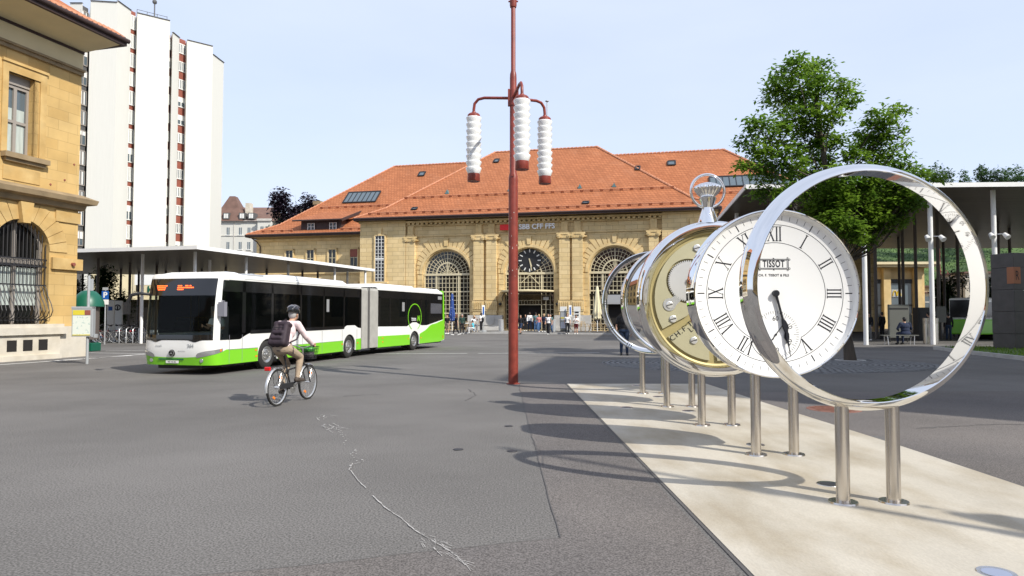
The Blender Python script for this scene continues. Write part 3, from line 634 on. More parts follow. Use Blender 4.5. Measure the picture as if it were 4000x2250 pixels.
mb = MB(); mb.box(-29.75, -28.95, 12.2, 13, 12, 15.3); mb.box(-29.85, -28.85, 12.1, 13.1, 15.3, 15.75); mb.build('chimney', 'stone_old', rf1)
mb = MB(); mb.tube([(-32.0, 2.1, 10.3), (-31.4, 2.75, 9.7), (-31.1, 2.9, 9.2), (-31.1, 2.9, .1)], .06, 6)
mb.tube([(17.7, 1, 11), (17.7, 1, .1)], .06, 6); mb.build('downpipe', 'brown', st, 50)

# station sign
ssn = thing('station_sign', 'red block sign with pale SBB CFF FFS letters high on the station cornice', 'sign', (*FW(0, 0)[:2], 0), FA)
mb = MB(); mb.box(-2.8, -1.02, -.5, -.42, 9.83, 10.38); lg = mb.build('red_block', 'red', ssn)
mb = MB(); c_ = (-1.45, 10.1); mb.box(c_[0]-.10, c_[0]+.10, -.515, -.5, c_[1]-.045, c_[1]+.045); mb.box(c_[0]-.035, c_[0]+.035, -.518, -.5, c_[1]-.13, c_[1]+.13)
for s_ in (-1, 1): mb.plate([(c_[0]+s_*.12, c_[1]+.10), (c_[0]+s_*.3, c_[1]), (c_[0]+s_*.12, c_[1]-.10)], [], -.515, -.5, fm)
mb.build('arrow_emblem', 'framew', lg)
o = text_mb('SBB CFF FFS', .68, lambda a, b, d: (a+.84, d-.45, b+10.1), .10, bold=.016).build('sign_letters', 'letter', ssn)

# ================= WHITE TOWER BLOCK =================
tw = thing('tower_block', 'tall white pleated apartment tower with narrow strips of windows and red panels', 'tower block', (-53, 100, 0))
def W2(x, Z): return ((x-2000)/2667*Z/.9902, Z)
def zt(y, Z): b = (1125-y)/2667; return 1.66+Z*(.03859+b*.99926)/(.99926-b*.03859)
cols = [(262, 311, 94, 94, 'w', 12), (311, 342, 94, 95.4, 'a', 10), (342, 448, 95, 95.5, 'w', 3), (448, 502, 95.5, 98.6, 'w', 3), (502, 527, 98.8, 99.8, 'b', 31), (527, 656, 98.9, 101.6, 'w', 50),
        (656, 667, 102.4, 103.2, 'c', 124), (667, 694, 102.5, 104.6, 'w', 126), (694, 725, 104.9, 106.2, 'c', 140), (725, 826, 105.1, 107.6, 'w', 156), (826, 870, 107.8, 111.5, 'w', 212)]
T0 = Vector((-53, 100, 0))
for (xa, xb, za, zb_, kd, yt) in cols:
    k_ = 1.0
    pa = Vector((*W2(xa, za), 0))-T0; pb = Vector((*W2(xb, zb_), 0))-T0; H = zt(yt, za)*k_
    dv = (pb-pa).normalized(); nr = Vector((dv.y, -dv.x, 0))
    back = Vector((-9.2, 14, 0))
    if kd == 'w':
        mb = MB(); q = [pa, pb, pb+back, pa+back]; mb.add([(p.x, p.y, 0) for p in q]+[(p.x, p.y, H) for p in q], [(0, 1, 5, 4), (1, 2, 6, 5), (2, 3, 7, 6), (3, 0, 4, 7), (4, 5, 6, 7)]); wl = mb.build('wall_slab', 'white_far', tw)
        mb = MB(); mb.bar((pa.x, pa.y, H+.03), (pb.x, pb.y, H+.03), .3, .06); mb.build('parapet', 'greypanel', wl)
    else:
        pa2 = pa-nr*.35; pb2 = pb-nr*.35; mb = MB(); q = [pa2, pb2, pb2+back, pa2+back]; mb.add([(p.x, p.y, 0) for p in q]+[(p.x, p.y, H-.2) for p in q], [(0, 1, 5, 4), (1, 2, 6, 5), (2, 3, 7, 6), (3, 0, 4, 7), (4, 5, 6, 7)]); mb.build('recess_wall', 'greypanel' if kd == 'a' else 'redpanel', tw)
        wd = (pb2-pa2).length; fl = 2.83; z = H-1.0-(1.9 if kd != 'c' else 1.5); j = 0
        while z > 7.5:
            hw = 2.0 if kd != 'c' else 1.45; c_ = (pa2+pb2)/2+nr*.03; hx = wd/2-.05
            rnd_t = random.Random(int(xa)*50+j)
            mb = MB(); mb.obox((c_.x, c_.y, z+hw/2), (dv, nr, (0, 0, 1)), (hx, .03, hw/2)); wn = mb.build('window', 'glassb', tw)
            mb = MB(); ns = 3 if kd != 'c' or xa > 670 else 2
            for i in range(ns): p = pa2.lerp(pb2, (i+.04)/(ns-.92) if ns > 1 else .5)+nr*.08; mb.obox((p.x, p.y, z+hw/2), (dv, nr, (0, 0, 1)), (.07, .03, hw/2))
            for zz in (z, z+hw): mb.obox((c_.x+nr.x*.05, c_.y+nr.y*.05, zz), (dv, nr, (0, 0, 1)), (hx, .035, .07))
            mb.build('frame', 'framew' if kd != 'a' else 'frameg', wn)
            f = rnd_t.random()
            if f < .75:
                mb = MB(); 
                for i in range(2): p = pa2.lerp(pb2, .28+.42*i)+nr*.075; mb.obox((p.x, p.y, z+hw*.5), (dv, nr, (0, 0, 1)), (wd*rnd_t.uniform(.05, .1), .006, hw*.46))
                mb.build('curtain', 'framew', wn)
            else:
                mb = MB(); p = c_+nr*.06; hh = hw*rnd_t.uniform(.3, .6); mb.obox((p.x, p.y, z+hw-hh/2), (dv, nr, (0, 0, 1)), (hx-.05, .01, hh/2)); mb.build('roller_blind', 'framew', wn)
            z -= fl; j += 1
mb = MB(); rz = 45.9
for i in range(4): mb.tube([(-2.0+i*1.1-1.4, 1+i*.8, rz), (-2.0+i*1.1-1.4, 1+i*.8, rz+1.6)], .04, 5)
mb.tube([(-3.4, 1, rz+1.6), (-.1, 3.4, rz+1.5)], .04, 5); mb.tube([(-3.4, 1, rz+.9), (-.1, 3.4, rz+.8)], .03, 5); mb.build('roof_railing', 'greypanel', tw)
mb = MB(); mb.tube([(-1.3, 2, rz), (-1.3, 2, rz+6)], .09, 6); mb.sphere((-1.3, 2, rz+3.2), .35, 8); mb.box(-4.2, -2.2, 3, 6, rz-.2, rz+1.5); mb.build('antenna_mast', 'greypanel', tw)

# ================= WHITE OLD HOUSE (far) =================
wh = thing('white_house', 'distant white old apartment house with brown mansard roof, turret and chimney', 'apartment house', (-58, 150, 0))
mb = MB(); mb.box(-9, 2.3, 0, 12, 0, 22.2); mb.box(2.3, 5.2, -1.2, 12, 0, 22.4); mb.box(5.2, 11, 1.5, 12, 0, 21.8); mb.build('wall', 'white_far', wh)
mb = MB()
def hipb(x0, x1, y0, y1, ze, zr, ins): mb.add([(x0, y0, ze), (x1, y0, ze), (x1, y1, ze), (x0, y1, ze), (x0+ins, (y0+y1)/2, zr), (x1-ins, (y0+y1)/2, zr)], [(0, 1, 5, 4), (1, 2, 5), (2, 3, 4, 5), (3, 0, 4)])
hipb(-12, 7.5, -.5, 12.5, 22.2, 26.2, 4.2)
mb.add([(-8, -.6, 22.2), (-1.2, -.6, 22.2), (-1.2, 6, 22.2), (-8, 6, 22.2), (-6.6, .9, 25.3), (-2.6, .9, 25.3), (-2.6, 4.5, 25.3), (-6.6, 4.5, 25.3), (-5.2, 1.9, 28.1), (-4.0, 1.9, 28.1), (-4.0, 3.5, 28.1), (-5.2, 3.5, 28.1)], [(0, 1, 5, 4), (1, 2, 6, 5), (2, 3, 7, 6), (3, 0, 4, 7), (4, 5, 9, 8), (5, 6, 10, 9), (6, 7, 11, 10), (7, 4, 8, 11), (8, 9, 10, 11)])
rf = mb.build('roof', 'greyroof', wh)
mb = MB(); mb.box(-1.7, -.5, 2, 3.5, 22.5, 26.6); mb.build('chimney', 'limestone', rf)
mb = MB(); mb.box(-9.2, 2.4, -.35, 0, 22.0, 22.4); mb.box(2.2, 5.4, -1.5, -1.2, 22.1, 22.6); mb.box(-9.1, 2.3, -.12, 0, 18.9, 19.05); mb.box(-9.1, 2.3, -.12, 0, 15.4, 15.55); mb.box(-3.4, -3.25, -.1, 0, 14, 22.2); mb.build('cornice', 'plinth', wh)
for (x, z) in [(x, z) for x in (-8.2, -6.6, -4.6, -1.9, -.0) for z in (20.0, 16.8, 13.5, 10.2)]+[(3.3, 20.1), (4.4, 20.1), (3.3, 16.6)]:
    y = -.0 if x < 2.3 else -1.2
    mb = MB(); mb.box(x-.3, x+.3, y-.05, y-.01, z-.8, z+.8); wn = mb.build('window', 'glassb', wh)
    mb = MB(); mb.box(x-.04, x+.04, y-.08, y-.05, z-.8, z+.8); mb.box(x-.5, x+.5, y-.2, y, z-1.0, z-.82); mb.build('frame', 'framew', wn)
for x in (-4.9, -1.4, .6):
    mb = MB(); mb.box(x-.7, x+.7, -.55, 1.5, 22.6, 24.0); dmx = mb.build('dormer', 'greypanel', rf)
    mb = MB(); mb.box(x-.45, x-.05, -.6, -.55, 22.8, 23.8); mb.box(x+.05, x+.45, -.6, -.55, 22.8, 23.8); mb.build('dormer_window', 'framew', dmx)
# ================= NEAR STONE BUILDING (left) =================
sb = thing('stone_building', 'ochre sandstone corner building with barred arched window and deep eaves at the left edge', 'building', (-17.23, 27.4, 0), math.atan2(.966, .26))
# local: x along the wall (0 = far corner, negative towards the camera), -y outwards, z up
mb = MB(); X0 = -15
wins = [(-3.32, -2.28)] + [(-3.32-3.0*k, -2.28-3.0*k) for k in (1, 2, 3)]
holes = [[(a, 7.5), (b, 7.5), (b, 10.4), (a, 10.4)] for a, b in wins]+[archpts(-2.62-3.0*k, 1.1, 4.05, 1.3, 20) for k in range(4)]
mb.plate([(X0, .0), (-.30, .0), (-.30, 11.3), (X0, 11.3)], holes, 0, .5, fm); mb.box(X0, -.3, .52, 12, 0, 11.3); sbw = mb.build('wall', 'stone_near', sb)
mb = MB(); mb.box(X0, -.02, -.30, .1, 0, 1.2)
mb.build('base_course', 'limestone', sb)
for k in range(4): mb = MB(); x1_ = -.14 if k == 0 else -2.62-3.0*(k-1)-1.12; mb.box(-2.62-3.0*k+1.16, x1_, -.12, .1, 3.4, 3.84); mb.build('impost_block', 'stone_near_p', sb); mb = MB(); mb.box(-2.62-3.0*k+1.3, x1_-.1, -.06, .1, 5.25, 5.7); mb.build('wall_panel', 'stone_near_p', sb)
mb = MB(); mb.plate([(-.05, 5.78), (-.15, 5.95), (.32, 6.0), (.36, 6.2), (-.2, 6.45)], [], 0, .01, lambda a, b, d: (a, d, b))
prf = [(-.0, 5.76), (-.16, 5.80), (-.20, 5.98), (-.45, 6.04), (-.50, 6.22), (-.10, 6.40), (0, 6.40)]
mb = MB(); n = len(prf); xs = (X0, .18); vs = [(x if x < 0 else -.30+(-y)*1.0+.0, y, z) for x in xs for y, z in prf]; mb.add(vs, [(i, i+1, n+i+1, n+i) for i in range(n-1)]+[tuple(range(n))[::-1], tuple(range(n, 2*n))]); mb.build('string_cornice', 'stone_old', sb)
mb = MB(); mb.box(X0, -.28, -.1, .1, 11.22, 11.36); mb.box(X0, -.28, -.18, .1, 11.36, 11.44); mb.build('upper_moulding', 'stone_old', sb)
mb = MB(); mb.box(X0, -.30, -.06, .5, 11.44, 12.1); mb.build('frieze', 'cream', sb)
mb = MB(); mb.box(X0, -.28, -.1, .1, 12.1, 12.2); mb.build('frieze_trim', 'brown', sb)
mb = MB(); mb.add([(X0, -1.6, 12.52), (.1, -1.6, 12.52), (-.25, -.06, 12.2), (X0, -.06, 12.2), (.1, 12, 12.52), (-.3, 12, 12.2)], [(0, 1, 2, 3), (1, 4, 5, 2)]); mb.build('eave_soffit', 'cream', sb)
mb = MB(); mb.add([(X0, -1.65, 12.74), (.15, -1.65, 12.74), (-5, 5, 17.2), (X0, 5, 17.2), (.15, 12, 12.74), (-5, 8, 17.2)], [(0, 1, 2, 3), (1, 4, 5, 2), (3, 2, 5)]); rf = mb.build('roof', 'tile', sb)
mb = MB(); mb.box(X0, .2, -1.7, -1.56, 12.46, 12.72); mb.box(.06, .2, -1.56, 12, 12.46, 12.72); mb.tube([(X0, -1.75, 12.66), (.24, -1.75, 12.66)], .09, 10); mb.build('gutter', 'brown', rf)
mb = MB()
for k in range(60): x = .1-k*.22; mb.cyl((x, -1.67, 12.76), (x-.1, -1.15, 13.09), .07, .09, 6)
mb.build('eave_tiles', 'tilecap', rf, 50)
for k, (a, b) in enumerate(wins):
    mb = MB(); mb.box(a, b, .36, .4, 7.5, 10.4); wn = mb.build('window', 'glassb', sb)
    mb = MB()
    for x0, x1 in ((a, a+.09), ((a+b)/2-.06, (a+b)/2+.06), (b-.09, b)): mb.box(x0, x1, .28, .36, 7.5, 10.0)
    for z in (7.5, 8.65, 9.93): mb.box(a, b, .285, .355, z, z+.1)
    mb.build('window_frame', 'frameg', wn)
    mb = MB(); mb.box(a, b, .24, .36, 10.05, 10.4); mb.box(a, b, .3, .42, 10.0, 10.1); mb.build('blind_box', 'frameg', wn)
    mb = MB(); mb.box(a+.12, a+.45, .345, .358, 7.62, 9.2); mb.box(b-.42, b-.12, .345, .358, 7.62, 9.2); mb.build('curtain', 'curtain', wn)
    mb = MB()
    mb.plate([(a-.22, 7.46), (b+.45, 7.46), (b+.45, 10.75), (a-.22, 10.75)], [[(a, 7.5), (b+.2, 7.5), (b+.2, 10.4), (a, 10.4)]], -.05, .1, fm); mb.box(b, b+.2, .0, .1, 7.5, 10.4)
    mb.box(a-.25, b+.5, -.1, .1, 10.72, 10.82); mb.box(a-.1, b+.28, -.03, .02, 6.5, 6.98); mb.build('surround', 'stone_near_p', wn)
    mb = MB(); mb.box(a-.2, b+.5, -.25, .3, 7.28, 7.46); mb.box(a-.1, b+.4, -.14, .1, 7.16, 7.28); mb.build('sill', 'stone_old', wn)
for k in range(4):
    uc = -2.62-3.0*k
    mb = MB(); mb.plate(archpts(uc, 1.1, 4.05, 1.3, 20), [], .42, .46, fm); wn = mb.build('arched_window', 'glassd', sb)
    mb = MB()
    for x in (uc-1.05, uc-.06, uc+.93): mb.box(x, x+.12, .34, .42, 1.3, 4.1)
    mb.box(uc-.06, uc+.06, .34, .42, 4.1, 5.1); mb.box(uc-1.1, uc+1.1, .35, .41, 3.45, 3.75)
    o = arc(uc, 4.05, 1.1, 0, PI, 24); q = arc(uc, 4.05, .98, 0, PI, 24)[::-1]; mb.plate(o+q, [], .345, .415, fm); mb.build('window_frame', 'frameg', wn)
    mb = MB(); mb.box(uc-.9, uc-.1, .405, .418, 2.0, 3.4); mb.box(uc+.1, uc+.9, .405, .418, 2.0, 3.4); mb.build('curtain', 'curtain', wn)
    mb = MB(); n = 15
    for i in range(n):
        x = uc-1.05+2.1*i/(n-1); zt_ = 4.05+math.sqrt(max(.0, 1.08**2-(x-uc)**2))
        mb.tube([(x, .12, zt_), (x, .12, 2.75), (x, .02, 2.6), (x, -.05, 2.35), (x, -.22, 2.05), (x, -.3, 1.8), (x, -.22, 1.6), (x, .05, 1.45), (x, .1, 1.32)], .017, 5)
    for z, y in ((3.45, .12), (3.72, .12), (2.75, .12), (1.45, .06)): mb.bar((uc-1.1, y, z), (uc+1.1, y, z), .035, .05)
    r = random.Random(k)
    for i in range(14): x = uc-1.0+2.0*i/13; mb.tube([(x+.07*math.cos(t), .12, 3.58+.1*math.sin(t)) for t in [2*PI*j/8 for j in range(8)]], .012, 4, closed=True)
    mb.build('iron_grille', 'black', wn)
    mb = MB(); n = 13
    for i in range(n):
        a0 = PI*i/n+.008; a1 = PI*(i+1)/n-.008; r1 = 1.85 if i != 6 else 1.75
        mb.plate([(uc+1.1*math.cos(a0), 4.05+1.1*math.sin(a0)), (uc+1.1*math.cos(a1), 4.05+1.1*math.sin(a1)), (uc+r1*math.cos(a1), min(5.74, 4.05+r1*math.sin(a1))), (uc+r1*math.cos(a0), min(5.74, 4.05+r1*math.sin(a0)))], [], -.035, .05, fm)
    mb.plate([(uc-.14, 5.0), (uc+.14, 5.0), (uc+.26, 5.76), (uc-.26, 5.76)], [], -.22, .05, fm)
    mb.build('arch_stones', 'stone_near_p', wn)
    mb = MB(); mb.box(uc-1.55, uc+1.55, -.5, .3, .92, 1.18); mb.box(uc-1.45, uc+1.45, -.42, .3, 1.18, 1.30); mb.box(uc-1.3, uc+1.3, -.4, .1, 0, .92); mb.box(uc-1.3, uc+1.3, -.5, .1, 0, .18); s_ = mb.build('window_ledge', 'limestone', wn)
    for x in (uc-.6, uc, uc+.6): mb = MB(); mb.box(x-.18, x+.18, -.41, -.37, .34, .74); mb.build('vent_opening', 'darkint', s_)
mb = MB()
for x, z in ((-.95, 6.9), (-1.55, 6.62), (-.55, 7.6)): mb.cyl((x, -.02, z), (x, .02, z), .04, n=8)
mb.cyl((-.62, -.22, 3.62), (-.62, 0, 3.62), .07, n=10); mb.build('wall_anchor', 'redpanel', sb)

# ================= CANOPIES =================
def canopy(name, label, pts, z, loc, th=.28):
    t = thing(name, label, 'canopy', loc); px = [(x-loc[0], y-loc[1]) for x, y in pts]
    mb = MB(); mb.plate(px, [], z+.03, z+th, XY); mb.build('roof_slab', 'silver', t)
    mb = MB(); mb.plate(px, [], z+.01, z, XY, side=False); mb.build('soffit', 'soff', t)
    mb = MB(); n = len(px)
    for i in range(n): a, b = px[i], px[(i+1) % n]; mb.bar((a[0], a[1], z+th/2+.01), (b[0], b[1], z+th/2+.01), .06, th+.03)
    mb.build('white_fascia', 'white', t); return t
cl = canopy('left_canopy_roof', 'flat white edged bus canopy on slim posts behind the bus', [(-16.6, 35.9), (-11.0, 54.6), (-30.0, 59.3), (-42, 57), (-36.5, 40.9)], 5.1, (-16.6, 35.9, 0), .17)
cl.name = 'bus_canopy'
def post(par, x, y, h, r, m, loc, nm='post'):
    mb = MB(); mb.cyl((x-loc[0], y-loc[1], 0), (x-loc[0], y-loc[1], h), r, n=14); return mb.build(nm, m, par, 40)
for (px, Y, m) in ((554, 39, 'white'), (759, 37.4, 'white'), (817, 43, 'white'), (959, 41, 'white'), (1124, 47, 'white'), (1306, 50, 'white'), (1356, 54, 'white'), (1426, 53.6, 'white'),
                   (404, 50, 'darkpost'), (470, 52, 'darkpost'), (505, 46, 'darkpost'), (540, 55, 'darkpost'), (610, 48, 'darkpost'), (700, 50, 'darkpost'), (786, 52, 'darkpost'), (880, 50, 'darkpost'), (1040, 52, 'darkpost'), (1180, 54, 'darkpost'), (1240, 55, 'darkpost'), (645, 54, 'darkpost'), (380, 42, 'darkpost')):
    x = (px-2000)/2667*Y; post(cl, x, Y, 5.1, .085, m, (-16.6, 35.9), 'white_post' if m == 'white' else 'dark_post')
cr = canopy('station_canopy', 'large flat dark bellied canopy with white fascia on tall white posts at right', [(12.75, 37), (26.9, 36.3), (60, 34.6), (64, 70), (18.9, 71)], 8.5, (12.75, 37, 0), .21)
wposts = [(2882, 46), (3112, 43), (3380, 37.2), (3641, 37.6), (3890, 37.4), (4120, 37.4)]
for px, Y in wposts:
    x = (px-2000)/2667*Y; post(cr, x, Y, 8.5, .125, 'white', (12.75, 37), 'white_post')
for px, Y in ((3378, 56), (3398, 60), (3422, 46), (3515, 60), (3530, 52), (3580, 49), (3668, 46), (3745, 52), (3905, 50), (3950, 54), (2960, 56), (3010, 62), (3690, 60), (3820, 58)):
    x = (px-2000)/2667*Y; post(cr, x, Y, 8.5, .11, 'darkpost', (12.75, 37), 'dark_post')
# spot lamps fixed to the posts
for px, Y, z in ((3641, 37.6, 5.95), (3890, 37.4, 6.05)):
    x = (px-2000)/2667*Y; t = thing('post_spotlight', 'pair of white spotlights clamped to the white post %s' % ('by the steel bin' if px < 3700 else 'beside the granite pillar'), 'spotlight', (x, Y, z), 0, 'spotlights on the canopy posts')
    for s_ in (-1, 1):
        mb = MB(); mb.cyl((s_*.38, -.25, .0), (s_*.42, -.5, -.22), .10, .15, 12); mb.build('lamp_head', 'white', t, 40)
        mb = MB(); mb.tube([(s_*.1, -.12, 0), (s_*.38, -.25, 0)], .025, 6); mb.build('bracket', 'silver', t)

# ================= LOW BUILDINGS =================
kb = thing('restaurant_kiosk', 'yellow stone pavilion with golden M window signs under the right canopy', 'kiosk', (39.4, 80, 0), R(-3)); kb.scale = (1.6, 1.6, 1.6)
mb = MB(); mb.box(-6, 5.45, 0, 8, 0, 4.45); mb.build('wall', 'stone_plain', kb)
mb = MB(); mb.box(-6.5, 6.0, -1.1, 8.5, 4.62, 4.8); mb.box(-6.3, 5.8, -.9, 8.3, 4.45, 4.62); mb.build('flat_roof', 'cream', kb)
for i, x in enumerate((-5.6, -3.0, .62, 2.65, 4.85)):
    mb = MB(); mb.box(x-.25, x+.25, -.35, 0, 0, 4.4); mb.build('pier', 'stone_plain', kb)
for x0, x1 in ((-5.2, -3.4), (-2.6, .15), (.95, 2.3), (3.0, 4.5)):
    mb = MB(); mb.box(x0, x1, -.06, -.02, 0.2, 3.55); wn = mb.build('shop_window', 'glassb', kb)
    mb = MB(); mb.box(x0, x1, -.1, -.06, 1.65, 1.75); mb.box((x0+x1)/2-.05, (x0+x1)/2+.05, -.1, -.06, .2, 3.55); mb.box(x0, x1, -.12, -.03, 3.3, 3.6); mb.build('window_frame', 'black', wn)
    mb = MB(); c_ = x0+.42
    mb.box(c_-.38, c_+.38, -.11, -.10, 2.3, 2.85); pl = mb.build('sign_board', 'signgrey', wn)
    mb = MB()
    for s_ in (-1, 1): mb.tube([(c_+s_*.15+.13*math.cos(a), -.13, 2.38+.38*max(0, math.sin(a))) for a in [PI*j/8 for j in range(9)]], .035, 6)
    mb.build('yellow_m', 'yellow', pl, 40)
pv = thing('beige_pavilion', 'beige low building with a brown framed upper window behind the bus canopy posts', 'building', (-33.5, 67, 0), R(6)); pv.scale = (1.24, 1.24, 1.24)
mb = MB(); mb.box(-6, 3.5, 0, 6, 2.5, 5.0); mb.box(-6, 3.5, .6, 6, 0, 2.5); mb.build('wall', 'cream', pv)
mb = MB(); mb.box(-2.6, 1.2, -.08, -.02, 3.1, 4.6); wn = mb.build('window', 'glassd', pv)
mb = MB(); mb.box(-2.8, -2.6, -.12, 0, 3.0, 4.7); mb.box(1.2, 1.4, -.12, 0, 3.0, 4.7); mb.box(-2.8, 1.4, -.12, 0, 4.6, 4.75); mb.box(-2.8, 1.4, -.12, 0, 2.95, 3.1); mb.build('frame', 'muntin', wn)
mb = MB(); mb.box(-6, 3.5, .52, .58, .1, 2.5); mb.build('shop_front', 'glassd', pv)
wsn = thing('shop_sign', 'white fascia board with a dark letter H left of the bus windscreen', 'sign', (-32.9, 62.5, 0), R(4)); wsn.scale = (1.36, 1.36, 1.36)
mb = MB(); mb.box(-1.2, 1.6, 0, .15, 3.2, 4.1); mb.build('board', 'framew', wsn)
text_mb('H', .55, lambda a, b, d: (a-.15, d-.03, b+2.9), .05, bold=.02).build('letter_h', 'dgreen', wsn)
mb = MB(); mb.box(-1.0, 1.4, .02, .12, 2.4, 3.2); mb.build('backing', 'cream', wsn); mb = MB(); mb.box(-.9, -.8, .03, .1, 0, 2.4); mb.box(1.2, 1.3, .03, .1, 0, 2.4); mb.build('leg', 'darkpost', wsn)
# tall building outside the frame at right, behind the photographer: its wall shades the right part of the square
ob = thing('office_block', 'tall pale stone office block standing to the right of the square', 'building', (18.5, 1.4, 0), R(-12))
mb = MB(); mb.box(0, 18, 0, 9.5, 0, 21.2); mb.box(.3, 18, 9.5, 24, 0, 15); mb.build('wall', 'cream', ob)
mb = MB(); mb.box(-.4, 18.5, -.3, 9.8, 20.9, 21.3); mb.build('roof', 'greyroof', ob)
for k in range(7):
    for j in range(4):
        mb = MB(); y = 1+k*3.3; z = 1.5+j*3.3; mb.box(-.06, .28, y, y+1.6, z, z+2.0); mb.build('window', 'glassb', ob)
rb = thing('reflection_house', 'unseen ochre stone house added behind the photographer for the chrome reflections', 'building', (-24, -30, 0), R(0))  # unseen row of houses, added behind the camera to darken the chrome reflections
mb = MB(); mb.box(-14, 18, -10, 0, 0, 13); mb.build('wall', 'stone_near_p', rb)
mb = MB(); mb.add([(-15, 1, 13), (19, 1, 13), (19, -11, 13), (-15, -11, 13), (-8, -5, 18), (12, -5, 18)], [(0, 1, 5, 4), (1, 2, 5), (2, 3, 4, 5), (3, 0, 4)]); mb.build('roof', 'tile', rb)
for k in range(7):
    for j in range(3): mb = MB(); mb.box(-12+k*4, -10.6+k*4, 0, .05, 1.5+j*4, 4+j*4); mb.build('window', 'glassd', rb)

for lx, ly, lz, lb in ((-62, -38, 20, 'unseen ochre corner house added for reflections behind the photographer, left end of the row'), (14, -46, -8, 'unseen ochre house added for reflections directly behind the photographer'), (52, -34, -30, 'unseen ochre house added for reflections behind the photographer, right end of the row')): dup(rb, (lx, ly, 0), R(lz), lb)
# ================= LAMP POSTS =================
def lamp_post(name, label, loc, rz, scale=1):
    t = thing(name, label, 'street lamp', loc, rz, 'red lamp posts with white lanterns')
    mb = MB(); mb.lathe([(.16, 0), (.16, .02), (.118, .03), (.112, 4.9), (.108, 5.0), (.085, 5.08), (.083, 7.4), (.078, 7.5), (.056, 7.58), (.054, 12.6), (0, 12.6)], n=24); pole = mb.build('pole', 'paint_red', t, 40)
    mb = MB(); rr = random.Random(9)
    for _ in range(46):
        z = rr.uniform(.05, 4.6)**1.0; a = rr.uniform(PI, 2*PI); h = rr.uniform(.008, .04); ww = rr.uniform(.004, .012); x, y = .1145*math.cos(a), .1145*math.sin(a); tx, ty = -math.sin(a), math.cos(a)
        mb.add([(x-tx*ww, y-ty*ww, z), (x+tx*ww*.6, y+ty*ww*.6, z-h*.4), (x+tx*ww, y+ty*ww, z+h*.5), (x-tx*ww*.4, y-ty*ww*.4, z+h)], [(0, 1, 2, 3)])
    mb.build('paint_chips', 'chip', pole)
    mb = MB(); mb.lathe([(.1, 6.72), (.1, 7.1), (0, 7.1)], n=16); mb.box(-.13, .13, -.06, .06, 6.72, 7.12); mb.lathe([(.075, 9.15), (.085, 9.2), (.085, 9.5), (0, 9.5)], n=14); mb.cyl((-.12, 0, 9.3), (.12, 0, 9.3), .02, n=8); mb.cyl((0, -.13, 5.0), (0, -.05, 5.0), .03, n=8); mb.build('collar', 'paint_red', pole, 40)
    for az, zz, ant in ((R(160), 6.68, 0), (R(40), 6.68, 1), (R(-79), 6.68, 0)):
        dx, dy = math.cos(az), math.sin(az); LR = 1.04
        mb = MB(); mb.tube([(dx*.08, dy*.08, 6.92), (dx*(LR-.28), dy*(LR-.28), 7.0), (dx*(LR-.12), dy*(LR-.12), 6.98), (dx*(LR-.02), dy*(LR-.02), 6.88), (dx*LR, dy*LR, 6.74), (dx*LR, dy*LR, zz-.04)], .036, 10); ar = mb.build('arm', 'paint_red', t, 50)
        ln = MB(); c_ = (dx*LR, dy*LR, 0)
        for k in range(9):
            z1 = zz-.14-.157*k; ln.lathe([(.0, z1), (.178, z1), (.192, z1-.012), (.196, z1-.03), (.152, z1-.142), (.145, z1-.157), (0, z1-.157)], c_, n=24)
        lo_ = ln.build('lantern', 'lampwhite', t, 35)
        mb = MB(); mb.lathe([(0, zz), (.05, zz), (.06, zz-.035), (.12, zz-.045), (.155, zz-.08), (.158, zz-.15), (0, zz-.15)], c_, n=20); mb.build('lantern_cap', 'paint_red', lo_, 40); mb = MB(); mb.lathe([(0, zz-1.55), (.152, zz-1.55), (.156, zz-1.73), (.15, zz-1.74), (0, zz-1.72)], c_, n=20); mb.build('lantern_base', 'paint_red', lo_, 40)
        if ant: mb = MB(); mb.cyl((c_[0]+.06, c_[1], zz-.05), (c_[0]+.06, c_[1], zz+.36), .013, n=6); mb.cyl((c_[0]+.06, c_[1], zz+.36), (c_[0]+.06, c_[1], zz+.375), .05, n=8); mb.build('sensor_mast', 'signgrey', lo_)
    return t
lp = lamp_post('lamp_post', 'tall oxide red lamp post with three ribbed white lanterns in the middle of the square', (.03, 16.4, 0), 0)
dup(lp, (58.4, 93, .6), R(15), 'far red lamp post with ribbed white lanterns seen beneath the right canopy')
dup(lp, (9.3, .4, 0), R(80), 'red lamp post with white lanterns standing beside the photographer', scale=(1, 1, .86))

# ================= WATCH SCULPTURE =================
WR = R(1.43); GRP = 'giant exploded pocket watch elements on steel posts'
def unit(name, label, x, y): return thing(name, label, 'sculpture', (x, y, .012), WR, GRP)
def posts(t, zb, R_, dx=.225, zc=1.90, y=0, pr=.058):
    for s_ in (-1, 1):
        x = s_*dx; zt_ = zc-math.sqrt(R_*R_-x*x)+.02
        mb = MB(); mb.cyl((x, y, 0), (x, y, zt_), pr, n=28); p = mb.build('post', 'steel', t, 40)
        mb = MB(); mb.lathe([(.0, .014), (.12, .014), (.125, 0)], (x, y, 0), n=28); mb.build('base_flange', 'steel', p, 40)
ZC = 1.895
# front ring
t = unit('watch_ring', 'nearest large polished steel ring, empty in the middle, on two posts', 3.13, 6.06)
mb = MB(); mb.lathe([(1.006, .07), (1.006, -.124), (1.013, -.130), (1.032, -.122), (1.054, -.103), (1.074, -.073), (1.089, -.035), (1.098, .01), (1.10, .04), (1.098, .07)], (0, 0, ZC), 'y', 160, closed=True); mb.build('steel_ring', 'chrome', t, 45)
posts(t, 0, 1.092)
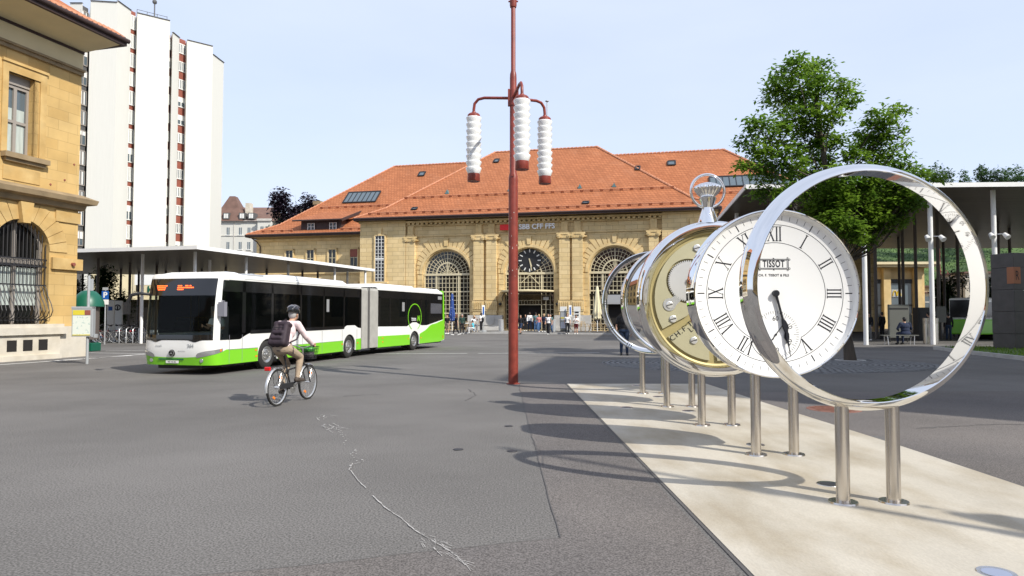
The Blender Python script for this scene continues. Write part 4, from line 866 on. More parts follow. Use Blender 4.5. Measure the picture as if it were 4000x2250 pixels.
# dial
t = unit('watch_dial', 'white clock dial with black Roman numerals in a steel case', 3.095, 8.1)
mb = MB(); mb.lathe([(0, .2), (.95, .2), (.988, .17), (.988, -.12), (.984, -.138), (.974, -.145), (.966, -.14), (.962, -.11)], (0, 0, ZC), 'y', 128); mb.build('steel_case', 'chrome', t, 35)
mb = MB(); mb.lathe([(.963, -.125), (.958, -.118), (.948, -.09), (.938, -.074), (.925, -.068), (0, -.068)], (0, 0, ZC), 'y', 128); df = mb.build('dial_face', 'dial', t, 30)
K_ = .985/543; DY = -.0684; dm_ = lambda a, b, d: (a, DY+d, ZC+b)
def PX(x, y): return ((x-697)*K_, (638-y)*K_)
mb = MB()
for k in range(60):
    a = 2*PI*k/60; big = k % 5 == 0; r0, r1, w_ = (462, 507, 7) if big else (479, 508, 2.6)
    dd = -.0009
    c0, s0 = math.sin(a), math.cos(a); p = [((r*c0+e*s0)*K_, (r*s0-e*c0)*K_) for r, e in ((r0, -w_/2), (r0, w_/2), (r1, w_/2), (r1, -w_/2))]
    mb.plate(p, [], dd+(.0 if r0 < 470 else 0), dd+.004, lambda a_, b_, d: (a_, DY+d+(.0), ZC+b_))
mb2 = MB()
def ringp(m_, cx, cy, r, w_, a0, a1, n=96): o = arc(cx, cy, r+w_/2, a0, a1, n); q = arc(cx, cy, r-w_/2, a0, a1, n)[::-1]; m_.plate(o+q, [], -.0008, 0.002, dm_)
ringp(mb, 0, 0, 447*K_, 3.5*K_, 0, 2*PI-.0001)
la = math.atan2(-(268), 165); ringp(mb, 0, 0, 330*K_, 3.5*K_, math.atan2(-280, 168), math.atan2(-280, 168)+2*PI-2*(PI/2-math.atan2(280, 168)))
scx, scy = 0, -267*K_; ringp(mb, scx, scy, 168*K_, 3.5*K_, PI+.08, 2*PI-.08, 48)
for k in range(60):
    a = 2*PI*k/60; big = k % 5 == 0; r0, r1, w_ = ((118, 153, 1.8) if big else (136, 153, 2.2)); c0, s0 = math.sin(a), math.cos(a)
    mb.plate([((r*c0+e*s0)*K_+scx, (r*s0-e*c0)*K_+scy) for r, e in ((r0, -w_/2), (r0, w_/2), (r1, w_/2), (r1, -w_/2))], [], -.0008, .001, dm_)
mb.build('minute_track', 'ink', df)
# Roman numerals made of thick and thin strokes with serifs
def num(s):
    W_ = {'I': 26, 'V': 58, 'X': 64}; tot = sum(W_[c] for c in s)-0; x = -tot/2; segs = []; h = 48
    def st_(x0, y0, x1, y1, w_): segs.append(((x0, y0), (x1, y1), w_))
    for c in s:
        w_ = W_[c]
        if c == 'I': cx_ = x+w_/2; st_(cx_, -h, cx_, h, 8.5); st_(cx_-11, h-2, cx_+11, h-2, 4); st_(cx_-11, -h+2, cx_+11, -h+2, 4)
        if c == 'V': cx_ = x+w_/2; st_(cx_-22, h, cx_+2, -h, 9); st_(cx_+22, h, cx_+2, -h, 3.5); st_(cx_-33, h-2, cx_-12, h-2, 4); st_(cx_+13, h-2, cx_+32, h-2, 4)
        if c == 'X': cx_ = x+w_/2; st_(cx_-22, h, cx_+22, -h, 9); st_(cx_+22, h, cx_-22, -h, 3.5); [st_(cx_+q-10, v, cx_+q+10, v, 4) for q in (-22, 22) for v in (h-2, -h+2)]
        x += w_
    return segs
for k, s_ in enumerate(('XII', 'I', 'II', 'III', 'IIII', 'V', 'VI', 'VII', 'VIII', 'IX', 'X', 'XI')):
    if s_ == 'VI': continue
    a = -2*PI*k/12; mb = MB(); j = 0
    for (p, q, w_) in num(s_):
        sxx = .86; p = Vector((p[0]*sxx, p[1]+388)); q = Vector((q[0]*sxx, q[1]+388)); t_ = (q-p).normalized(); n_ = Vector((-t_.y, t_.x))*w_*.5; j += 1
        pts = []
        for v in (p-n_, p+n_, q+n_, q-n_): pts.append(((v.x*math.cos(a)-v.y*math.sin(a))*K_, (v.x*math.sin(a)+v.y*math.cos(a))*K_))
        mb.plate(pts, [], -.0008-.0001*j, .001, dm_)
    mb.build('roman_numeral', 'ink', df)
for s_, k in (('60', 0), ('10', 1), ('20', 2), ('30', 3), ('40', 4), ('50', 5)):
    a = R(60*k); x = 103*math.sin(a); y = 103*math.cos(a)+(3 if k else 0); 
    rot = {0: 0, 1: -R(60), 2: R(60), 3: 0, 4: -R(60), 5: R(60)}[k]
    text_mb(s_, 42*K_, lambda p, q, d: (x*K_+p*math.cos(rot)-q*math.sin(rot), DY-.0008+d*.2, ZC+scy+y*K_+p*math.sin(rot)+q*math.cos(rot)), .004).build('seconds_figure', 'ink', df)
# maker's cartouche
lg = MB(); cx_, cy_ = PX(690, 448)
def fr(m_, x0, x1, y0, y1, w_): m_.plate([(x0, y0), (x1, y0), (x1, y1), (x0, y1)], [[(x0+w_, y0+w_), (x1-w_, y0+w_), (x1-w_, y1-w_), (x0+w_, y1-w_)]], -.003, .001, dm_)
fr(lg, cx_-98*K_, cx_+98*K_, cy_-34*K_, cy_+34*K_, 3*K_); fr(lg, cx_-90*K_, cx_+90*K_, cy_-27*K_, cy_+27*K_, 2.2*K_)
for sx_ in (-1, 1):
    for sy_ in (-1, 1):
        for r_, ox, oy in ((7, 103, 29), (6, 92, 39)): o = arc(cx_+sx_*ox*K_, cy_+sy_*oy*K_, r_*K_, 0, 2*PI-.01, 14); q = arc(cx_+sx_*ox*K_, cy_+sy_*oy*K_, (r_-3)*K_, 0, 2*PI-.01, 14)[::-1]; lg.plate(o+q, [], -.0009, .001, dm_)
for sy_ in (-1, 1):
    for a in (-50, -25, 0, 25, 50): p = (cx_+10*K_*math.sin(R(a)), cy_+sy_*(35+8*math.cos(R(a)))*K_); lg.plate([(cx_-1.4*K_, cy_+sy_*34*K_), (cx_+1.4*K_, cy_+sy_*34*K_), p], [], -.001, .001, dm_)
lo_ = lg.build('maker_cartouche', 'ink', df)
text_mb('TISSOT', 62*K_, lambda a, b, d: (cx_+a, DY-.0008+d*.2, ZC+cy_+b), .004, sx=.66, bold=.003, space=1.12).build('maker_name', 'ink', lo_)
sx2, sy2 = PX(689, 521); text_mb('CH. F. TISSOT & FILS', 22*K_, lambda a, b, d: (sx2+a, DY-.0008+d*.2, ZC+sy2+b), .004, sx=.92, bold=.0012, space=1.1).build('maker_line', 'ink', lo_)
def hand(nm, pts, dd):
    mb = MB(); Lp = []; Rp = []
    for (x, y, w_) in pts: Lp.append((x, y, w_))
    n = len(Lp); a_ = []; b_ = []
    for i, (x, y, w_) in enumerate(Lp):
        p = Vector(PX(x, y)); q = Vector(PX(*Lp[min(i+1, n-1)][:2])); o = Vector(PX(*Lp[max(i-1, 0)][:2])); t_ = (q-o).normalized(); n_ = Vector((-t_.y, t_.x))*w_*K_/2; a_.append(tuple(p+n_)); b_.append(tuple(p-n_))
    mb.plate(a_+b_[::-1], [], dd, dd+.008, dm_); return mb.build(nm, 'ink', df)
hand('hour_hand', [(697, 640, 16), (716, 715, 12), (738, 800, 13), (748, 825, 30), (757, 850, 40), (763, 890, 22), (765, 900, 30), (765, 925, 34), (770, 950, 12), (772, 955, 3)], -.022)
hand('minute_hand', [(697, 640, 13), (716, 715, 10), (738, 800, 10), (752, 850, 30), (762, 890, 14), (768, 950, 14), (775, 985, 6), (785, 1046, 3)], -.036)
hand('seconds_hand', [(745, 840, 3), (697, 905, 5), (686, 920, 4), (675, 936, 9), (672, 940, 3)], -.010)
mb = MB(); cxx, cyy = PX(697, 638); mb.lathe([(0, -.05), (.034, -.05), (.038, -.042), (.038, 0)], (cxx, DY, ZC+cyy), 'y', 24); mb.build('hand_boss', 'ink', df, 40); mb = MB(); cxx, cyy = PX(697, 905); mb.lathe([(0, -.014), (.012, -.014), (.012, 0)], (cxx, DY, ZC+cyy), 'y', 16); mb.build('seconds_boss', 'ink', df, 40)
posts(t, 0, .975)
# movement with crown
t = unit('watch_movement', 'gilded watch movement with steel gear in a steel case topped by a crown and bow', 3.055, 10.25)
ZM = 1.885
mb = MB(); mb.lathe([(0, .24), (1.02, .24), (1.15, .2), (1.178, .12), (1.176, .03), (1.165, -.04), (1.145, -.08), (1.12, -.098), (1.10, -.101), (1.026, -.098), (1.022, -.09), (1.02, -.02)], (0, 0, ZM), 'y', 128); mb.build('steel_case', 'chrome', t, 40)
mb = MB(); mb.lathe([(1.021, -.05), (1.0, -.06), (.975, -.045), (.965, -.02), (0, -.02)], (0, 0, ZM), 'y', 128); gp = mb.build('gilt_plate', 'gold', t, 35)
MC = 2.9975+.0; gm_ = lambda a, b, d: (a, -.02+d, ZM+b)
def G(x, z): return (x-3.03, z-1.885)
up = [G(2.245, 1.43)]+[(.93*math.cos(a), .93*math.sin(a)) for a in [R(212)-R(i*6.2) for i in range(33)]]
up = [(.93*math.cos(R(209)), .93*math.sin(R(209)))]+[(.93*math.cos(R(209-6*i)), .93*math.sin(R(209-6*i))) for i in range(1, 33)]+[(.35, -.02), (-.02, .02), (-.30, -.13), (-.45, -.26)]
gear_c = (-.42, .26)
mb = MB(); mb.plate(up, [arc(gear_c[0], gear_c[1], .335, 0, 2*PI-.1, 40)], -.035, .0, gm_); p1 = mb.build('upper_bridge', 'gold2', gp)
lowp = [(.93*math.cos(a), .93*math.sin(a)) for a in [R(218+3.2*i) for i in range(15)]]+[(-.13, -.55), (-.08, -.3), (-.1, -.17), (-.38, -.36)]
mb = MB(); mb.plate(lowp, [], -.035, 0, gm_); p2_ = mb.build('lower_bridge', 'gold2', gp)
lowr = [(.93*math.cos(a), .93*math.sin(a)) for a in [R(270+3.6*i) for i in range(25)]]+[(.4, -.1), (.05, -.25), (-.03, -.55)]
mb = MB(); mb.plate(lowr, [], -.035, 0, gm_); mb.build('balance_bridge', 'gold2', gp)
mb = MB(); nt_ = 62; pts = []
for k in range(nt_):
    a = 2*PI*k/nt_; for_ = ((.285, 0), (.312, .35), (.312, .62), (.285, .95))
    for r_, f in for_: pts.append((gear_c[0]+r_*math.cos(a+f*2*PI/nt_*.9), gear_c[1]+r_*math.sin(a+f*2*PI/nt_*.9)))
mb.plate(pts, [], -.045, -.01, gm_); gr_ = mb.build('gear_wheel', 'gear', gp)
mb = MB(); mb.lathe([(0, -.022), (.04, -.022), (.04, 0)], (gear_c[0], -.066, ZM+gear_c[1]), 'y', 20); mb.build('gear_hub', 'steel', gr_, 40)
mb = MB(); pts = [(-.02+.10*math.cos(a), -.18+.1*math.sin(a)) for a in [2*PI*i/30 for i in range(30)]]; 
for k in range(24):
    pass
mb = MB(); nt_ = 40; pts = []
for k in range(nt_):
    a = 2*PI*k/nt_
    for r_, f in ((.22, 0), (.245, .35), (.245, .62), (.22, .95)): pts.append((-.10+r_*math.cos(a+f*2*PI/nt_), -.24+r_*math.sin(a+f*2*PI/nt_)))
mb.plate(pts, [], -.028, -.01, gm_); mb.build('small_wheel', 'gold', gp)
mb = MB(); c_ = (-.71, -.09); mb.lathe([(0, -.044), (.095, -.044), (.095, -.036)], (c_[0], -.02, ZM+c_[1]), 'y', 24); mb.plate([(c_[0]+.02, c_[1]+.09), (c_[0]+.09, c_[1]-.02), (c_[0]+.2, c_[1]+.09), (c_[0]+.12, c_[1]+.16)], [], -.042, -.036, gm_); mb.build('click_cock', 'silver', gp, 40)
for sx_, sz_ in ((2.72, 2.64), (2.3, 1.79), (2.35, 1.58), (2.66, 1.26)):
    x, z = sx_-3.01, sz_-1.885
    mb = MB(); mb.lathe([(0, -.054), (.044, -.054), (.054, -.048), (.054, -.034)], (x, -.02, ZM+z), 'y', 24); s_ = mb.build('screw', 'gear', gp, 30)
    mb = MB(); mb.bar((x-.045, -.0765, ZM+z-.012), (x+.045, -.0765, ZM+z+.012), .012, .004, (0, 1, 0)); mb.build('screw_slot', 'plastic', s_)
ra = R(38)
for s_, x, z, sz_ in (('CH.F.TISSOT & FILS', 2.31, 1.27, .115), ('LOCLE', 2.60, 1.40, .10)):
    x -= 3.01; z -= 1.885
    text_mb(s_, sz_, lambda a, b, d: (x+a*math.cos(ra)-b*math.sin(ra), -.056+d, ZM+z+a*math.sin(ra)+b*math.cos(ra)), .006, 'LEFT', space=1.25).build('engraved_text', 'ink', gp)
mb = MB(); mb.lathe([(.15, -.02), (.145, .02), (.085, .20), (.07, .225), (.075, .24)], (-.085, .05, ZM+1.155), 'z', 32); mb.build('crown_stem', 'chrome', t, 40)
mb = MB(); mb.lathe([(0, .225), (.07, .225), (.09, .26), (.125, .35), (.13, .37), (.12, .375), (0, .375)], (-.085, .05, ZM+1.155), 'z', 32); mb.build('crown_cup', 'chrome', t, 40)
mb = MB(); n = 96; pr = [(.10, .385), (.15, .43), (.19, .49), (.20, .525), (.185, .55), (.12, .585), (.05, .605), (0, .608)]; vs = []
for k in range(n):
    a = 2*PI*k/n; f = 1+.045*math.cos(a*24)
    for r_, h in pr: vs.append((-.085+r_*f*math.cos(a), .05+r_*f*math.sin(a), ZM+1.155+h))
P_ = len(pr); mb.add(vs, [(k*P_+i, ((k+1) % n)*P_+i, ((k+1) % n)*P_+i+1, k*P_+i+1) for k in range(n) for i in range(P_-1)]); mb.build('fluted_crown', 'chrome', t, 60)
mb = MB(); mb.tube([(-.085+.255*math.cos(a), .05, ZM+1.155+.475+.255*math.sin(a)) for a in [2*PI*i/64 for i in range(64)]], .021, 14, closed=True); mb.build('bow', 'chrome', t, 60)
posts(t, 0, 1.165, zc=ZM)
# inner case back
t = unit('watch_case_back', 'closed domed polished watch case back hidden behind the gilded movement', 3.0, 12.3)
mb = MB(); mb.lathe([(0, -.16), (.5, -.13), (.82, -.07), (.93, -.03), (.95, -.05), (1.0, -.06), (1.03, -.02), (1.03, .14), (1.0, .17), (0, .2)], (0, 0, ZC), 'y', 128); mb.build('case_back', 'chrome', t, 45)
posts(t, 0, 1.02)
# last ring with numerals
t = unit('watch_chapter_ring', 'farthest thin steel ring with engraved dashes, at the end of the watch row', 2.955, 14.35)
mb = MB(); mb.lathe([(.965, .12), (.965, -.05), (.98, -.06), (1.06, -.08), (1.075, -.07), (1.075, .12)], (0, 0, ZC), 'y', 128, closed=True); cr_ = mb.build('steel_ring', 'chrome', t, 30)
mb = MB()
for k in range(12):
    for j in range((1, 2, 3, 3, 2, 2, 3, 3, 2, 2, 3, 3)[k]):
        a = 2*PI*k/12+R(2.6)*(j-1); c0, s0 = math.sin(a), math.cos(a); mb.plate([((r*c0+e*s0), (r*s0-e*c0)) for r, e in ((.985, -.006), (.985, .006), (1.06, .006), (1.06, -.006))], [], -.084, -.07, lambda a_, b_, d: (a_, d, ZC+b_))
mb.build('engraved_marks', 'ink', cr_)
posts(t, 0, 1.07)
# uplights set in the slab
for (x, y), lb, m in (((3.08, 6.7), 'dark round ground light behind the nearest ring', 'plastic'), ((3.09, 4.42), 'bluish glass ground light at the front edge of the slab', 'blueglass'), ((3.08, 8.71), 'dark round ground light just behind the clock dial posts', 'plastic'),
     ((3.02, 11.73), 'dark round ground light behind the movement posts', 'plastic'), ((2.93, 13.75), 'dark round ground light in front of the last ring', 'plastic'), ((2.9, 15.91), 'farthest ground light near the back edge of the slab', 'plastic'), ((2.03, 12.17), 'dark ground light near the left edge of the slab', 'plastic')):
    t = thing('ground_light', lb, 'ground light', (x, y, .012), 0, 'lights set flush in the concrete slab')
    mb = MB(); mb.lathe([(.085, .004), (.11, .006), (.115, 0)], n=28); mb.build('rim', 'steel', t)
    mb = MB(); mb.lathe([(0, .0035), (.0845, .0035)], n=28); mb.build('glass', m, t)
for i, (x, y) in enumerate(((-.66, 8.45), (.0, 8.35), (-.05, 10.2))):
    t = thing('valve_cover', ('small dark valve cover in the asphalt left of the seam, nearest the paint scratches', 'small dark valve cover right beside the asphalt seam', 'farthest small dark valve cover near the asphalt seam')[i], 'valve cover', (x, y, .004)); mb = MB(); mb.lathe([(0, .006), (.05, .006), (.062, .004), (.065, 0)], n=16); mb.build('lid', 'plastic', t)
t = thing('manhole_cover', 'rusty red round manhole cover in the asphalt right of the slab', 'manhole cover', (5.62, 12.0, .0))
mb = MB(); mb.lathe([(0, .012), (.40, .012), (.44, .008), (.45, 0)], n=32); cv = mb.build('cover', 'rustm', t)
mb = MB()
for k in range(-5, 6): mb.box(-.35 if abs(k) < 4 else -.2, .35 if abs(k) < 4 else .2, k*.07-.006, k*.07+.006, .0125, .018)
mb.build('ribs', 'rustm', cv)
# ================= TREES =================
def tree(name, label, base, trunk_pts, trunk_r, clumps, leaf, nclus, per, lm, seed=1, group=None, crad=.3, flat=.5, br=True, shell=.35):
    r = random.Random(seed); t = thing(name, label, 'tree', base, 0, group)
    mb = MB(); n = len(trunk_pts); mb.tube(trunk_pts, [trunk_r*(1-.62*i/(n-1)) if i else trunk_r*1.3 for i in range(n)], 10)
    if br:
        for ci, (x, y, z, rx, ry, rz) in enumerate(clumps):
            if len(clumps) > 20 and (z < 4.6 and ci % 3): continue
            k = 1
            while k < n-2 and trunk_pts[k+1][2] < z-.9-.25*math.hypot(x, y): k += 1
            k = max(k, min(n-2, 2 if n < 7 else 3)); a = Vector(trunk_pts[k]); b = Vector((x, y, z)); m = a.lerp(b, .5)+Vector((0, 0, -.12*(b-a).length))+Vector((r.uniform(-.1, .1), r.uniform(-.1, .1), 0))
            R0 = trunk_r*.30*(1-k/n*.4); mb.tube([a, a.lerp(m, .6), m, m.lerp(b, .6), b], [R0, R0*.7, R0*.5, R0*.33, R0*.16], 5)
            for _ in range(5):
                d = Vector((r.gauss(0, 1)*rx, r.gauss(0, 1)*ry, r.gauss(0, 1)*rz))*.6; mb.tube([m.lerp(b, r.uniform(.4, 1)), b+d*.5, b+d], [R0*.2, R0*.12, R0*.05], 4)
    mb.build('trunk', 'bark', t, 50)
    vs = []; fs = []; vol = [c[3]*c[4]*c[5] for c in clumps]; vol = [v**(2/3)*(2.1 if len(clumps) > 20 and c[2] < 6 else 1) for v, c in zip(vol, clumps)]; tot = sum(vol)
    for c, v in zip(clumps, vol):
        for _ in range(max(2, int(nclus*v/tot))):
            d = Vector((r.gauss(0, 1), r.gauss(0, 1), r.gauss(0, 1))).normalized()*(shell+(1-shell)*r.random()**.6)*r.uniform(.9, 1.12)
            cc = Vector((c[0]+d.x*c[3], c[1]+d.y*c[4], c[2]+d.z*c[5])); s0 = r.uniform(.5, 1.2)
            for _ in range(per):
                p = cc+Vector((r.gauss(0, 1)*crad*s0, r.gauss(0, 1)*crad*s0, r.gauss(0, 1)*crad*flat*s0)); a = r.uniform(0, 2*PI); l = leaf*r.uniform(.7, 1.25); ti = r.uniform(-.9, .25)
                u = Vector((math.cos(a)*math.cos(ti), math.sin(a)*math.cos(ti), math.sin(ti))); w_ = Vector((-math.sin(a), math.cos(a), r.uniform(-.5, .5))).normalized()*l*.27
                o = len(vs); vs += [tuple(p), tuple(p+u*l*.45+w_), tuple(p+u*l), tuple(p+u*l*.45-w_)]; fs.append((o, o+1, o+2, o+3))
    m = MB(); m.v = vs; m.f = fs; m.m = [0]*len(fs); m.build('crown', lm, t)
    return t
TB = Vector((12.0, 24.7, 0)); r = random.Random(21); cl_ = []
for (x, y, q) in ((470,110,115),(620,130,105),(350,220,100),(600,240,120),(780,260,85),(330,330,100),(520,350,120),(820,340,85),(450,460,130),(700,450,115),(200,520,95),(330,590,125),(560,600,140),(150,640,80),(700,620,105),(250,740,115),(420,760,125),(120,810,70),(600,760,130),(240,860,105),(450,900,120),(230,1000,80),(1060,470,100),(1180,440,70),(1000,560,100),(1120,560,80),(920,640,80),(1060,660,100),(870,730,85),(1000,760,100),(1150,720,60),(1245,640,35),(1255,780,60),(1150,820,85),(1330,860,70),(1450,890,60),(950,880,130),(750,900,135),(1150,950,95),(1270,980,80),(850,1050,130),(700,1060,110),(1050,1080,110),(1180,1130,75),(900,1200,95),(1000,1250,70),(1320,1060,45),(800,1180,75),(900,1310,50),(1210,1200,45), (560, 1000, 90), (400, 1000, 80), (620, 900, 100), (700, 980, 100), (800, 960, 100), (900, 1000, 105), (1010, 940, 100), (1110, 880, 90), (1210, 910, 85), (620, 1120, 90), (740, 1190, 90), (850, 1240, 80), (950, 1130, 100), (1100, 1010, 95), (1010, 1160, 90), (1160, 1070, 85), (1250, 1060, 75), (880, 1090, 100), (790, 1060, 100), (1060, 1230, 70), (960, 1330, 60)):
    px = 2850+x*.5521; py = 200+y*.5521; b = (1125-py)/2667; Y = 24.7+r.uniform(-1, 1)*1.7*(1-abs(x-650)/1100)
    t_ = Y/(.99926-b*.03859); X = (px-2000)/2667*t_; Z = 1.66+t_*(.03859+b*.99926); R_ = q*.5521*t_/2667; cl_.append((X-TB.x, Y-TB.y, Z, R_*1.02, R_*1.1, R_*.8))
tree('street_tree', 'tall leafy green tree with an uneven two lobed crown rising behind the watch sculpture', tuple(TB), [(.2, 0, 0), (.12, 0, .8), (.02, 0, 2.0), (-.15, .05, 3.4), (-.3, .1, 4.8), (-.45, .1, 6.4), (-.7, 0, 8.0), (-.9, 0, 9.6)], .17, cl_, .185, 3200, 12, 'leaf', 3, crad=.17, flat=.55)
mb = MB(); mb.lathe([(.42, .0), (.44, .018), (.5, .018), (.52, 0)], n=28); tg = thing('tree_grate', 'flat round stone ring set around the tree trunk', 'tree grate', (12.2, 24.7, .006)); mb.build('ring', 'kerb', tg)
def blob(n, w, d, h, z0, r): return [(r.uniform(-w, w), r.uniform(-d, d), z0+h*r.random(), r.uniform(.25, .45)*w, r.uniform(.25, .45)*w, r.uniform(.2, .32)*h+.3) for _ in range(n)]
def simple_tree(label, x, y, zb, h, w, lm, seed, leaf=.4, n=260, per=10, group='trees beyond the canopies', name='tree'):
    r = random.Random(seed); cs = blob(9, w, w*.8, h*.55, h*.32, r)
    return tree(name, label, (x, y, zb), [(0, 0, 0), (.05, 0, h*.25), (0, 0, h*.5), (0, 0, h*.8)], max(.12, h*.022), cs, leaf, n, per, lm, seed, group, crad=w*.12, flat=.6)
def atp(px, Y): return (px-2000)/2667*Y
simple_tree('dark copper beech behind the left roof slope of the station', atp(1172, 120), 120, 3, 21.5, 3.9, 'leafp', 5, .6, 1100, 16, group=None)
simple_tree('green bushy tree just left of the copper beech', atp(1100, 125), 125, 2, 18.2, 3.0, 'leafd', 6, .5, 420)
simple_tree('dark tree in shade beneath the left canopy beside the green booth', atp(385, 46), 46, 0, 4.6, 1.9, 'leafd', 7, .2, 800, 14, group=None)
simple_tree('green street tree seen through the big ring beyond the canopy', atp(3760, 62), 62, .3, 5.6, 1.9, 'leafd', 8, .24, 800, 14, group=None)
for i, (px, Y, top, w_, lb) in enumerate(((3600, 118, 664, 2.6, 'leftmost hilltop tree above the right canopy'), (3680, 122, 650, 3.4, 'broad hilltop tree above the right canopy'), (3760, 120, 662, 2.8, 'round hilltop tree above the right canopy fascia'), (3850, 124, 650, 2.4, 'narrow hilltop tree above the right canopy'), (3950, 122, 652, 3.2, 'hilltop tree near the right frame edge, above the canopy'), (3525, 116, 672, 2.4, 'low hilltop tree directly behind the big tree crown'), (4030, 125, 655, 3.2, 'rightmost hilltop tree cut by the frame edge'))):
    b = (1125-top)/2667; zt2 = 1.66+Y*(.03859+b*.99926)/(.99926-b*.03859); simple_tree(lb, atp(px, Y), Y, zt2-12, 12.6, w_, 'leaff', 30+i, .5, 300, 9)
for i in range(10):   # scrub on the slope
    r = random.Random(60+i); x = 44+i*6+r.uniform(-2, 2); y = 104+r.uniform(-4, 12)
for i, (x, y) in enumerate(((30, 108), (42, 112), (52, 106), (63, 114), (72, 108), (82, 112))):
    simple_tree(('first', 'second', 'third', 'fourth', 'fifth', 'rightmost')[i]+' bush from the left on the green slope seen between the canopy posts', x, y, hillz(x, y)-.8, 3.6, 2.2, 'leafd', 80+i, .35, 90, 9, 'bushes on the green slope', 'shrub')
r = random.Random(77); vs = []; fs = []
for _ in range(34000):   # leafy cover of the slope
    x = r.uniform(24, 130); y = r.uniform(90, 150); z = hillz(x, y)-.6; a = r.uniform(0, PI); h = r.uniform(.12, .38); o = len(vs); vs += [(x-.12*math.cos(a), y-.12*math.sin(a), z), (x+.12*math.cos(a), y+.12*math.sin(a), z), (x+r.uniform(-.2, .2), y+r.uniform(-.2, .2), z+h)]; fs.append((o, o+1, o+2))
m = MB(); m.v = vs; m.f = fs; m.m = [0]*len(fs); setp(m.build('ground_cover', 'leaff'), kind='stuff')
r = random.Random(78); vs = []; fs = []
for _ in range(9000):
    x = r.uniform(-190, -20); y = 188+r.random()*30; z = 20*r.random()*math.sin(min(1, (y-180)/70)*PI/2); a = r.uniform(0, PI); o = len(vs); vs += [(x-1, y, z), (x+1, y-.5, z+.2), (x+r.uniform(-.6, .6), y, z+r.uniform(1, 2.2))]; fs.append((o, o+1, o+2))
m = MB(); m.v = vs; m.f = fs; m.m = [0]*len(fs); setp(m.build('far_wood', 'leafd'), kind='stuff')

# ================= BUS =================
bus = thing('articulated_bus', 'white and lime green articulated city bus crossing the square', 'bus', (-7.48, 20.98, 0), R(-13.83))
BW = 2.33; yS = -1.9
def Dz(z):
    k = [(.2, .60), (.6, .70), (1.0, .70), (1.6, .66), (2.2, .58), (2.6, .48), (2.72, .42), (2.80, .30)]
    for (a, p), (b, q) in zip(k[:-1], k[1:]):
        if z <= b: return p+(q-p)*max(0, (z-a))/(b-a)
    return k[-1][1]
SE = []
for i in range(401):
    ph = PI*i/400; c_, s_ = math.cos(ph), math.sin(ph); SE.append((-BW/2+BW/2*math.copysign(abs(c_)**(2/4.6), c_), -abs(s_)**(2/4.6)))
LS = [0]
for a, b in zip(SE[:-1], SE[1:]): LS.append(LS[-1]+math.hypot(a[0]-b[0], .66*(a[1]-b[1])))
LT = LS[-1]
def FP(p, z, off=0):
    s_ = p*LT; i = min(range(0, 400), key=lambda k: 0 if LS[k] <= s_ <= LS[k+1] else 1); f = (s_-LS[i])/max(1e-9, LS[i+1]-LS[i]); a, b = SE[i], SE[i+1]; x = a[0]+(b[0]-a[0])*f; y = a[1]+(b[1]-a[1])*f; D = Dz(z)
    if off:
        t = Vector((b[0]-a[0], (b[1]-a[1])*D)); t.normalize(); nx_, ny_ = t.y, -t.x
        if (x+BW/2)*nx_+(y)*ny_ < 0: nx_, ny_ = -nx_, -ny_
        return (x+nx_*off, yS+y*D+ny_*off, z)
    return (x, yS+y*D, z)
def patch(mb, p0, p1, zlo, zhi, off, n=40, nz=8, m=0):
    vs = []
    for i in range(n+1):
        p = p0+(p1-p0)*i/n; a = zlo(p) if callable(zlo) else zlo; b = zhi(p) if callable(zhi) else zhi
        for j in range(nz+1): vs.append(FP(p, a+(b-a)*j/nz, off))
    mb.add(vs, [(i*(nz+1)+j, (i+1)*(nz+1)+j, (i+1)*(nz+1)+j+1, i*(nz+1)+j+1) for i in range(n) for j in range(nz)], m)
def px_(x):  # p for a given x on the front face
    return min((abs(FP(i/200, 1.2)[0]-x), i/200) for i in range(201) if 0 < i < 200)[1]
def py_(y): return min((abs(FP(i/400, 1.2)[1]-y), i/400) for i in range(0, 90))[1]
ym = lambda xx: (lambda a, b, d: (xx+d, a, b))
def archtop(c, r_, z0=.28, zc=.40, n=14): a0 = math.asin((z0-zc)/r_); return [(c+r_*math.cos(t), zc+r_*math.sin(t)) for t in [a0+(PI-2*a0)*i/n for i in range(n+1)]]  # right to left
def sm(pts, n=6):
    out = []
    for i in range(len(pts)-1):
        p0 = pts[max(0, i-1)]; p1 = pts[i]; p2 = pts[i+1]; p3 = pts[min(len(pts)-1, i+2)]
        for k in range(n):
            t = k/n; out.append(tuple(.5*((2*p1[c])+(-p0[c]+p2[c])*t+(2*p0[c]-5*p1[c]+4*p2[c]-p3[c])*t*t+(-p0[c]+3*p1[c]-3*p2[c]+p3[c])*t**3) for c in (0, 1)))
    return out+[pts[-1]]
WL = [(yS, .945), (-1.45, .945)]+sm([(-1.37, .95), (-1.15, 1.04), (-.85, 1.12), (-.3, 1.18), (.5, 1.18), (1.2, 1.13), (2.3, 1.11), (4.55, 1.12)], 5)[0:]+[(4.85, 1.16), (5.1, 1.24), (5.75, 1.24), (5.95, 1.16), (6.1, 1.13), (6.27, 1.13)]
YE = 6.27
bot = [(YE, .28)]+archtop(5.32, .50)+archtop(0, .52)+[(yS, .28)]
mb = MB(); mb.plate(bot+WL, [], 0, -.04, ym(0)); mb.plate([(yS, 2.62), (YE, 2.66), (YE, 2.74), (yS, 2.74)], [], 0, -.04, ym(0))
mb.plate([(yS, .28), (YE, .28), (YE, 1.12), (yS, 1.12)], [], 0, .04, ym(-BW)); mb.plate([(yS, 2.62), (YE, 2.66), (YE, 2.74), (yS, 2.74)], [], 0, .04, ym(-BW))
patch(mb, 0, 1, .28, .95, 0, 80, 4); patch(mb, 0, 1, 2.62, 2.80, 0, 80, 6)
pA, pB = py_(-2.27), None; pC = px_(-.09); pD = 1-pC; 
